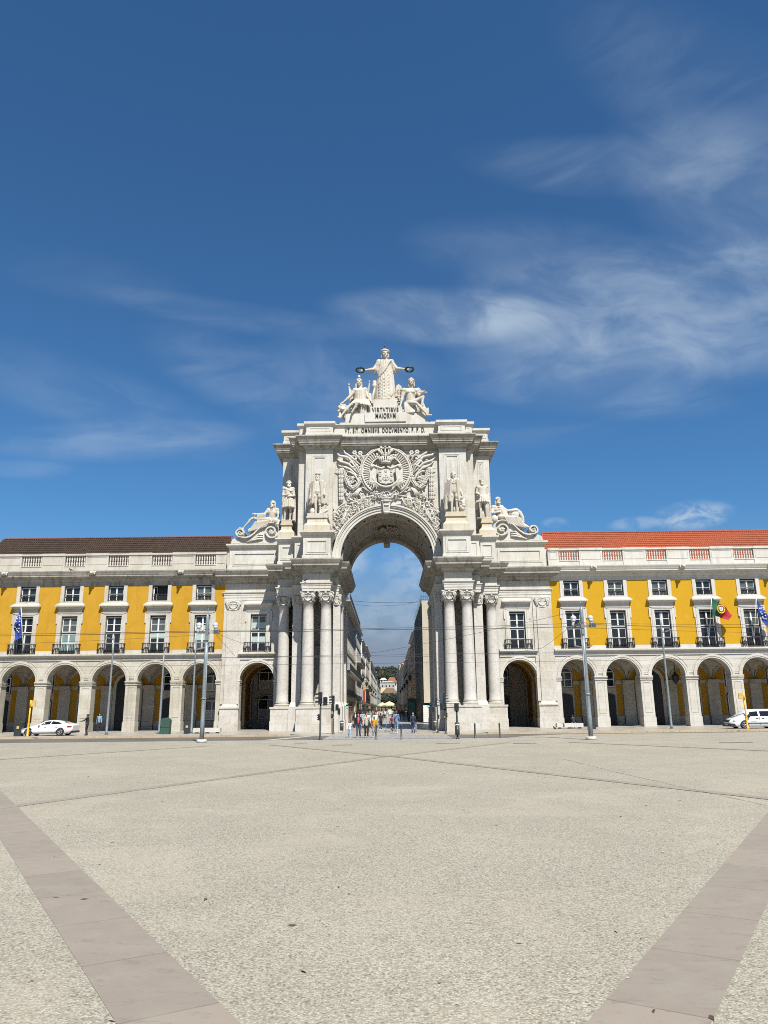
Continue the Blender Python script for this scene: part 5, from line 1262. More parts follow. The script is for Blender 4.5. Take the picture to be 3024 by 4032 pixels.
# ------------------------------------------------------------------ the two arcaded buildings
BAY, C0, NB = 4.61, 19.24, 6
def tiles(name, col, dark, spots):
    m, t, b = mat(name)
    pos = t.n('ShaderNodeNewGeometry').outputs['Position']
    c = t.mix(t.ramp(t.noise(pos, 2.2, 6, .7), .35, .65), col, dark)
    c = t.mix(t.ramp(t.noise(t.mapv(pos, (4.2, 1.2, 1.2)), 1., 4, .8), .56, .72, 0, spots[3]), c, spots[:3])
    c = t.mix(t.ramp(t.noise(t.mapv(pos, (4.2, 2.5, 2.5)), 1.3, 3, .8), .3, .7, 0, .35), c, tuple(x*.45 for x in dark))
    t.L(c, b.inputs['Base Color']); b.inputs['Roughness'].default_value = .8; b.inputs['Specular IOR Level'].default_value = .25
    return m
M_TILE_L = tiles('lichen_dark_roof_tiles', (.07,.043,.03), (.038,.027,.02), (.17,.07,.038,.7))
M_TILE_R = tiles('fresh_terracotta_roof_tiles', (.43,.105,.045), (.34,.08,.035), (.48,.18,.085,.5))
M_RIDGE_L = plain('old_red_ridge_tiles', (.15,.055,.035), .8, var=.3, scale=4)
M_HEAD = M_RELIEF
def roof_tiles(s, x0, x1, y0, z0, y1, z1, hip):
    b = MB(); rows = 15; step = .04
    n = int((x1-x0)/step)
    for r in range(rows):
        t0, t1 = r/rows, (r+1)/rows
        vs = []
        for q, (t, lift) in enumerate(((t0, .045), (t1, .0))):
            xa = x0+hip*t
            for i in range(n+1):
                x = xa+(x1-xa)*i/n
                vs.append((s*x, y0+(y1-y0)*t, z0+(z1-z0)*t+lift+.032*math.cos(2*PI*x/.24)))
        b.add(vs, [(i, i+1, n+2+i, n+1+i) for i in range(n)], 0, True)
    b.quad((s*x0,y0,z0-.06),(s*x1,y0,z0-.06),(s*x1,y1,z1-.06),(s*(x0+hip),y1,z1-.06))
    b.quad((s*(x0+hip),y1,z1-.04),(s*x1,y1,z1-.04),(s*x1,2*y1-y0,z0),(s*x0,2*y1-y0,z0))
    b.add([(s*x0,y0,z0),(s*(x0+hip),y1,z1-.03),(s*x0,2*y1-y0,z0)], [(0,1,2)])
    return b
def spout_mesh():
    b = MB(); b.ball((0,-.3,0), (.2,.26,.2), 10, 7); b.ball((0,-.58,-.06), (.12,.14,.1), 8, 6); b.ball((0,-.45,.1), (.12,.1,.08), 8, 5)
    for e in (-1, 1):
        b.ball((e*.24,-.18,.1), (.13,.06,.09), 7, 5, 0, Matrix.Rotation(e*.5, 3, 'Y')); b.ball((e*.2,-.2,-.08), (.1,.1,.12), 7, 5); b.ball((e*.09,-.52,.06), .04, 6, 4)
    b.ball((0,-.62,-.14), (.07,.06,.04), 6, 4); return b.mesh('waterspout', M_HEAD)
SPOUT = spout_mesh()
def baluster_mesh():
    b = MB(); pr = [(.085,0),(.085,.06),(.045,.1),(.1,.28),(.1,.34),(.045,.52),(.075,.56),(.075,.6),(.045,.64),(.095,.8),(.05,1.0),(.085,1.06),(.085,1.16)]
    for i in range(8): b.lathe((-.92+.263*i, 0, 0), pr, 8)
    return b.mesh('balusters', M_STONE_PLAIN)
BALUSTERS = baluster_mesh()
def arcade_building(s):
    left = s < 0
    cx0 = s*31
    B = thing('arcade_building', (cx0, 78, 0), ('yellow arcaded building with a dark lichen-covered tile roof, left of the arch' if left else 'yellow arcaded building with a bright orange-red tile roof, right of the arch'), 'building')
    base = (cx0, 78, 0)
    ARC, TRIM, YEL, TILE = (M_ARC_L, M_TRIM_L, M_YEL_L, M_TILE_L) if left else (M_ARC_R, M_TRIM_R, M_YEL_R, M_TILE_R)
    X0 = C0-BAY/2+.08; X1 = C0+(NB-.5)*BAY
    def bp(name, mb, m): return mb.build(name, m, B, base)
    def sx(a, b): return sorted((s*a, s*b))
    ar = MB(); rd = MB(); vl = MB(); up = MB(); bk = MB(); yl = MB()
    for k in range(NB):
        c = C0+k*BAY; a, e = sx(max(X0, c-BAY/2), c+BAY/2); C = s*c; r = 1.72
        ar.arch_wall(a, e, .0, 7.18, YW, C, 5.12, r, 1.1, 32)
        ar.arch_wall(a, e, .0, 7.18, YW+1.1, C, 5.12, r, 0, 20)
        ar.arch(C, 5.12, r, r+.15, YW-.06, YW+.01, 0, PI, 32); ar.arch(C, 5.12, r+.15, r+.36, YW-.1, YW+.01, 0, PI, 32); ar.arch(C, 5.12, r+.44, r+.5, YW-.035, YW+.01, R(22), R(158), 26)
        for q in ((-1, 1) if k else ((1,) if s > 0 else (-1,))):
            p0, p1 = sx(c+q*s*(r-.08), c+q*s*(BAY/2)); ar.box(p0, p1, YW-.15, YW+1.2, 5.0, 5.12); ar.box(p0+.02, p1, YW-.11, YW+1.16, 4.9, 5.0); ar.box(p0+.03, p1, YW-.07, YW+1.12, 4.72, 4.82)
            ar.box(*sx(c+q*s*(r-.05), c+q*s*BAY/2), YW-.06, YW+1.14, 0, 1.07)
        if k == 0:
            p0, p1 = sx(X0, c-r+.08); ar.box(p0, p1, YW-.15, YW+1.2, 5.0, 5.12); ar.box(p0, p1, YW-.11, YW+1.16, 4.9, 5.0); ar.box(p0, p1, YW-.07, YW+1.12, 4.72, 4.82); ar.box(*sx(X0, c-r+.05), YW-.06, YW+1.14, 0, 1.07)
        xe = c+BAY/2
        if k < NB-1:
            p0, p1 = sx(xe-.36, xe+.36); ar.panel(p0, p1, 1.5, 4.5, YW, .03, .03); ar.box(*sx(xe-.42, xe+.42), YW-.03, YW+.01, 5.42, 5.46); ar.box(*sx(xe-.5, xe+.5), YW-.05, YW+.01, 5.28, 5.34)
        # groin vault
        n = 14; rx, ry = BAY/2, 2.55; g = []
        for i in range(n+1):
            for j in range(n+1):
                u = -1+2*i/n; v = -1+2*j/n
                g.append((C+u*rx, 81.65+v*ry, 4.85+2.08*max(math.sqrt(max(0, 1-u*u)), math.sqrt(max(0, 1-v*v)))))
        vl.add(g, [(i*(n+1)+j, (i+1)*(n+1)+j, (i+1)*(n+1)+j+1, i*(n+1)+j+1) for i in range(n) for j in range(n)], 0, False)
        for d in (-1, 1):
            vl.tube([(C+u*rx, 81.65+d*u*ry, 4.86+2.08*math.sqrt(max(0, 1-u*u))-.02) for u in [-1+2*q/16 for q in range(17)]], .045, 5)
        # back wall of the arcade: stone with yellow panels and pilasters
        bk.quad((C-rx,84.2,0),(C+rx,84.2,0),(C+rx,84.2,7),(C-rx,84.2,7))
        for q in (-1, 1):
            yl = MB(); p0, p1 = sorted((C+q*1.02, C+q*1.62)); yl.box(p0, p1, 84.17, 84.21, 1.12, 4.45)
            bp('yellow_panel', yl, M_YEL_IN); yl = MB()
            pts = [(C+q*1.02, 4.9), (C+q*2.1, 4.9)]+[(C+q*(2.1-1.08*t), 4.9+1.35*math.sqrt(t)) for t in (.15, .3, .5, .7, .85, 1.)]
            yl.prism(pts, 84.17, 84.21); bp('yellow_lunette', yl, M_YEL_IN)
            p0, p1 = sorted((C+q*1.68, C+q*rx)); bk.box(p0, p1, 83.95, 84.2, .1, 4.5); bk.box(p0, p1, 83.8, 84.2, 4.5, 4.62); bk.box(p0, p1, 83.7, 84.2, 4.62, 4.86); bk.box(p0, p1, 83.88, 84.2, .1, 1.08)
            p0, p1 = sorted((C+q*.95, C+q*1.7)); bk.box(p0, p1, 84.08, 84.2, 4.5, 4.86); bk.box(p0, p1, 84.12, 84.2, .1, 1.08)
        # upper wall with the two window openings
        xs = sorted((a, C-.825, C+.825, e)); up.grid_wall(xs, [8.22, 11.76, 13.3, 14.93, 14.95], YW, {(1,0), (1,2)}, 0, .28, 1)
        rd.grid_wall(xs, [7.15, 7.9, 8.22], YW-.03, {(1,1)}, 0, .3)
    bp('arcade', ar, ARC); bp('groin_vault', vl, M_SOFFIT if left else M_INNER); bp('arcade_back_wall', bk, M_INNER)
    bp('upper_wall', up, [YEL, TRIM]); bp('dado', rd, TRIM)
    path = [(s*X0, YW), (s*X1, YW)]; path = path if s > 0 else path[::-1]
    m = MB(); m.mould(path, [(0,7.16),(.1,7.2),(.1,7.42),(.13,7.46),(.13,7.56),(.22,7.62),(.34,7.68),(.4,7.7),(.4,7.86),(0,7.9)]); bp('string_course', m, TRIM)
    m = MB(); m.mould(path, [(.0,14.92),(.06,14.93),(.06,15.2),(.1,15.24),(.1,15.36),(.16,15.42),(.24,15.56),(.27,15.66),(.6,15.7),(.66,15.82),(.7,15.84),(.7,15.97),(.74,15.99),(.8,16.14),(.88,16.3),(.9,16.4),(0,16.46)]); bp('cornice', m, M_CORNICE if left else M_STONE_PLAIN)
    m = MB(); m.mould(path, [(-.02,16.4),(-.02,17.0),(.03,17.03),(.03,17.1),(-.5,17.12)]); m.mould(path, [(-.1,18.16),(-.1,18.18),(.06,18.2),(.06,18.38),(-.42,18.4),(-.42,18.16)], closed=False)
    m.box(*sx(X0, X1), 78.45, 78.5, 16.4, 17.1); m.box(*sx(16.6, X0+.02), 78.3, 80.5, 16.4, 18.4)
    for k in range(NB+1):
        xe = C0+(k-.5)*BAY; w = 1.22
        p0, p1 = sx(max(X0, xe-w), min(X1, xe+w)); m.box(p0, p1, YW-.05, YW+.4, 16.42, 17.05); m.box(p0, p1, YW-.02, YW+.4, 17.05, 18.2); m.box(p0, p1, YW-.1, YW+.44, 18.18, 18.42)
        m.panel(p0+.15, p1-.15, 17.2, 18.05, YW-.02, .05, .03)
    bp('parapet', m, M_TRIM_L if left else M_STONE_PLAIN)
    for k in range(NB):
        c = s*(C0+k*BAY); o = part('balustrade', BALUSTERS, B, (c-cx0, .15, 17.06))
        if k % 2 == 0:
            q = part('waterspout', SPOUT, B, (s*(C0+(k+.5)*BAY)-cx0, -.72, 16.16))
    rf = roof_tiles(s, X0+.1, X1, 79.2, 17.0, 84.8, 21.6, .9); ro = bp('roof', rf, TILE)
    g = MB(); x0, x1 = X0+1.0, X1
    n = int((x1-x0)/.42)
    for i in range(n): g.cap((s*(x0+.42*i), 84.8, 21.66), (s*(x0+.42*i+.4), 84.8, 21.62), .11, .095, 8)
    for i in range(13):
        t = i/13; g.cap((s*(X0+.1+.9*t), 79.2+5.6*t, 17.05+4.6*t), (s*(X0+.1+.9*(t+.07)), 79.2+5.6*(t+.07), 17.03+4.6*(t+.07)), .1, .09, 8)
    sub('ridge', g, M_RIDGE_L if left else M_TILE_R, ro, base)
    b2 = MB(); b2.box(*sx(X0+.05, X1-.05), 84.3, 95, .0, 17.0); b2.box(*sx(X0+.05, X1-.05), 78.5, 84.3, 7.2, 7.4); b2.box(*sx(X0+.05, X1-.05), 78.35, 84.3, 16.2, 16.39)
    b2.quad((s*X1,78,0),(s*X1,84.3,0),(s*X1,84.3,17),(s*X1,78,17)); bp('rear_block', b2, TRIM)
    # windows
    rnd = random.Random(21 if left else 22)
    for k in range(NB):
        C = s*(C0+k*BAY)
        if left: pn = [(M_GLASS_C, M_GLASS), (M_GLASS, M_GLASS_C), (M_GLASS, M_GLASS), (M_GLASS_B, M_GLASS_C), (M_GLASS, M_GLASS), (M_GLASS, M_GLASS)][k]
        else: pn = [(M_GLASS, M_GLASS), (M_GLASS, M_GLASS), (M_GLASS, M_GLASS), (M_GLASS, M_GLASS), (M_GLASS, M_GLASS_C), (M_GLASS, M_GLASS)][k]
        tall_window(B, base, C, YW, 7.95, 11.76, 1.65, TRIM, pn, 2, {0: ((.3, .52), (.58, .72)), 1: ((.36, .53),), 3: ((.2, .3),)}.get(k) if left else None)
        balcony(B, base, C, YW, 7.9, 8.9, 1.37)
        f = MB(); x0, x1 = C-.825, C+.825; yy = YW+.2
        f.box(x0, x0+.06, yy-.04, yy+.1, 13.3, 14.93, 1); f.box(x1-.06, x1, yy-.04, yy+.1, 13.3, 14.93, 1); f.box(x0, x1, yy-.04, yy+.1, 14.82, 14.93, 1)
        if left and k == 1:
            f.box(x0+.08, x0+.2, yy-.02, yy+.03, 13.34, 14.8); f.box(x0+.34, x0+.4, yy+.3, yy+.34, 13.34, 14.8); f.box(x0+.2, x0+.4, yy+.1, yy+.34, 14.74, 14.8)
        else: leaf_pair(f, x0+.06, x1-.06, 13.32, 14.82, yy, 2)
        o = f.build('window', [M_WFRAME, M_WDARK], B, base)
        gl = MB(); gl.box(x0+.05, x1-.05, yy+.04+(.4 if left and k == 1 else 0), yy+.07+(.4 if left and k == 1 else 0), 13.3, 14.85); sub('glazing', gl, M_DOOR_ROOM if left and k == 1 else (M_GLASS_C if rnd.random() < .25 else M_GLASS), o, base)  # open window: no glass, a black sheet paints the unlit room behind
        rl = MB(); rl.box(x0, x1, YW+.02, YW+.07, 13.98, 14.03); rl.box(x0, x1, YW+.03, YW+.06, 13.36, 13.4)
        for i in range(11): rl.lathe((x0+.08+.149*i, YW+.045, 13.33), [(.03,0),(.02,.1),(.035,.25),(.02,.5),(.028,.68)], 6)
        sub('railing', rl, M_IRON, o, base)
        t = MB(); t.box(C-1.19, x0, YW-.07, YW+.01, 13.05, 14.93); t.box(x1, C+1.19, YW-.07, YW+.01, 13.05, 14.93); t.box(x0, x1, YW-.075, YW+.28, 13.14, 13.3); t.box(C-1.24, C+1.24, YW-.11, YW+.01, 13.02, 13.14)
        sub('surround', t, TRIM, o, base)
    # doors and windows at the back of the arcade
    for k in range(NB):
        C = s*(C0+k*BAY); kind = (('ww', 'wd', 'D', 'wd', 'ww', 'wd') if left else ('wd', 'wd', 'D', 'wd', 'ww', 'wd'))[k]
        w = MB()
        if kind == 'D':
            w.prism([(C-1.25,.1),(C+1.25,.1),(C+1.25,4.7)]+[(C+1.25*math.cos(PI*i/14), 4.7+1.5*math.sin(PI*i/14)) for i in range(1, 14)]+[(C-1.25,4.7)], 83.9, 84.22); bp('arcade_door', w, M_DOOR_ROOM)
            e = MB(); e.arch(C, 4.7, 1.25, 1.6, 83.82, 84.2, 0, PI, 18); e.box(C-1.6, C-1.25, 83.82, 84.2, .1, 4.7); e.box(C+1.25, C+1.6, 83.82, 84.2, .1, 4.7); bp('door_surround', e, M_INNER); continue
        inner_window(w, C, 84.2, 4.2, 6.25, .78, left and k == 0)
        if kind == 'ww': inner_window(w, C, 84.2, 1.15, 3.6, .78, True)
        bp('arcade_window', w, [M_WFRAME, M_WDARK, M_GLASS if k % 2 else M_GLASS_C, M_CURTAIN])
        if kind == 'wd':
            d = MB(); d.prism([(C-.78,.1),(C+.78,.1),(C+.78,3.3),(C+.4,3.46),(C,3.52),(C-.4,3.46),(C-.78,3.3)], 84.05, 84.22); bp('arcade_door', d, M_DOOR_ROOM)
    return B
for s in (-1, 1): arcade_building(s)
# lantern hanging in the right arcade
lt = thing('hanging_lantern', (30.25, 81., 6.7), 'black iron lantern hanging on a chain under the right arcade vault', 'lantern')
b = MB(); b.tube([(30.25,81,6.9),(30.25,81,5.4)], .02, 6)
for i in range(9): b.ball((30.25,81,6.7-.15*i), (.06,.06,.08), 6, 4)
b.build('chain', M_IRON, lt)
b = MB(); b.lathe((30.25,81,4.3), [(.04,0),(.1,.1),(.16,.2),(.28,.25),(.38,.85),(.42,.88),(.26,1.0),(.12,1.15),(.05,1.3)], 8, 0, False)
b.build('cage', M_IRON, lt)
# flags
def flag(x, zb, zt, label, pts, mats, paint, group):
    """pole leaning out of a balcony; the cloth is a grid of measured points (rows from hoist to fly)"""
    y0, y1 = 77.7, 76.9
    t = thing('flag', (x, 77.6, zb), label, 'flag', group)
    b = MB(); b.tube([(x-.0, y0, zb), (pts[0][0][0], y1, zt)], .035, 8); b.ball((pts[0][0][0], y1, zt+.03), .06); b.build('flagpole', M_WFRAME, t)
    n = 16; c = MB(); rows = []
    top, bot = pts
    for i in range(n+1):
        u = i/n
        def on(P):
            q = u*(len(P)-1); a = min(int(q), len(P)-2); f = q-a
            f = f*f*(3-2*f) if len(P) > 2 else f
            return V((P[a][0]*(1-f)+P[a+1][0]*f, 0, P[a][1]*(1-f)+P[a+1][1]*f))
        T_, B_ = on(top), on(bot)
        for j in range(n+1):
            v = j/n; p = T_.lerp(B_, v); p.y = y1+.0+.16*math.sin(u*9+v*2.2)*min(1, u*3)+.05*math.sin(v*7+u*3)
            rows.append((p, u, v))
    vs = [p for p, u, v in rows]
    for i in range(n):
        for j in range(n):
            a = i*(n+1)+j; c.add([vs[a], vs[a+1], vs[a+n+2], vs[a+n+1]], [(0,1,2,3)], paint((i+.5)/n, (j+.5)/n), True)
    o = c.build('cloth', mats, t)
    return t, vs, n
def cloth(name, col): return plain(name, col, .8, var=.1, scale=3)
M_FB, M_FY, M_FG, M_FR, M_FW = cloth('blue_flag_cloth', (.008,.035,.24)), plain('yellow_flag_emblem', (.75,.5,.02), .7, var=0), cloth('green_flag_cloth', (.004,.09,.045)), cloth('red_flag_cloth', (.33,.006,.012)), plain('white_flag_emblem', (.75,.74,.7), .7, var=0)
def star(b, vs, n, u, v, r, y):
    i, j = u*n, v*n; a = vs[int(i)*(n+1)+int(j)]
    b.add([(a.x+(r if q % 2 == 0 else r*.42)*math.cos(PI/2+PI*q/5), a.y-y, a.z+(r if q % 2 == 0 else r*.42)*math.sin(PI/2+PI*q/5)) for q in range(10)], [tuple(range(10))])
def eu(x, zb, zt, label, pts):
    t, vs, n = flag(x, zb, zt, label, pts, [M_FB], lambda u, v: 0, 'flags on the balconies')
    b = MB()
    for k in range(12): star(b, vs, n, .5+.27*math.cos(PI*k/6), .48+.3*math.sin(PI*k/6), .095, .06)
    b.build('star_pattern', M_FW, t)
    b.v = [(x_, y_+.12, z_) for x_, y_, z_ in b.v]; b.build('star_pattern', M_FW, t)
eu(-37.35, 7.7, 12.6, 'dark blue flag with a ring of stars on the balcony at the far left', ([(-37.75,12.3),(-37.55,11.2),(-37.42,9.5)], [(-37.9,12.1),(-38.3,10.4),(-37.9,9.2)]))
eu(37.48, 8.6, 13.05, 'dark blue flag with a ring of stars on the balcony at the far right', ([(37.92,12.62),(38.45,11.6),(39.2,10.4)], [(37.84,11.),(38.15,10.6),(38.5,9.7)]))
t, vs, n = flag(32.86, 8.6, 13.08, 'green and red flag with a yellow emblem on a right-hand balcony', ([(33.34,12.82),(34.1,12.2),(34.7,11.75),(35.22,11.02)], [(33.16,11.0),(33.8,10.85),(34.2,10.7),(34.64,10.49)]), [M_FG, M_FR], lambda u, v: 0 if u < .41 else 1, 'flags on the balconies')
b = MB(); w = MB(); r_ = MB(); bl = MB(); q = vs[int(.41*n)*(n+1)+int(.47*n)]
b.tube([(q.x+.36*math.cos(a), q.y-.1, q.z+.4*math.sin(a)) for a in [2*PI*i/18 for i in range(19)]], .055, 6)
b.tube([(q.x+.36*math.cos(a), q.y-.1, q.z+.14*math.sin(a)) for a in [2*PI*i/14 for i in range(15)]], .03, 5); b.tube([(q.x+.14*math.cos(a), q.y-.1, q.z+.4*math.sin(a)) for a in [2*PI*i/14 for i in range(15)]], .03, 5)
b.build('armillary_sphere', M_FY, t)
def shp(mb, k, d):
    mb.prism([(q.x-.24*k, q.z+.28*k), (q.x-.24*k, q.z-.1*k), (q.x-.12*k, q.z-.25*k), (q.x, q.z-.3*k), (q.x+.12*k, q.z-.25*k), (q.x+.24*k, q.z-.1*k), (q.x+.24*k, q.z+.28*k)], q.y-.13-d, q.y-.12-d)
shp(r_, 1., 0); shp(w, .7, .012); r_.build('red_shield', M_FR, t); w.build('white_shield', M_FW, t)
for dx, dz in ((0,.02),(0,.12),(0,-.08),(-.08,.02),(.08,.02)): bl.box(q.x+dx-.03, q.x+dx+.03, q.y-.15, q.y-.14, q.z+dz-.035, q.z+dz+.035)
bl.build('blue_shields', M_FB, t)
# ------------------------------------------------------------------ the street seen through the arch
def wallmat(name, a, b_): return stone(name, a, b_, tuple(x*.55 for x in a), .45, None, .1)
STREET_W = [wallmat('street_wall_cream', (.56,.53,.46), (.5,.47,.4)), wallmat('street_wall_grey', (.5,.49,.46), (.44,.43,.4)), wallmat('street_wall_ochre', (.56,.43,.23), (.5,.38,.2)), wallmat('street_wall_white', (.66,.65,.6), (.6,.59,.55)), wallmat('street_wall_green', (.36,.42,.37), (.31,.37,.33)), wallmat('street_wall_sand', (.5,.45,.35), (.45,.4,.31))]
M_SIGN = plain('dark_shop_sign', (.03,.045,.045), .4); M_SHOP = plain('shop_timber', (.2,.12,.07), .5); M_AWN = [plain('dark_green_awning', (.02,.06,.045), .8), plain('cream_awning', (.6,.53,.4), .8), plain('maroon_awning', (.2,.03,.03), .8), plain('charcoal_awning', (.04,.042,.045), .8)]
M_PIPE = plain('white_downpipe', (.7,.68,.6), .5); M_TILE_S = tiles('street_roof_tiles', (.36,.12,.06), (.22,.08,.045), (.45,.2,.1,.4))
def street_house(s, xf, y0, y1, h, m, floors, label, bay=2.6, dorm=True, balc=(), sign=None, awn=None, shop=3.8):
    """terrace house facing the street: its front stands at s*xf and runs from y0 to y1"""
    B = thing('street_house', (s*xf, y0, 0), label, 'building', 'houses along the street')
    base = (s*xf, y0, 0)
    d = 9.
    def px(a, b): return sorted((s*(xf+a), s*(xf+b)))
    n = max(1, int((y1-y0)/bay)); fh = (h-shop-.6)/floors
    w = MB(); w.box(*px(.22, d), y0+.02, y1-.02, .0, h); 
    for q in (y0, y1-.5): w.box(*px(0, .3), q, q+.5, 0, h)
    for k in range(n+1):
        yy = y0+(y1-y0)*k/n; w.box(*px(.03, .3), max(y0+.01, yy-(y1-y0)/n*.33), min(y1-.01, yy+(y1-y0)/n*.33), shop, h-.01)
    for f in range(floors+1):
        z = shop+fh*f; w.box(*px(.02, .3), y0+.01, y1-.01, z-.0, z+.75 if f else z+.45)
        w.box(*px(-.06, .3), y0+.01, y1-.01, z+.0, z+.14)
    w.box(*px(.02, .3), y0+.01, y1-.01, h-.55, h); w.build('wall', m, B, base)
    c = MB(); c.mould([(s*xf, y0), (s*xf, y1)] if s < 0 else [(s*xf, y1), (s*xf, y0)], [(0,h-.35),(.12,h-.25),(.2,h-.1),(.5,h-.02),(.55,h+.12),(0,h+.16)]); 
    c.v = [(x, y, z) for x, y, z in c.v]; c.build('cornice', STREET_W[3], B, base)
    for f in range(floors):
        for k in range(n):
            yc = y0+(y1-y0)*(k+.5)/n; hw = (y1-y0)/n*.17; z = shop+fh*f
            z0, z1 = z+.75 if f else z+.2, z+fh-.35
            o = MB(); o.box(*px(.1, .2), yc-hw, yc+hw, z0, z1, 1)
            for q in (-hw, 0, hw-.06): o.box(*px(.06, .12), yc+q, yc+q+.06, z0, z1)
            o.box(*px(.06, .12), yc-hw, yc+hw, (z0+z1)/2-.03, (z0+z1)/2+.03); o.box(*px(.06, .12), yc-hw, yc+hw, z1-.08, z1)
            o.build('window', [M_WFRAME, M_GLASS], B, base)
    for f in balc:
        z = shop+fh*f; b = MB(); b.box(*px(-1.0, .05), y0+.6, y1-.6, z-.02, z+.16); b.build('balcony_slab', STREET_W[1], B, base)
        r = MB(); r.box(*px(-.98, -.93), y0+.65, y1-.65, z+1.05, z+1.1); r.box(*px(-.98, -.95), y0+.65, y1-.65, z+.2, z+.24)
        k = y0+.7
        while k < y1-.65: r.box(*px(-.975, -.955), k, k+.025, z+.2, z+1.06); k += .16
        r.build('balcony_railing', M_IRON, B, base)
    r = MB(); r.prism([(s*(xf-.35), h+.12), (s*(xf+4.5), h+3.2), (s*(xf+d), h+.1)] if s > 0 else [(s*(xf-.35), h+.12), (s*(xf+d), h+.1), (s*(xf+4.5), h+3.2)], y0, y1-.01); ro = r.build('roof', M_TILE_S, B, base)
    if dorm:
        for k in range(max(1, n//2)):
            yc = y0+(y1-y0)*(k+.5)/max(1, n//2); g = MB(); g.box(*px(.5, 2.6), yc-.55, yc+.55, h+.2, h+1.7); g.prism([(s*(xf+.3), h+1.7), (s*(xf+3.), h+1.75), (s*(xf+3.), h+2.2), (s*(xf+1.2), h+2.2)][::s], yc-.68, yc+.68, 1); g.box(*px(.47, .52), yc-.36, yc+.36, h+.4, h+1.5, 2)
            sub('dormer', g, [m, M_TILE_S, M_GLASS], ro, base)
    p = MB(); p.tube([(s*(xf-.1), y0+.25, .2), (s*(xf-.1), y0+.25, h-.2)], .075, 8); p.build('downpipe', M_PIPE, B, base)
    g = MB(); k = y0+.5; i = 0
    while k < y1-1.5: g.box(*px(.12, .26), k, min(k+2.1, y1-.4), .15, shop-.6, i % 2); k += 2.6; i += 1
    g.build('shopfront', [M_GLASS, M_SHOP], B, base)
    if sign: g = MB(); g.box(*px(-.25, .2), y0+.8, y1-.8, shop-.05, shop+.9); g.build('shop_sign', M_SIGN, B, base)
    if awn is not None:
        g = MB(); ya, yb = y0+.8, y1-.8
        g.add([(s*(xf), ya, shop-.1), (s*(xf), yb, shop-.1), (s*(xf-1.5), yb, shop-.75), (s*(xf-1.5), ya, shop-.75), (s*(xf-1.5), yb, shop-1.05), (s*(xf-1.5), ya, shop-1.05)], [(0,1,2,3), (3,2,4,5), (0,3,5)]); g.build('awning', M_AWN[awn], B, base)
    return B
LF = 6.2
for a in ((-1, LF, 104, 144, 17.4, STREET_W[0], 4, 'pale stone house with a long top balcony, first on the left beyond the arch', 3.1, True, (1, 4), True, None, 3.9),
          (-1, LF, 144.2, 172, 18.2, STREET_W[1], 4, 'grey stepped house with green signs, second on the left beyond the arch', 3.4, True, (2,), True, 0),
          (-1, LF-.1, 172.2, 205, 17.2, STREET_W[3], 4, 'white house with dormers, third on the left beyond the arch', 3.3, True, (), None, 2),
          (-1, LF, 205.2, 250, 18.6, STREET_W[5], 4, 'sand-coloured house with a charcoal awning, midway on the left of the street', 3.6, True, (1,), True, 3),
          (-1, LF-.15, 250.2, 310, 17.4, STREET_W[0], 4, 'cream house with a green awning, far along the left of the street', 4., True, (), None, 0),
          (-1, LF, 310.2, 400, 18., STREET_W[3], 4, 'long white house near the far left end of the street', 5., True, (), None, None),
          (-1, LF-.1, 400.2, 590, 17., STREET_W[4], 3, 'pale green row closing the far left end of the street', 7., False, (), None, None),
          (1, 5.25, 147, 176, 16.6, STREET_W[2], 4, 'ochre house with dark window hoods next to the scaffolded front', 3.0, True, (), None, 3),
          (1, 5.3, 176.2, 214, 15.6, STREET_W[1], 4, 'grey house with a white downpipe, second beyond the scaffolding', 3.2, True, (2,), True, None),
          (1, 5.25, 214.2, 270, 15.2, STREET_W[5], 4, 'sand-coloured house with a cream awning, midway on the right of the street', 3.8, True, (), None, 1),
          (1, 5.3, 270.2, 340, 17.5, STREET_W[3], 4, 'taller white-walled house far along the right of the street', 4.4, False, (), None, None),
          (1, 5.2, 340.2, 480, 21., STREET_W[1], 4, 'tall grey building closing the far right end of the street', 6., False, (), None, None)):
    street_house(*a)
# scaffolded front with netting, hoarding and boarded south side
def scaffold():
    B = thing('scaffolded_house', (5.1, 116, 0), 'house wrapped in grey-green scaffold netting with white hoarding', 'building')
    base = (5.1, 116, 0)
    b = MB(); b.box(5.35, 16, 116.3, 146.8, 2.8, 18.0); b.build('wall', STREET_W[5], B, base)
    b = MB(); b.box(5.2, 5.26, 116.3, 146.8, 2.9, 18.2)
    for k in range(16): b.cap((5.18, 116.4+2*k, 2.9), (5.18, 116.4+2*k, 18.6), .035, .035, 6)
    b.build('netting', plain('grey_green_scaffold_net', (.2,.23,.2), .85, var=.3, scale=.8), B, base)
    b = MB(); b.box(5.3, 12, 116.02, 116.08, 2.9, 18.3); b.build('tarpaulin', plain('beige_tarpaulin', (.52,.475,.37), .8, var=.08, scale=.6), B, base)
    b = MB()
    for k in range(58): b.box(5.05, 5.22, 116.1, 116.3, 3.0+.26*k, 3.12+.26*k)
    for k in range(9): b.tube([(5.3+.3*k, 116.6, 18.2), (5.3+.3*k, 116.6, 19.3+.5*random.random())], .02, 5)
    b.tube([(5.2, 116.6, 19.0), (8, 116.6, 19.0)], .02, 5); b.tube([(5.2, 116.6, 18.6), (8, 116.6, 18.6)], .02, 5)
    for k in range(10): b.tube([(5.2, 118+3*k, 18.), (5.2, 118+3*k, 19.4)], .02, 5)
    b.build('scaffold_poles', M_IRON, B, base)
    b = MB(); b.box(5.2, 12, 116.2, 140, .1, 2.9); b.build('ground_floor', M_DOOR_ROOM, B, base)
    b = MB()
    for k in range(9): b.box(5.15, 7.6, 115.8, 115.86, .15+.27*k, .4+.27*k)
    b.build('hoarding', plain('white_hoarding_board', (.74,.73,.7), .5, var=.05), B, base)
scaffold()
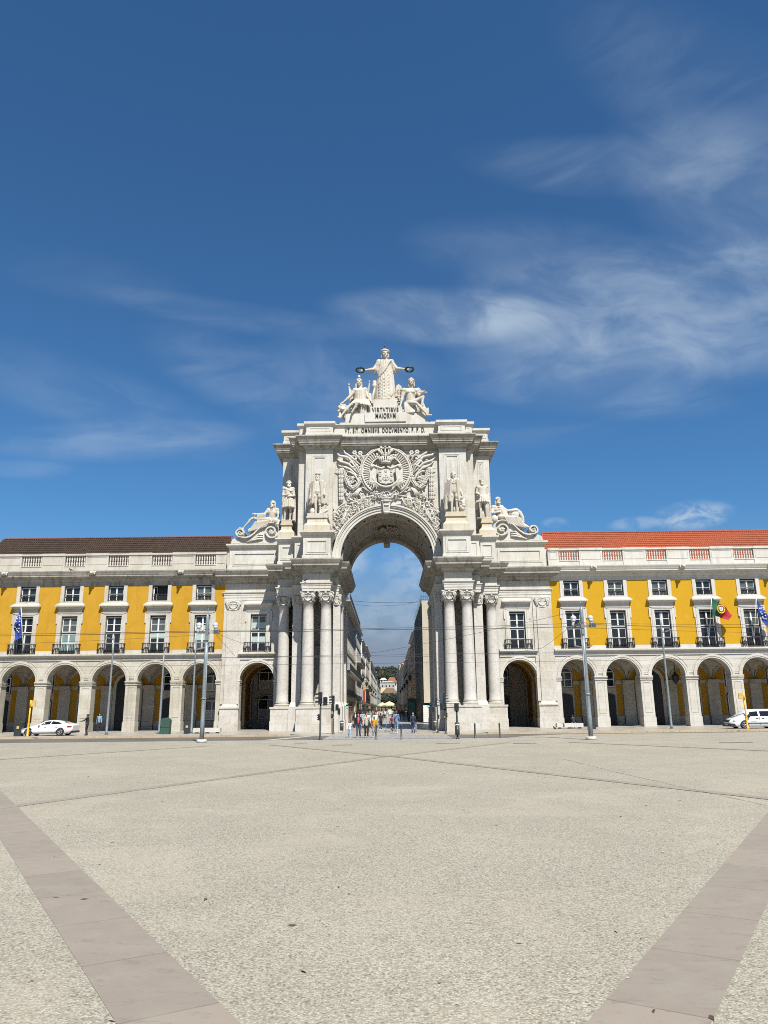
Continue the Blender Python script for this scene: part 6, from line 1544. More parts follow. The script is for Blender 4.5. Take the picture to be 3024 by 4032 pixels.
k = thing('advertising_pillar', (3.8, 126, .1), 'dark street advertising stand with a teal poster', 'advertising stand')
b = MB(); b.box(3.1, 4.5, 125.9, 126.3, .1, 3.5); b.box(3.0, 4.6, 125.85, 126.35, 3.3, 3.55); b.prism([(3.05,3.55),(4.55,3.55),(3.8,3.85)], 125.9, 126.3); b.build('frame', M_SIGN, k)
b = MB(); b.box(3.3, 4.3, 125.86, 125.9, .75, 3.1); po = b.build('poster', plain('teal_poster', (.02,.16,.14), .4, var=.05), k)
# wall lanterns along the street
def lantern(s, y, xw, label, proto=None):
    t = thing('wall_lantern', (s*xw, y, 7.2), label, 'street lamp', 'wall lanterns along the street')
    x = s*(xw-1.55); base = (s*xw, y, 7.2)
    b = MB(); b.tube([(s*xw, y, 7.9), (x, y, 7.95)], .04, 6); b.tube([(s*xw, y, 7.3), (s*(xw-.5), y, 7.55), (s*(xw-.9), y, 7.92)], .03, 6); b.tube([(x, y, 7.95), (x, y, 7.7)], .03, 6); b.build('bracket', M_IRON, t, base)
    b = MB(); b.lathe((x, y, 6.7), [(.06,0),(.16,.1),(.3,.75),(.34,.78),(.22,.92),(.1,1.0),(.04,1.08)], 6, 0, False); b.build('cage', M_BLACK, t, base)
    b = MB(); b.lathe((x, y, 6.84), [(.13,0),(.25,.56)], 6, 0, False, 1.06, 1.06); b.build('pane', M_GLOBE, t, base)
for i, y in enumerate((138, 163, 186, 212, 242, 280)): lantern(-1, y, LF, 'black wall lantern on a bracket, %s from the arch on the left-hand houses' % ['first', 'second', 'third', 'fourth', 'fifth', 'sixth'][i])
for i, y in enumerate((132, 156, 180, 208, 240)): lantern(1, y, 5.25, 'black wall lantern on a bracket, %s from the arch on the right-hand houses' % ['first', 'second', 'third', 'fourth', 'fifth'][i])
# cafe parasol and menu board, banner
M_CANVAS = plain('cream_parasol_canvas', (.62,.52,.36), .8, var=.08)
for i, (x, y, sz, lb) in enumerate(((.15, 180, 1.75, 'large cream cafe parasol in the middle of the street'), (-1.7, 205, 1.4, 'smaller cream parasol behind the large one, on its left'), (2.6, 220, 1.3, 'small pale parasol far down the street, right of the large one'))):
    t = thing('parasol', (x, y, .15), lb, 'parasol', 'parasols in the street')
    b = MB(); n = 8; R0 = sz
    ring = [(x+R0*math.cos(2*PI*q/n+PI/8), y+R0*math.sin(2*PI*q/n+PI/8), 2.95) for q in range(n)]; mid = [(x+R0*.5*math.cos(2*PI*q/n+PI/8), y+R0*.5*math.sin(2*PI*q/n+PI/8), 3.45) for q in range(n)]
    low = [(p[0], p[1], 2.72) for p in ring]
    b.add(ring+mid+low+[(x, y, 3.8)], [(q, (q+1) % n, (q+1) % n+n, q+n) for q in range(n)]+[(q+n, (q+1) % n+n, 3*n) for q in range(n)]+[(q+2*n, (q+1) % n+2*n, (q+1) % n, q) for q in range(n)]); b.build('canopy', M_CANVAS, t)
    b = MB(); b.tube([(x,y,.15),(x,y,3.85)], .04, 8); b.box(x-.3,x+.3,y-.3,y+.3,.12,.2); b.build('pole', M_WFRAME, t)
t = thing('menu_board', (.25, 168, .1), 'white menu board on dark legs below the large parasol', 'sign')
b = MB(); b.box(-.12,.62,167.95,168.02,1.0,1.95); b.build('board', M_WFRAME, t)
b = MB(); b.box(-.14,-.08,167.97,168.06,.1,1.98); b.box(.58,.64,167.97,168.06,.1,1.98); b.build('legs', M_IRON, t)
t = thing('shop_banner', (-5.6, 176, 4.5), 'tall red and yellow banner hanging on a left-hand house', 'banner')
b = MB(); b.box(-5.85,-5.35,175.9,175.95,3.2,6.2,0); b.box(-5.85,-5.35,175.89,175.96,6.2,7.4,1); b.build('cloth', [plain('red_banner_cloth', (.3,.035,.025), .7, var=.05), plain('yellow_banner_cloth', (.45,.3,.04), .7, var=.05)], t)
b = MB(); b.tube([(-6.2,175.92,8.12),(-5.1,175.92,8.12)], .03, 6); b.build('rod', M_IRON, t)
# ------------------------------------------------------------------ the hill at the end of the street
def hill():
    b = MB(); n = 36; vs = []
    for i in range(n+1):
        for j in range(n+1):
            x = -320+640*i/n; y = 600+700*j/n; t = j/n
            z = -.3+44*min(1, t*1.9)**1.3+5*noise.noise((x*.012, y*.012, 0)) if j else -.3
            vs.append((x, y, z))
    b.add(vs, [(i*(n+1)+j, (i+1)*(n+1)+j, (i+1)*(n+1)+j+1, i*(n+1)+j+1) for i in range(n) for j in range(n)], 0, True)
    tag(b.build('hill', plain('scrubby_hill_ground', (.11,.115,.06), .9, var=.4, scale=.05)), kind='structure')
hill()
M_LEAF = [plain('dark_pine_foliage', (.028,.042,.024), .8, var=.45, scale=.6), plain('olive_tree_foliage', (.05,.065,.03), .8, var=.45, scale=.6), plain('dusky_tree_foliage', (.038,.052,.034), .8, var=.45, scale=.6)]
M_BARK = plain('brown_bark', (.09,.065,.045), .9)
def tree_mesh(seed, kind):
    rnd = random.Random(seed); b = MB()
    lobes = [V((rnd.uniform(-.5, .5), rnd.uniform(-.5, .5), rnd.uniform(.45, .95))) for _ in range(9)]
    for k in range(900):
        l = rnd.choice(lobes); d = V((rnd.gauss(0,1), rnd.gauss(0,1), rnd.gauss(0,1))).normalized(); r = .27*rnd.uniform(.55, 1.08)
        p = l+V((d.x*r*1.1, d.y*r*1.1, d.z*r*(.8 if kind else .6))); a = V((rnd.gauss(0,1), rnd.gauss(0,1), rnd.gauss(0,1))).normalized(); c = a.orthogonal().normalized(); e = a.cross(c); w = rnd.uniform(.03, .06)
        b.add([p+c*w, p+e*w*.7, p-c*w, p-e*w*.7], [(0,1,2,3)])
    t = MB(); t.tube([(0,0,-.05),(.01,0,.25),(-.02,.01,.5)], [.05,.04,.025], 7)
    for k in range(4): l = lobes[k]; t.tube([(0,0,.3),(l.x*.5,l.y*.5,(.3+l.z)/2),tuple(l)], [.025,.018,.008], 5)
    return b.mesh('crown', M_LEAF[seed % 3]), t.mesh('trunk', M_BARK)
TREES = [tree_mesh(i, i % 2) for i in range(5)]
rnd = random.Random(31)
spots = []
for (xa, xb, ya, yb, za, zb, n, h0, h1) in ((-12, 9, 770, 800, 23, 25, 11, 11, 14), (.5, 9, 815, 835, 31, 33, 5, 12, 14), (-16, -10, 840, 870, 38, 40, 3, 7, 9), (-9, 12, 596, 603, 1, 2, 8, 9, 11.5)):
    for i in range(n): spots.append((xa+(xb-xa)*(i+.5)/n+rnd.uniform(-.8, .8), rnd.uniform(ya, yb), rnd.uniform(za, zb), rnd.uniform(h0, h1)))
for i, (x, y, z, h) in enumerate(spots):
    where = 'at the foot of the hill closing the street' if y < 620 else 'on the hillside seen down the street'
    t = thing('hill_tree', (x, y, z), 'dark bushy tree '+where, 'tree', 'trees '+where)
    c, tr = TREES[i % 5]
    for nm, me in (('crown', c), ('trunk', tr)):
        o = part(nm, me, t); o.scale = (h*.95, h*.95, h); o.rotation_euler = (0, 0, rnd.uniform(0, 6))
def hill_house(x, y, z, w, d, h, rh, wall, roof, label):
    t = thing('hill_house', (x, y, z), label, 'house', 'houses on the hill'); base = (x, y, z)
    b = MB(); b.box(x-w/2, x+w/2, y, y+d, z-4, z+h); b.build('wall', wall, t, base)
    r = MB(); o = .6; r.add([(x-w/2-o,y-o,z+h),(x+w/2+o,y-o,z+h),(x+w/2+o,y+d+o,z+h),(x-w/2-o,y+d+o,z+h),(x-w*.22,y+d/2,z+h+rh),(x+w*.22,y+d/2,z+h+rh)], [(0,1,5,4),(1,2,5),(2,3,4,5),(3,0,4),(3,2,1,0)]); r.build('roof', roof, t, base)
    n = max(2, int(w/3))
    for i in range(n):
        for f in range(max(1, int(h/3.2))):
            q = MB(); xc = x-w/2+w*(i+.5)/n; q.box(xc-.5, xc+.5, y-.05, y+.1, z+.8+3.1*f, z+2.3+3.1*f); q.box(xc-.58, xc+.58, y-.08, y-.04, z+.7+3.1*f, z+.8+3.1*f); q.build('window', M_GLASS, t, base)
M_OR = tiles('orange_hill_roof', (.3,.13,.08), (.25,.1,.065), (.34,.18,.11,.4))
hill_house(-4.6, 850, 33.5, 10.5, 10, 4.6, 4.6, STREET_W[0], M_OR, 'cream house with a broad orange roof on top of the hill')
hill_house(-7.2, 862, 39, 7, 8, 3.2, 2.8, STREET_W[5], M_OR, 'small house with a reddish roof behind the top of the hill')
hill_house(3.2, 700, 21.6, 9.5, 12, 3.2, 5.2, STREET_W[3], M_OR, 'house with a steep red roof halfway down the hill')
hill_house(-4.6, 690, 24.6, 5.6, 8, 2.6, 1.8, STREET_W[3], STREET_W[3], 'white gabled house beside the red roof on the hill')
hill_house(-.5, 660, 19.3, 12, 10, 4.6, 1.2, STREET_W[1], STREET_W[1], 'pale grey block below the red roof on the hill')
hill_house(-4.4, 640, 12.2, 6.5, 8, 2.6, 4.2, STREET_W[2], STREET_W[2], 'yellow gabled house low on the hill')
hill_house(1., 625, 11.2, 13, 8, 2.8, 4.4, wallmat('brown_station_wall', (.3,.24,.18), (.26,.2,.16)), tiles('brown_hill_roof', (.2,.14,.09), (.16,.11,.075), (.25,.18,.1,.4)), 'house with a wide brown roof at the foot of the hill')
# ------------------------------------------------------------------ street furniture
def lamp_mast(x, y, label, conduit, base_box):
    t = thing('lamp_mast', (x, y, 0), label, 'lamp post', 'tall lamp masts on the plaza'); B = (x, y, 0)
    b = MB(); b.lathe((x, y, 0), [(.34,0),(.35,.1),(.34,.2),(.3,.22)], 20); b.build('concrete_foot', M_STONE_PLAIN, t, B)
    b = MB(); b.lathe((x, y, .2), [(.16,0),(.155,1.3),(.148,1.32),(.14,3.),(.143,3.02),(.125,5.2),(.105,6.65)], 14)
    b.lathe((x, y, 2.9), [(.178,0),(.19,.02),(.19,.08),(.178,.1)], 14); b.tube([(x-.15, y-.1, .2), (x-.14, y-.1, 3.), (x-.11, y-.08, 6.6)] if not conduit else [(x+.16, y-.1, .2), (x+.15, y-.1, 3.), (x+.11, y-.08, 6.6)], .03, 6)
    b.build('pole', M_STEEL, t, B)
    b = MB(); b.lathe((x, y, 6.85), [(.1,0),(.1,.25)], 12); b.box(x-.11, x+.11, y-.13, y+.11, 6.98, 7.32); b.lathe((x, y, 7.3), [(.08,0),(.09,.3),(.12,.34),(.13,.8),(.13,1.35),(.1,1.42),(.06,1.56),(.02,1.6)], 14)
    b.tube([(x, y, 8.85), (x, y, 9.3)], [.03, .012], 6); b.lathe((x, y, 8.83), [(.07,0),(.07,.05)], 8); b.build('lamp_head', M_STEEL, t, B)
    b = MB(); b.tube([(x-.72, y, 7.58), (x+.8, y, 7.58)], .035, 6); b.tube([(x-.6, y+.02, 7.48), (x+.7, y+.02, 7.5)], .025, 6); b.box(x-.12, x+.12, y-.12, y+.12, 7.36, 7.66); b.tube([(x+.1,y,7.8),(x+.4,y,7.62)], .02, 5); b.tube([(x-.1,y,7.8),(x-.4,y,7.62)], .02, 5)
    b.box(x+.5, x+.9, y-.28, y+.04, 7.42, 7.72); b.build('cross_arm', M_STEEL_D, t, B)
    for s in (-1, 1):
        q = MB(); q.cap((x+s*.66, y, 7.62), (x+s*.6, y, 7.8), .09, .1, 12); q.lathe((x+s*.6, y, 7.78), [(.1,0),(.13,.08),(.19,.18)], 14); q.ball((x+s*.585, y, 8.06), (.205, .205, .2), 16, 10); q.build('globe', M_GLOBE, t, B)
    q = MB(); q.box(x+.56, x+.84, y-.3, y-.275, 7.47, 7.67); q.build('floodlight_glass', M_GLASS_C, t, B)
lamp_mast(-12.93, 53.9, 'tall grey lamp mast with two globes, left of the arch', True, 0)
lamp_mast(13.43, 52.1, 'tall grey lamp mast with two globes, right of the arch', False, 0)
def slim_lamp(x, y, h, heads, label):
    z0 = gz(x, y); t = thing('street_lamp', (x, y, z0), label, 'street lamp', 'slim street lamps along the kerb'); B = (x, y, z0)
    b = MB(); b.lathe((x, y, z0), [(.12,0),(.12,.3),(.1,.35),(.095,2.5),(.075,h-1.6),(.055,h-z0)], 12); b.box(x-.16, x+.16, y-.16, y+.16, z0, z0+.05); b.build('pole', M_STEEL, t, B)
    for s, dz in heads:
        q = MB(); q.tube([(x, y, h-.9+dz), (x+s*.16, y-.05, h-.75+dz)], .04, 6); M = Matrix.Translation((x+s*.46, y-.12, h-.68+dz)) @ Matrix.Rotation(-s*.28, 4, 'Y') @ Matrix.Rotation(s*.3, 4, 'Z'); q.obox(M, .72, .4, .1); q.obox(M @ Matrix.Translation((0,0,-.06)), .6, .3, .04)
        q.build('lamp_head', M_STEEL_D, t, B)
slim_lamp(-24.78, 68.3, 8.75, [(-1, .5)], 'slim grey street lamp with one flat head, behind the man in the dark suit')
slim_lamp(-20.45, 69.3, 7.4, [], 'headless slim grey pole beside the green litter container')
slim_lamp(-17.66, 69.6, 8.5, [(-1, -.2), (1, -.2)], 'slim grey street lamp with two flat heads, behind the left lamp mast')
slim_lamp(24.93, 68.9, 10.3, [(1, -.9)], 'slim grey street lamp with one flat head, in front of the right arcade')
slim_lamp(17.72, 69.2, 8.3, [(-1, -.2), (1, -.2)], 'slim grey street lamp with two flat heads, almost hidden by the right lamp mast')
def hood_lens(b, x, y, z, s, r=.095, L=.24):
    """a signal lens hood that points along x (s = -1 or 1)"""
    n = 10
    for k in range(n):
        a0, a1 = PI*(-.15+1.3*k/n), PI*(-.15+1.3*(k+1)/n)
        b.quad((x, y+r*math.cos(a0), z+r*math.sin(a0)), (x+s*L, y+r*math.cos(a0), z+r*math.sin(a0)-.02), (x+s*L, y+r*math.cos(a1), z+r*math.sin(a1)-.02), (x, y+r*math.cos(a1), z+r*math.sin(a1)))
def signal(x, y, label, parts):
    z0 = gz(x, y); t = thing('traffic_light', (x, y, z0), label, 'traffic light'); B = (x, y, z0)
    for p in parts:
        k = p[0]; b = MB()
        if k == 'pole': b.lathe((x, y, z0), [(.14,0),(.14,.05),(.07,.08),(.062,p[1]-z0)], 12); nm, m = 'pole', M_BLACK
        elif k == 'greypole': b.lathe((x, y, z0), [(.1,0),(.1,.04),(.05,.08),(.045,p[1]-z0)], 10); nm, m = 'pole', M_STEEL
        elif k == 'head':                      # three lenses pointing sideways
            _, xa, xb, za, zb, s = p; b.box(xa, xb, y-.16, y+.16, za, zb); b.box(xa+.02, xb-.02, y-.17, y+.17, za+.03, zb-.03); b.ball(((xa+xb)/2, y, zb), (.06, .06, .03), 8, 5)
            xs = xa if s < 0 else xb
            for i in range(3): hood_lens(b, xs, y, za+(zb-za)*(i+.5)/3, s)
            nm, m = 'signal_head', M_BLACK
        elif k == 'box':
            _, xa, xb, za, zb = p; b.box(xa, xb, y-.14, y+.12, za, zb); b.box(xa+.03, xb-.03, y-.155, y-.14, za+.04, (za+zb)/2-.02); b.box(xa+.03, xb-.03, y-.155, y-.14, (za+zb)/2+.02, zb-.04); b.box(min(x, xa)+.02, max(x, xb)-.02, y-.03, y+.03, za-.06, za-.02); b.cap(((xa+xb)/2-.05, y, zb), ((xa+xb)/2+.05, y, zb), .03)
            nm, m = 'pedestrian_head', M_BLACK
        elif k == 'rep':
            _, xa, za, zb, s = p; b.box(*sorted((x+s*.05, xa)), y-.07, y+.07, za, zb)
            for i in range(3): hood_lens(b, xa, y, za+(zb-za)*(i+.5)/3, s, .055, .07)
            nm, m = 'repeater', M_BLACK
        elif k == 'button':
            b.box(p[1]-.03, p[1]+.03, y-.11, y-.06, p[2], p[2]+.09); nm, m = 'call_button', M_YPOLE
        b.build(nm, m, t, B)
signal(-5.0, 56.7, 'nearest traffic light left of the crossing, black with two heads', [('pole', 2.6), ('head', -5.15, -4.88, 2.53, 3.36, -1), ('box', -4.8, -4.5, 2.43, 3.0), ('rep', -5.17, 1.36, 1.8, -1), ('button', -4.9, 1.36)])
signal(-4.88, 68.2, 'black traffic light with three hooded lenses at the left pedestals of the arch', [('pole', 2.6), ('head', -5.02, -4.78, 2.56, 3.3, -1), ('box', -5.06, -4.8, 2.04, 2.56), ('box', -4.69, -4.42, 2.04, 2.54), ('rep', -5.04, 1.36, 1.72, -1), ('button', -4.86, 1.36)])
signal(-4.49, 70.2, 'short slim pedestrian signal on a grey pole beside the left pier of the arch', [('greypole', 1.8), ('box', -4.64, -4.4, 1.72, 2.2)])
signal(4.9, 56.0, 'pedestrian signal with a litter bin on its pole, at the right end of the crossing', [('pole', 2.0), ('box', 4.74, 5.05, 1.94, 2.46)])
signal(4.87, 67.1, 'black traffic light with three hooded lenses at the right pedestals of the arch', [('pole', 2.6), ('head', 4.76, 4.94, 2.55, 3.4, 1), ('box', 4.76, 5.0, 2.05, 2.55), ('box', 4.44, 4.7, 2.05, 2.55), ('rep', 5.03, 1.34, 1.75, 1), ('button', 4.8, 1.36)])
signal(4.37, 69.8, 'black traffic light on a grey-footed pole inside the right pier', [('pole', 2.3), ('head', 4.22, 4.36, 2.25, 2.98, 1), ('box', 3.86, 4.12, 1.84, 2.28), ('rep', 4.5, 1.21, 1.58, 1)])
M_BIN = plain('dark_grey_bin', (.045,.05,.055), .45, .3); M_BAND_W = plain('pale_bin_band', (.7,.7,.68), .5, var=0); M_GBIN = plain('green_container', (.035,.085,.06), .5, var=.25); M_NOTE = plain('bin_notice', (.55,.42,.16), .6)
def hanging_bin(x, y, z0, label, r=.165, h=.9):
    t = thing('litter_bin', (x, y, z0), label, 'litter bin', 'small cylindrical litter bins'); B = (x, y, z0)
    b = MB(); b.lathe((x, y, z0), [(r*.85,0),(r,.03),(r,h*.74)], 16); b.box(x-.03, x+.03, y-r-.01, y-r+.02, z0+h*.6, z0+h*.63); b.build('bucket', M_BIN, t, B)
    b = MB(); b.lathe((x, y, z0+h*.76), [(r*.98,0),(r*.98,h*.09)], 16); b.build('band', M_BAND_W, t, B)
    b = MB(); b.lathe((x, y, z0+h*.86), [(r*1.02,0),(r*1.08,.02),(r*.9,h*.1),(r*.3,h*.14)], 16); b.build('lid', M_BIN, t, B)
hanging_bin(4.9, 55.98, .26, 'small dark litter bin hung round the pedestrian signal pole on the right')
hanging_bin(-4.36, 72., .22, 'small dark litter bin beside the left pier of the arch'); hanging_bin(4.3, 72.8, .18, 'small dark litter bin beside the right pier of the arch')
def box_bin(x, y, w, h, label, m, name='litter_bin', dome=False, note=True):
    z0 = gz(x, y); t = thing(name, (x, y, z0), label, 'litter bin'); B = (x, y, z0); d = w*.42
    b = MB(); b.prism([(x-w*.47, z0), (x+w*.47, z0), (x+w/2, z0+h*.8), (x-w/2, z0+h*.8)], y-d, y+d)
    for e in (-1, 1): b.box(x+e*w*.46-.02, x+e*w*.46+.02, y-d-.02, y+d+.02, z0+.03, z0+h*.78)
    b.build('body', m, t, B)
    b = MB(); b.prism([(x+w*.53*math.cos(PI*i/10), z0+h*.78+h*.22*math.sin(PI*i/10)**(.9 if dome else .4)) for i in range(11)], y-d*1.04, y+d*1.04); b.build('lid', m, t, B)
    if dome: b = MB(); b.box(x-w*.5, x+w*.5, y-d-.03, y-d, z0+h*.42, z0+h*.45); b.box(x-w*.42, x+w*.42, y-d-.02, y-d, z0+h*.76, z0+h*.8); b.prism([(x-.08, z0+h*.62), (x+.1, z0+h*.62), (x+.01, z0+h*.72)], y-d-.025, y-d-.005); b.build('trim', m, t, B)
    if note: b = MB(); b.box(x-.1, x+.1, y-d-.03, y-d-.005, z0+h*.5, z0+h*.68); b.build('notice', M_NOTE, t, B)
box_bin(-19.85, 69.2, .8, 1.4, 'large green litter container with a rounded lid beside a slim pole', M_GBIN, 'litter_container', True, False)
box_bin(-18.05, 69.7, .5, 1.05, 'dark square litter bin with a notice, behind the left lamp mast', M_BIN); box_bin(-32.2, 67.7, .62, 1.25, 'dark litter bin with a notice in front of the white car', M_BIN); box_bin(18.55, 70.9, .4, 1.05, 'dark litter bin half hidden by the right lamp mast', M_BIN, note=False)
for i, (x, y, lb) in enumerate(((6.26, 56.9, 'dark bollard just right of the signal with the litter bin'), (8.2, 57.9, 'dark bollard standing farthest right on the plaza edge'), (.88, 56.1, 'dark bollard at the middle of the crossing, right of the boy in mustard'), (-.92, 56.4, 'dark bollard in front of the boy in the mustard sweater'), (-.94, 71.1, 'bollard at the far side of the crossing behind the boy'), (-2.57, 71.2, 'bollard at the far side of the crossing behind the woman in coral'), (2.45, 71.1, 'bollard at the far side of the crossing beside the man in the vest'))):
    z0 = gz(x, y); t = thing('bollard', (x, y, z0), lb, 'bollard', 'slim bollards at the crossing')
    b = MB(); b.lathe((x, y, z0), [(.085,0),(.085,.03),(.062,.05),(.06,1.0),(.055,1.03),(.02,1.05)], 12); b.build('post', M_STEEL_D if y > 60 else M_BIN, t)
    b = MB(); b.lathe((x, y, z0+.9), [(.066,0),(.066,.06)], 12); b.build('collar', M_BLACK, t)
def slab_bench(xa, xb, y, za, zb, label):
    t = thing('stone_bench', ((xa+xb)/2, y, za-.1), label, 'bench', 'white stone block benches'); B = t.location.copy(); B = tuple(B)
    b = MB(); b.box(xa, xb, y-.3, y+.3, za, zb); b.box(xa+.03, xb-.03, y-.27, y+.27, zb, zb+.025); b.build('seat', M_STONE_PLAIN, t, B)
    for q in (.12, .5, .88): b = MB(); x = xa+(xb-xa)*q; b.box(x-.12, x+.12, y-.25, y+.25, za-.14, za); b.build('foot', M_BIN, t, B)
slab_bench(-17.6, -15.15, 70.2, .26, .6, 'long white stone bench behind the left lamp mast'); slab_bench(15.72, 18.2, 73.3, .28, .62, 'long white stone bench before the first right-hand arcade opening')
def bus_stop(x, y, s, label):
    z0 = gz(x, y); t = thing('bus_stop', (x, y, z0), label, 'bus stop', 'yellow bus stop poles'); B = (x, y, z0)
    b = MB(); b.lathe((x, y, z0), [(.13,0),(.12,.05),(.085,.08),(.08,1.1),(.065,1.2),(.06,2.9)], 12); b.cap((x, y, 3.0), (x, y, 3.12), .07); b.build('pole', M_YPOLE, t, B)
    b = MB(); xa, xb = sorted((x+s*.06, x+s*.45)); b.box(xa, xb, y-.05, y+.05, 2.62, 3.15); b.build('sign_box', M_YPOLE, t, B)
    b = MB(); b.box(xa+.03, xb-.03, y-.056, y-.05, 2.66, 2.88); b.box(xa+.03, xb-.03, y-.056, y-.05, 2.92, 3.02); b.build('timetable', M_NOTE, t, B)
    b = MB(); b.lathe((x, y, 2.55), [(.085,0),(.085,.62)], 10); b.build('bracket', M_YPOLE, t, B)
bus_stop(-31.1, 67., 1, 'yellow bus stop pole with a sign box, beside the white car'); bus_stop(31.0, 67.55, -1, 'yellow bus stop pole with a sign box, before the white van')
# ------------------------------------------------------------------ vehicles
M_CARW = plain('white_car_paint', (.78,.79,.8), .22, var=.02); M_TYRE = plain('black_tyre_rubber', (.015,.015,.016), .8); M_RIM = plain('silver_alloy', (.35,.36,.38), .35, .8); M_REDL = plain('red_lamp_lens', (.3,.012,.02), .25, var=.05); M_HEADL = plain('clear_lamp_lens', (.4,.43,.45), .12, var=.2); M_CGLASS = glass('tinted_car_glass', (.012,.015,.018)); M_TRIMB = plain('black_car_trim', (.02,.02,.022), .5)
def lerp_st(st, u):
    for a, c in zip(st, st[1:]):
        if a[0] <= u <= c[0]:
            f = (u-a[0])/(c[0]-a[0]); f = f*f*(3-2*f)*.5+f*.5; return [p+(q-p)*f for p, q in zip(a, c)]
    return list(st[-1])
def vehicle(name, x0, yc, z0, st, label, cat, wheels, wr, glassp, extra):
    """front towards -x; st: (u, zbottom, zbelt, ztop, half widths at sill, belt, roof)"""
    L = st[-1][0]; t = thing(name, (x0+L/2, yc, z0), label, cat); B = (x0+L/2, yc, z0)
    def sec(u):
        _, zb, zm, zt, wb, wm, wt = lerp_st(st, u)
        h = [(0, zb), (wb*.85, zb), (wb*.97, zb+.07), (wb, zb+(zm-zb)*.45), (wm, zm-.06), (wm*.985, zm), (wt+(wm-wt)*.12, zt-(zt-zm)*.14), (wt*.9, zt-.015*(zt > zm+.1)), (wt*.45, zt+.01), (0, zt+.012)]
        return h
    b = MB(); N = 44; us = [L*i/N for i in range(N+1)]; rows = []
    for u in us:
        h = sec(u); rows.append([(x0+u, yc-w, z0+z) for w, z in h]+[(x0+u, yc+w, z0+z) for w, z in reversed(h[1:-1])])
    m = len(rows[0]); vs = [p for r in rows for p in r]
    fs = [(i*m+k, (i+1)*m+k, (i+1)*m+(k+1) % m, i*m+(k+1) % m) for i in range(N) for k in range(m)]
    b.add(vs, fs, 0, True); b.add(rows[0], [tuple(range(m))]); b.add(rows[-1], [tuple(range(m-1, -1, -1))])
    b.build('body', M_CARW, t, B)
    def surf(u, v, side, off=.012):
        """point on the glasshouse side: v 0 at the belt, 1 at the roof edge"""
        h = sec(u); w = h[5][0]+(h[6][0]-h[5][0])*v; z = h[5][1]+(h[6][1]-h[5][1])*v; return (x0+u, yc+side*(w+off), z0+z)
    for side in (-1, 1):
        for pts in glassp:
            g = MB(); g.add([surf(u, v, side) for u, v in pts], [tuple(range(len(pts)))]); g.build('side_window', M_CGLASS, t, B)
        for u in wheels:
            w_ = sec(u)[3][0]; yy = yc+side*(w_+.006)
            a = MB(); a.prism([(x0+u+(wr+.075)*math.cos(PI*i/14-.15), z0+wr+(wr+.075)*math.sin(PI*i/14*1.1-.15)) for i in range(15)], *sorted((yy, yy-side*.2))); a.build('wheel_arch', M_TRIMB, t, B)
            wt = MB(); c = V((x0+u, yy+side*.01, z0+wr))
            for (r0, r1, d0, d1) in ((wr*.66, wr, -.2, .012), (wr*.6, wr*.68, -.15, .018)):
                n = 24; vs2 = []
                for i in range(n):
                    q = 2*PI*i/n
                    for r, d in ((r0, d1), (r1, d1-.01), (r1, d0), (r0, d0)): vs2.append((c.x+r*math.cos(q), c.y+side*d, c.z+r*math.sin(q)))
                wt.add(vs2, [(i*4+k, ((i+1) % n)*4+k, ((i+1) % n)*4+(k+1) % 4, i*4+(k+1) % 4) for i in range(n) for k in range(4)], 0, True)
            wo = wt.build('wheel', M_TYRE, t, B); rm = MB()
            for i in range(5):
                q = 2*PI*i/5+.3; rm.cap((c.x+.05*math.cos(q), c.y+side*.012, c.z+.05*math.sin(q)), (c.x+wr*.6*math.cos(q), c.y+side*.008, c.z+wr*.6*math.sin(q)), .035, .028, 6)
            rm.ball((c.x, c.y+side*.01, c.z), (.06, .03, .06), 8, 5)
            rm.tube([(c.x+wr*.63*math.cos(2*PI*i/20), c.y+side*.015, c.z+wr*.63*math.sin(2*PI*i/20)) for i in range(21)], .02, 5); sub('rim', rm, M_RIM, wo, B)
    extra(t, B, x0, yc, z0, sec, surf); return t
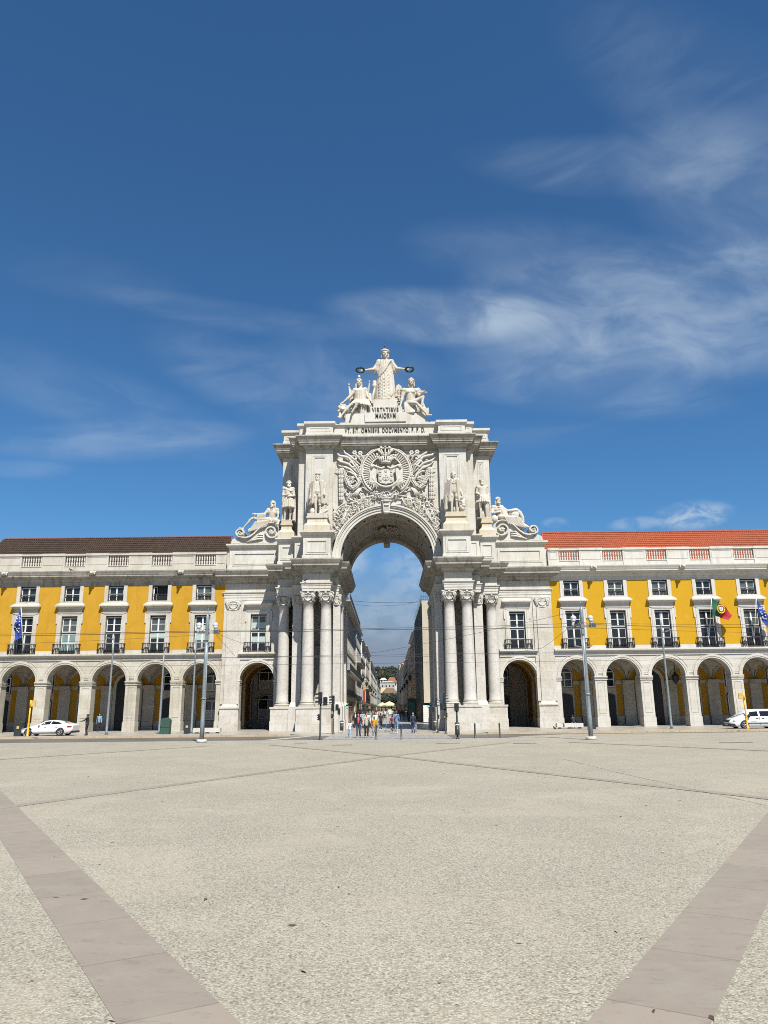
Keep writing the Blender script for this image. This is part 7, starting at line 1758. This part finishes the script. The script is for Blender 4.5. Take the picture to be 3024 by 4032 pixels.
def coupe_extra(t, B, x0, yc, z0, sec, surf):
    def strip(name, m, pts, off=.008):
        for side in (-1, 1):
            g = MB(); vs = []
            for u, z, w in pts:
                h = sec(u); k = min(1, max(0, (z-h[3][1])/max(.01, h[4][1]-h[3][1]))); yy = h[3][0]+(h[4][0]-h[3][0])*k+off
                vs += [(x0+u, yc+side*yy, z0+z-w/2), (x0+u, yc+side*yy, z0+z+w/2)]
            g.add(vs, [(2*i, 2*i+2, 2*i+3, 2*i+1) for i in range(len(pts)-1)]); g.build(name, m, t, B)
    strip('sill_trim', M_TRIMB, [(1.15,.24,.06),(2.3,.25,.06),(3.4,.26,.06)])
    strip('shoulder_line', M_RIM, [(.9,.7,.012),(2.3,.78,.012),(4.1,.8,.012)], .004)
    for u in (2.2, 3.2): strip('door_handle', M_RIM, [(u,.72,.03),(u+.2,.725,.03)], .03)
    strip('tail_light', M_REDL, [(4.18,.76,.1),(4.4,.77,.13),(4.58,.77,.12)], .03); strip('headlight', M_HEADL, [(.2,.56,.08),(.45,.6,.1),(.72,.64,.07)], .02)
    for side in (-1, 1):
        g = MB(); g.ball((x0+1.78, yc+side*.98, z0+.93), (.09,.11,.07), 8, 6); g.cap((x0+1.8, yc+side*.98, z0+.9), (x0+1.85, yc+side*.86, z0+.86), .03); g.build('mirror', M_CARW, t, B)
    g = MB(); g.add([(x0+3.75,yc-.5,z0+1.19),(x0+4.2,yc-.58,z0+1.025),(x0+4.2,yc+.58,z0+1.025),(x0+3.75,yc+.5,z0+1.19)], [(0,1,2,3)]); g.build('rear_window', M_CGLASS, t, B)
    g = MB(); g.add([(x0+1.5,yc-.66,z0+.97),(x0+1.98,yc-.54,z0+1.25),(x0+1.98,yc+.54,z0+1.25),(x0+1.5,yc+.66,z0+.97)], [(0,1,2,3)]); g.build('windscreen', M_CGLASS, t, B)
    g = MB(); g.box(x0+4.5, x0+4.66, yc-.8, yc+.8, z0+.24, z0+.4); g.build('rear_diffuser', M_TRIMB, t, B)
COUPE = [(0,.26,.48,.5,.5,.5,.42),(.12,.2,.55,.58,.72,.7,.6),(.5,.17,.63,.68,.87,.83,.7),(1.1,.16,.74,.82,.9,.88,.78),(1.45,.16,.84,.93,.9,.89,.76),(1.75,.16,.89,1.08,.9,.89,.68),(2.15,.16,.92,1.26,.9,.89,.6),(2.6,.17,.93,1.31,.9,.89,.57),(3.0,.17,.94,1.29,.9,.89,.56),(3.5,.17,.95,1.21,.91,.89,.56),(3.95,.18,.94,1.1,.91,.88,.6),(4.25,.22,.93,1.0,.9,.87,.68),(4.5,.3,.88,.96,.86,.84,.7),(4.64,.42,.78,.84,.76,.76,.66)]
vehicle('parked_car', -32.1, 68.25, .15, COUPE, 'white fastback car parked in front of the left arcade', 'car', (.85, 3.6), .31, [[(1.85,.12),(2.25,.92),(2.72,.95),(2.68,.1)],[(2.76,.1),(2.8,.95),(3.3,.9),(3.72,.5),(3.5,.12)]], coupe_extra)
def van_extra(t, B, x0, yc, z0, sec, surf):
    for side in (-1, 1):
        def sq(name, m, ua, ub, za, zb, off=.012):
            g = MB(); h = sec((ua+ub)/2); yy = max(h[3][0], h[4][0])+off; g.box(x0+ua, x0+ub, *sorted((yc+side*(yy-.05), yc+side*yy)), z0+za, z0+zb); g.build(name, m, t, B)
        sq('side_trim', M_TRIMB, 1.45, 3.7, .42, .5, .02); sq('door_handle', M_TRIMB, 2.18, 2.4, .84, .89, .03); sq('door_handle', M_TRIMB, 2.7, 2.9, .84, .89, .03)
        sq('door_gap', M_TRIMB, 2.48, 2.5, .3, .98, .004); sq('door_gap', M_TRIMB, 1.42, 1.44, .5, .95, .004); sq('door_logo', plain('small_grey_logo', (.1,.1,.13), .5, var=0), 1.72, 2.25, .6, .645, .006)
        g = MB(); g.ball((x0+1.55, yc+side*1.02, z0+1.06), (.1,.12,.15), 8, 6); g.cap((x0+1.55, yc+side*1.0, z0+.96), (x0+1.6, yc+side*.86, z0+.92), .035); g.build('mirror', M_TRIMB, t, B)
        g = MB(); g.ball((x0+.4, yc+side*.7, z0+.66), (.26,.18,.12), 10, 7, 0, Matrix.Rotation(-.3, 3, 'Y')); g.build('headlight', M_HEADL, t, B)
    g = MB(); g.add([(x0+.97,yc-.66,z0+1.05),(x0+1.52,yc-.56,z0+1.46),(x0+1.52,yc+.56,z0+1.46),(x0+.97,yc+.66,z0+1.05)], [(0,1,2,3)]); g.build('windscreen', M_CGLASS, t, B)
    g = MB(); g.box(x0-.04, x0+.3, yc-.5, yc+.5, z0+.55, z0+.76)
    for q in range(3): g.box(x0-.05, x0+.31, yc-.48, yc+.48, z0+.58+.06*q, z0+.595+.06*q)
    g.build('grille', M_TRIMB, t, B)
    g = MB(); g.box(x0-.03, x0+.5, yc-.86, yc+.86, z0+.18, z0+.44); g.build('bumper', M_TRIMB, t, B); g = MB(); g.box(x0-.045, x0-.03, yc-.24, yc+.24, z0+.3, z0+.4); g.build('number_plate', M_BAND_W, t, B)
VAN = [(0,.22,.55,.62,.62,.6,.5),(.15,.18,.66,.74,.82,.78,.62),(.5,.16,.8,.88,.9,.84,.7),(.9,.16,.92,1.02,.92,.88,.74),(1.2,.16,.98,1.24,.93,.9,.7),(1.6,.16,1.0,1.54,.93,.91,.66),(1.95,.16,1.0,1.6,.93,.91,.68),(2.6,.16,1.0,1.62,.93,.91,.7),(4.0,.16,1.0,1.62,.93,.91,.7),(4.55,.18,1.,1.58,.92,.9,.7),(4.75,.26,.95,1.3,.88,.86,.66)]
vehicle('parked_van', 29.65, 68.5, .15, VAN, 'white minivan with black trim parked before the right arcade', 'van', (1.12, 3.85), .32, [[(1.38,.06),(1.78,.84),(2.42,.86),(2.42,.06)],[(2.58,.06),(2.58,.86),(3.7,.86),(3.7,.06)],[(3.78,.06),(3.78,.86),(4.5,.8),(4.55,.06)]], van_extra)
# ------------------------------------------------------------------ overhead cables
def cable(pts, r, label, sag=.0, name='overhead_cable'):
    P = [V(p) for p in pts]; Q = []
    for a, c in zip(P, P[1:]):
        for i in range(12): t = i/12; q = a.lerp(c, t); q.z -= sag*4*t*(1-t); Q.append(q)
    Q.append(P[-1]); b = MB(); b.tube(Q, r*.8, 6); o = b.build(name, M_CABLE); tag(o, label, 'cable', 'overhead cables across the square')
cable([(-45, 66, 8.75), (-13.5, 53.9, 7.58)], .024, 'lower of the paired cables running left from the left lamp mast', .12); cable([(-45, 66, 8.95), (-13.5, 53.9, 7.66)], .018, 'upper of the paired cables running left from the left lamp mast', .12)
cable([(-12.3, 53.9, 7.6), (0, 53, 7.54), (13.0, 52.1, 7.5)], .026, 'thick black cable between the two lamp masts', .07); cable([(-12.3, 53.9, 7.7), (0, 53, 7.62), (13.0, 52.1, 7.72)], .02, 'thinner black cable just above the thick one between the lamp masts', .05)
cable([(14., 52.1, 7.62), (42, 64, 8.4)], .024, 'thick black cable running right from the right lamp mast', .15); cable([(14., 52.1, 7.7), (42, 64, 8.75)], .016, 'upper thin cable running right from the right lamp mast', .1); cable([(13.6, 52.1, 7.4), (42, 64, 7.8)], .014, 'lowest thin cable running right from the right lamp mast', .1)
cable([(-45, 60, 5.62), (0, 60, 5.6), (45, 60, 5.72)], .016, 'long low tram wire crossing the whole square above the road', .03); cable([(-16, 61, 6.2), (3.5, 61, 6.34), (45, 61, 6.4)], .016, 'tram wire just above the low one, reaching the far right', .03)
cable([(-45, 61.5, 6.5), (-29, 61.5, 6.35), (-9, 61.5, 6.3), (3.5, 61.5, 6.2)], .014, 'tram wire crossing from the far left to the middle of the arch', .05)
cable([(-45, 63, 7.7), (-13.3, 53.9, 7.38)], .012, 'thin stay wire sloping from the far left to the left lamp mast', .25); cable([(-12.3, 53.9, 7.4), (-12.3, 61, 6.35)], .014, 'stay wire dropping from the left lamp mast towards the road'); cable([(-12.3, 53.9, 7.46), (-8.9, 61.5, 6.3)], .012, 'thin stay wire from the left lamp mast towards the outer column')
cable([(12.6, 52.1, 7.5), (11.8, 58, 6.5), (9.2, 61, 6.3)], .014, 'stay wire dropping from the right lamp mast towards the right columns', .02); cable([(13.3, 52.1, 8.6), (-.6, 61, 6.56), (-9, 61, 6.3)], .014, 'long slanting wire from the right lamp mast across the arch opening', .1)
cable([(-6.1, 108, 17.4), (0, 108, 16.95), (5.2, 116.5, 18.2)], .035, 'upper dark cable strung across the street behind the arch', .1); cable([(-6.1, 120, 18.6), (0, 119, 18.0), (5.2, 117, 18.5)], .022, 'lower thin cable sagging across the street behind the arch', .25)
def pigeon(x, y, z, rz, label):
    t = thing('pigeon', (x, y, z), label, 'bird', 'pigeons on the ground and ledges'); b = MB()
    b.ball((0,0,.16), (.17,.085,.085), 10, 7, 0, Matrix.Rotation(.3, 3, 'Y')); b.cap((-.12,0,.2), (-.17,0,.3), .05, .038); b.cap((-.17,0,.3), (-.2,0,.29), .035, .012); b.cap((.12,0,.12), (.27,0,.07), .05, .02)
    for e in (-1, 1): b.cap((-.01,e*.03,.09), (0,e*.035,.01), .012, .01); b.cap((0,e*.035,.01), (-.05,e*.035,.008), .01, .008)
    me = carve(b, 'body', .012, 1); me.materials.append(plain('slate_feathers', (.035,.037,.045), .7)); o = part('body', me, t); t.rotation_euler = (0, 0, rz)
pigeon(14.9, 70.2, .15, .8, 'dark pigeon on the pavement beside the white bench'); pigeon(-33.2, 77.4, 16.42, 0., 'dark pigeon perched on the left cornice'); pigeon(-7.95, 72.0, 14.15, 2.6, 'pigeon perched on the ledge above the left inner columns')
# ------------------------------------------------------------------ people
def skin(name, c): return plain(name, c, .6, var=.08)
M_SKIN = [skin('light_skin', (.55,.34,.25)), skin('tan_skin', (.38,.21,.14)), skin('deep_skin', (.16,.085,.055))]
CL = {}
def cm(name, col):
    if name not in CL: CL[name] = plain('cloth_'+name.replace(' ', '_'), col, .85, var=.14, scale=14)
    return CL[name]
for nm, col in dict(black=(.015,.015,.017), navy=(.018,.024,.05), white=(.72,.71,.68), coral=(.72,.09,.1), beige=(.46,.4,.3), mustard=(.56,.28,.02), denim=(.13,.22,.36), jeans=(.035,.06,.13), pale_jeans=(.2,.29,.38), grey=(.25,.26,.28), pink=(.7,.5,.52), red=(.5,.03,.04), maroon=(.18,.02,.035), green=(.05,.14,.07), teal=(.03,.22,.2), khaki=(.27,.23,.13), purple=(.1,.05,.2), sky_blue=(.18,.34,.5), brown=(.12,.07,.04), pale_blue=(.33,.42,.52)).items(): cm(nm, col)
HAIR = dict(black=plain('black_hair', (.012,.01,.009), .5), brown=plain('brown_hair', (.06,.03,.017), .5), auburn=plain('auburn_hair', (.16,.05,.02), .5), grey=plain('grey_hair', (.4,.39,.37), .6), blond=plain('blond_hair', (.4,.27,.11), .5))
POSES = dict(
    walk=stand(knL=(-.09,-.13,.5), ftL=(-.09,-.22,.085), knR=(.09,.0,.49), ftR=(.1,.22,.13), elL=(-.235,.09,1.15), haL=(-.24,.12,.9), elR=(.235,-.02,1.14), haR=(.25,-.2,.96)),
    stride=stand(knL=(-.09,.02,.49), ftL=(-.1,.2,.12), knR=(.09,-.12,.5), ftR=(.09,-.19,.08), elL=(-.235,-.02,1.14), haL=(-.25,-.19,.95), elR=(.235,.09,1.15), haR=(.24,.13,.9)),
    still=stand(knL=(-.1,-.03,.49), elL=(-.23,.02,1.14), haL=(-.23,-.06,.9), elR=(.24,.0,1.14), haR=(.26,-.07,.9)),
    reach=stand(elL=(-.235,.03,1.14), haL=(-.24,-.03,.89), elR=(.22,-.2,1.2), haR=(.2,-.45,1.16)),
    sit=dict(head=(.03,-.32,.72), neck=(.02,-.22,.6), shL=(-.18,-.18,.52), shR=(.18,-.18,.52), pelvis=(0,.06,.14), hipL=(-.09,.03,.1), hipR=(.09,.03,.1), knL=(-.13,-.4,.14), knR=(.13,-.4,.14), ftL=(-.12,-.42,-.3), ftR=(.12,-.42,-.3), elL=(-.26,-.3,.32), haL=(-.16,-.5,.24), elR=(.26,-.3,.32), haR=(.16,-.5,.24)))
VAR = {}
def slot(me):
    me.materials.clear(); me.materials.append(M_SKIN[0]); return me
def variant(p):
    if p in VAR: return VAR[p]
    J = {k: V(v) for k, v in POSES[p].items()}; look = (0,-1,-.02)
    b = MB(); hp = human(b, J, 1., look); d = {'body': slot(carve(b, 'body', .0115, 1))}
    lat = (J['shR']-J['shL']).normalized(); sm = (J['shL']+J['shR'])/2; pv = J['pelvis']; fw = V((0,-1,0))
    def torso(b, g, hem):
        b.cap(J['shL'], J['shR'], .075+g); b.ball(sm+(pv-sm)*.27, (.172+g, .122+g, .18), 14, 9); b.cap(sm+(pv-sm)*.3, pv+(pv-sm)*hem, .127+g, .145+g, 14); b.ball(pv, (.165+g, .125+g, .1), 12, 8)
        for e in 'LR': b.ball(J['sh'+e], .082+g, 10, 7); b.cap(J['sh'+e], J['el'+e], .066+g, .056+g)
    b = MB(); torso(b, .0, .06)
    for e in 'LR': b.cap(J['el'+e], J['el'+e].lerp(J['ha'+e], .92), .056, .044)
    for q in range(4): b.cap(sm+(pv-sm)*(.5+.12*q)+V((-.1,-.12,0)), sm+(pv-sm)*(.46+.12*q)+V((.1,-.12,0)), .018, seg=6)
    b.lathe(tuple(J['neck']-V((0,0,.05))), [(.075,0),(.07,.045)], 12); d['jacket'] = slot(carve(b, 'jacket', .017, 1))
    b = MB(); b.ball(sm+(pv-sm)*.42+V((0,-.045,0)), (.085, .115, .3), 12, 9); d['shirt'] = slot(carve(b, 'shirt', .017, 1))
    b = MB(); b.ball(pv-V((0,0,.02)), (.172, .133, .13), 12, 8)
    for e in 'LR': b.cap(J['hip'+e], J['kn'+e], .1, .07); b.cap(J['kn'+e], J['kn'+e].lerp(J['ft'+e], .94), .068, .052); b.cap(J['kn'+e].lerp(J['ft'+e], .8)+V((-.03,0,0)), J['kn'+e].lerp(J['ft'+e], .86)+V((.03,0,0)), .05, seg=8)
    d['trousers'] = slot(carve(b, 'trousers', .017, 1))
    b = MB(); b.ball(pv-V((0,0,.02)), (.172, .133, .13), 12, 8)
    for e in 'LR': b.cap(J['hip'+e], J['hip'+e].lerp(J['kn'+e], .95), .105, .09)
    d['shorts'] = slot(carve(b, 'shorts', .017, 1))
    b = MB()
    for e in 'LR': f = J['ft'+e]; b.cap(f+V((0,.03,-.035)), f+V((0,-.14,-.045)), .05, .042, 10); b.ball(f, .05, 8, 6)
    d['shoes'] = slot(carve(b, 'shoes', .014, 1))
    b = MB(); h = J['head']; b.ball(h+V((0,.018,.045)), (.086, .1, .088), 12, 8); b.ball(h+V((0,.05,-.01)), (.08, .07, .09), 12, 8); d['hair'] = slot(carve(b, 'hair', .014, 1))
    b = MB(); b.ball(h+V((0,.022,.045)), (.092, .102, .092), 12, 8); b.ball(h+V((0,.06,-.04)), (.095, .07, .13), 12, 8)
    for e in (-1, 1): b.cap(h+V((e*.075,.01,.03)), h+V((e*.085,.02,-.2)), .04, .035)
    b.cap(h+V((0,.07,-.05)), h+V((0,.085,-.24)), .085, .07); d['long_hair'] = slot(carve(b, 'hair', .014, 1))
    VAR[p] = d; return d
def person(x, y, rz, pose, k, label, top, legs, hair='black', sk=0, shirt=None, shoes='black', long=False, shorts=False, z=None, group=None, bald=False):
    d = variant(pose); zz = gz(x, y) if z is None else z
    t = bpy.data.objects.new('person', None); COL.objects.link(t); t.location = (x, y, zz); t.rotation_euler = (0, 0, R(rz)); t.scale = (k, k, k); t.empty_display_size = .3
    tag(t, label, 'person', group)
    part('body', d['body'], t, mat=M_SKIN[sk]); part('jacket', d['jacket'], t, mat=CL[top])
    if shirt: part('shirt', d['shirt'], t, mat=CL[shirt])
    part('shorts' if shorts else 'trousers', d['shorts' if shorts else 'trousers'], t, mat=CL[legs])
    part('shoes', d['shoes'], t, mat=CL[shoes])
    if not bald: part('hair', d['long_hair' if long else 'hair'], t, mat=HAIR[hair])
    return t
person(-3.02, 59.95, 4, 'stride', .72, 'small child in a white jacket and pale trousers walking onto the crossing', 'white', 'pale_blue', 'black', 1, 'pink', 'white', True)
person(-2.34, 59.8, -3, 'walk', 1.03, 'woman in a dark jacket over a coral top and jeans on the crossing', 'navy', 'jeans', 'black', 1, 'coral', 'white', True)
person(-1.72, 59.6, 3, 'stride', 1.05, 'person in a beige jacket and black trousers on the crossing', 'beige', 'black', 'black', 1, None, 'white')
person(-1.12, 59.45, -5, 'walk', .9, 'boy in a mustard sweater and grey shorts behind a bollard', 'mustard', 'grey', 'black', 2, None, 'white', False, True)
person(-3.62, 83.9, 5, 'walk', 1.02, 'long-haired woman in a black cardigan over a white top under the arch', 'black', 'black', 'black', 1, 'white', 'white', True)
person(-2.84, 83.6, -4, 'stride', 1.03, 'person in a pale blue shirt and dark trousers half hidden behind the woman in coral', 'pale_blue', 'black', 'black', 2)
person(-1.93, 70.5, 2, 'walk', 1.03, 'person in a cream-white top just behind the one in beige', 'white', 'khaki', 'brown', 1)
person(-1.26, 72.6, 0, 'stride', 1.02, 'long-haired woman in a white tee behind the boy in mustard', 'white', 'grey', 'black', 1, None, 'white', True)
person(-.82, 77.4, 182, 'walk', .97, 'woman in a black jacket and trousers walking away under the arch', 'black', 'black', 'brown', 0, None, 'white')
person(.64, 68.2, 178, 'stride', 1.1, 'tall auburn-haired woman in a denim jacket and pale jeans walking away', 'denim', 'pale_jeans', 'auburn', 0, None, 'white')
person(.3, 71.6, 186, 'walk', .86, 'youngster in dark trousers and a maroon top beside the woman in denim', 'maroon', 'black', 'black', 0, None, 'white')
person(2.12, 68.3, 180, 'stride', 1.0, 'grey-haired man in a dark vest and blue jeans walking away', 'navy', 'jeans', 'grey', 0, None, 'black', False, False, None, None, True)
person(-26.44, 68.05, -90, 'reach', 1.03, 'man in a dark suit holding out his arm beside the white car', 'black', 'black', 'black', 2, 'white')
person(-30.2, 80.9, 15, 'walk', 1.02, 'guard in a light blue shirt walking inside the left arcade', 'sky_blue', 'black', 'brown', 1)
person(17.4, 73.35, 175, 'sit', 1., 'person in a dark coat hunched on the right white bench, back turned', 'black', 'grey', 'black', 1, None, 'black', z=.55)
for (x, y, rz, pose, label, top, legs, hair, long) in (
    (-4.3, 101, 10, 'still', 'man in a black coat standing by the left houses just beyond the arch', 'black', 'navy', 'grey', False), (-4.0, 106, 0, 'walk', 'person in a red top and purple trousers by the left houses', 'red', 'purple', 'black', False),
    (-.75, 166, 180, 'stride', 'person in a white top and black leggings walking away down the street', 'white', 'black', 'brown', True), (3.75, 158, 90, 'still', 'man all in black standing beside the teal poster stand', 'black', 'black', 'black', False),
    (-2.9, 122, 0, 'walk', 'person in a grey top and jeans on the left of the street crowd', 'grey', 'jeans', 'black', False), (-3.3, 135, 180, 'stride', 'person in a teal top on the left of the street crowd', 'teal', 'khaki', 'blond', True),
    (-2.2, 142, 0, 'walk', 'person in a dark green coat on the left of the street crowd', 'green', 'black', 'black', False), (-1.6, 150, 0, 'still', 'person in a pink top in the street crowd', 'pink', 'pale_jeans', 'brown', True),
    (-2.7, 158, 180, 'walk', 'person in maroon and khaki in the street crowd', 'maroon', 'khaki', 'black', False), (-.3, 152, 0, 'stride', 'person in a sky-blue top in the middle of the street crowd', 'sky_blue', 'white', 'auburn', True),
    (1.2, 160, 180, 'walk', 'person in a white shirt and navy trousers right of the menu board', 'white', 'navy', 'black', False), (2.1, 150, 0, 'still', 'person in a purple top right of the menu board', 'purple', 'jeans', 'brown', True),
    (2.8, 146, 180, 'stride', 'person in brown walking near the right houses', 'brown', 'grey', 'grey', False), (3.0, 172, 0, 'walk', 'person in a black top and white trousers near the right houses', 'black', 'white', 'blond', True),
    (1.6, 176, 0, 'walk', 'person in a red top and black trousers under the parasols', 'red', 'black', 'black', False), (-1.2, 178, 0, 'still', 'person in a white top and jeans under the parasols', 'white', 'jeans', 'black', True),
    (-.5, 186, 180, 'stride', 'person in navy behind the large parasol', 'navy', 'grey', 'brown', False), (.9, 188, 0, 'still', 'person in beige behind the large parasol', 'beige', 'brown', 'black', False),
    (-3.6, 176, 0, 'walk', 'person in a denim jacket below the red banner', 'denim', 'black', 'blond', True), (-2.4, 190, 180, 'still', 'person in a mustard top far along the left side', 'mustard', 'jeans', 'black', False),
    (2.4, 196, 0, 'stride', 'person in a teal top far along the right side', 'teal', 'black', 'brown', True), (-3.2, 204, 0, 'walk', 'person in a coral top far along the left side', 'coral', 'white', 'black', True),
    (3.4, 208, 180, 'walk', 'person in a grey coat far along the right side', 'grey', 'black', 'grey', False), (-1.5, 214, 0, 'walk', 'person in a white top and khaki trousers at the far end of the crowd', 'white', 'khaki', 'black', False),
    (1.9, 222, 0, 'still', 'person in green and grey at the far end of the crowd', 'green', 'grey', 'brown', False), (-.2, 230, 180, 'walk', 'person in pink and navy at the far end of the crowd', 'pink', 'navy', 'blond', True),
    (-2.05, 128, 175, 'stride', 'person in a white top and grey trousers walking away past the left shops', 'white', 'grey', 'brown', True), (-1.0, 170, 0, 'walk', 'person in maroon and black in the middle of the street crowd', 'maroon', 'black', 'black', True)):
    person(x, y, rz, pose, random.uniform(.96, 1.04), label, top, legs, hair, random.choice((0, 0, 1)), None, 'black', long, group='people down the street')
def bag(x, y, z, w, h, m, label, strap):
    t = thing('shoulder_bag', (x, y, z), label, 'bag'); b = MB(); b.prism([(x-w*.45, z), (x+w*.45, z), (x+w/2, z+h*.85), (x+w*.3, z+h), (x-w*.3, z+h), (x-w/2, z+h*.85)], y-.06, y+.06); b.build('pouch', m, t)
    b = MB(); b.tube(strap, .016, 6); b.build('strap', m, t)
bag(-1.5, 59.6, .85, .2, .3, CL['black'], 'black shoulder bag at the side of the person in beige', [(-1.56,59.55,1.15),(-1.6,59.48,1.4),(-1.62,59.6,1.55),(-1.5,59.66,1.15)])
bag(.42, 68.1, 1.0, .2, .22, CL['navy'], 'navy crossbody bag worn by the woman in denim', [(.45,68.02,1.2),(.6,68.02,1.4),(.78,68.06,1.6),(.8,68.2,1.66)])
t = thing('kick_scooter', (.1, 71.4, gz(.1, 71.4)), 'dark kick scooter pushed beside the woman in denim', 'scooter')
b = MB(); z0 = gz(.1, 71.4); b.box(-.2, .25, 71.36, 71.44, z0+.08, z0+.12); b.build('deck', M_BLACK, t)
b = MB(); b.tube([(-.2,71.4,z0+.1),(-.3,71.4,z0+.15),(-.24,71.4,z0+.95)], .02, 6); b.tube([(-.24,71.2,z0+.95),(-.24,71.6,z0+.95)], .02, 6); b.build('handlebar', M_STEEL_D, t)
for x in (-.32, .28):
    b = MB(); b.tube([(x+.07*math.cos(2*PI*i/14), 71.4, z0+.08+.07*math.sin(2*PI*i/14)) for i in range(15)], .02, 6); b.build('wheel', M_TYRE, t)
t = thing('walking_stick', (2.42, 68.1, gz(2.4, 68.1)), 'walking stick held by the man in the dark vest', 'walking stick')
b = MB(); z0 = gz(2.4, 68.1); b.tube([(2.44,68.12,z0+.01),(2.38,68.12,z0+.82)], .015, 6); b.build('shaft', M_STEEL, t); b = MB(); b.cap((2.33,68.12,z0+.83), (2.42,68.12,z0+.83), .022); b.build('handle', M_BLACK, t)

# ------------------------------------------------------------------ one calibration of all surface albedos to real-world values
def calibrate(k):
    for m in bpy.data.materials:
        if not m.use_nodes or 'Principled BSDF' not in m.node_tree.nodes: continue
        s = m.node_tree.nodes['Principled BSDF'].inputs['Base Color']
        if s.is_linked:
            src = s.links[0].from_socket; t = NT(m.node_tree); m.node_tree.links.remove(s.links[0]); t.L(t.mix(1., src, (k, k, k), 'MULTIPLY'), s)
        else: c = s.default_value; s.default_value = (c[0]*k, c[1]*k, c[2]*k, 1)
calibrate(.75)
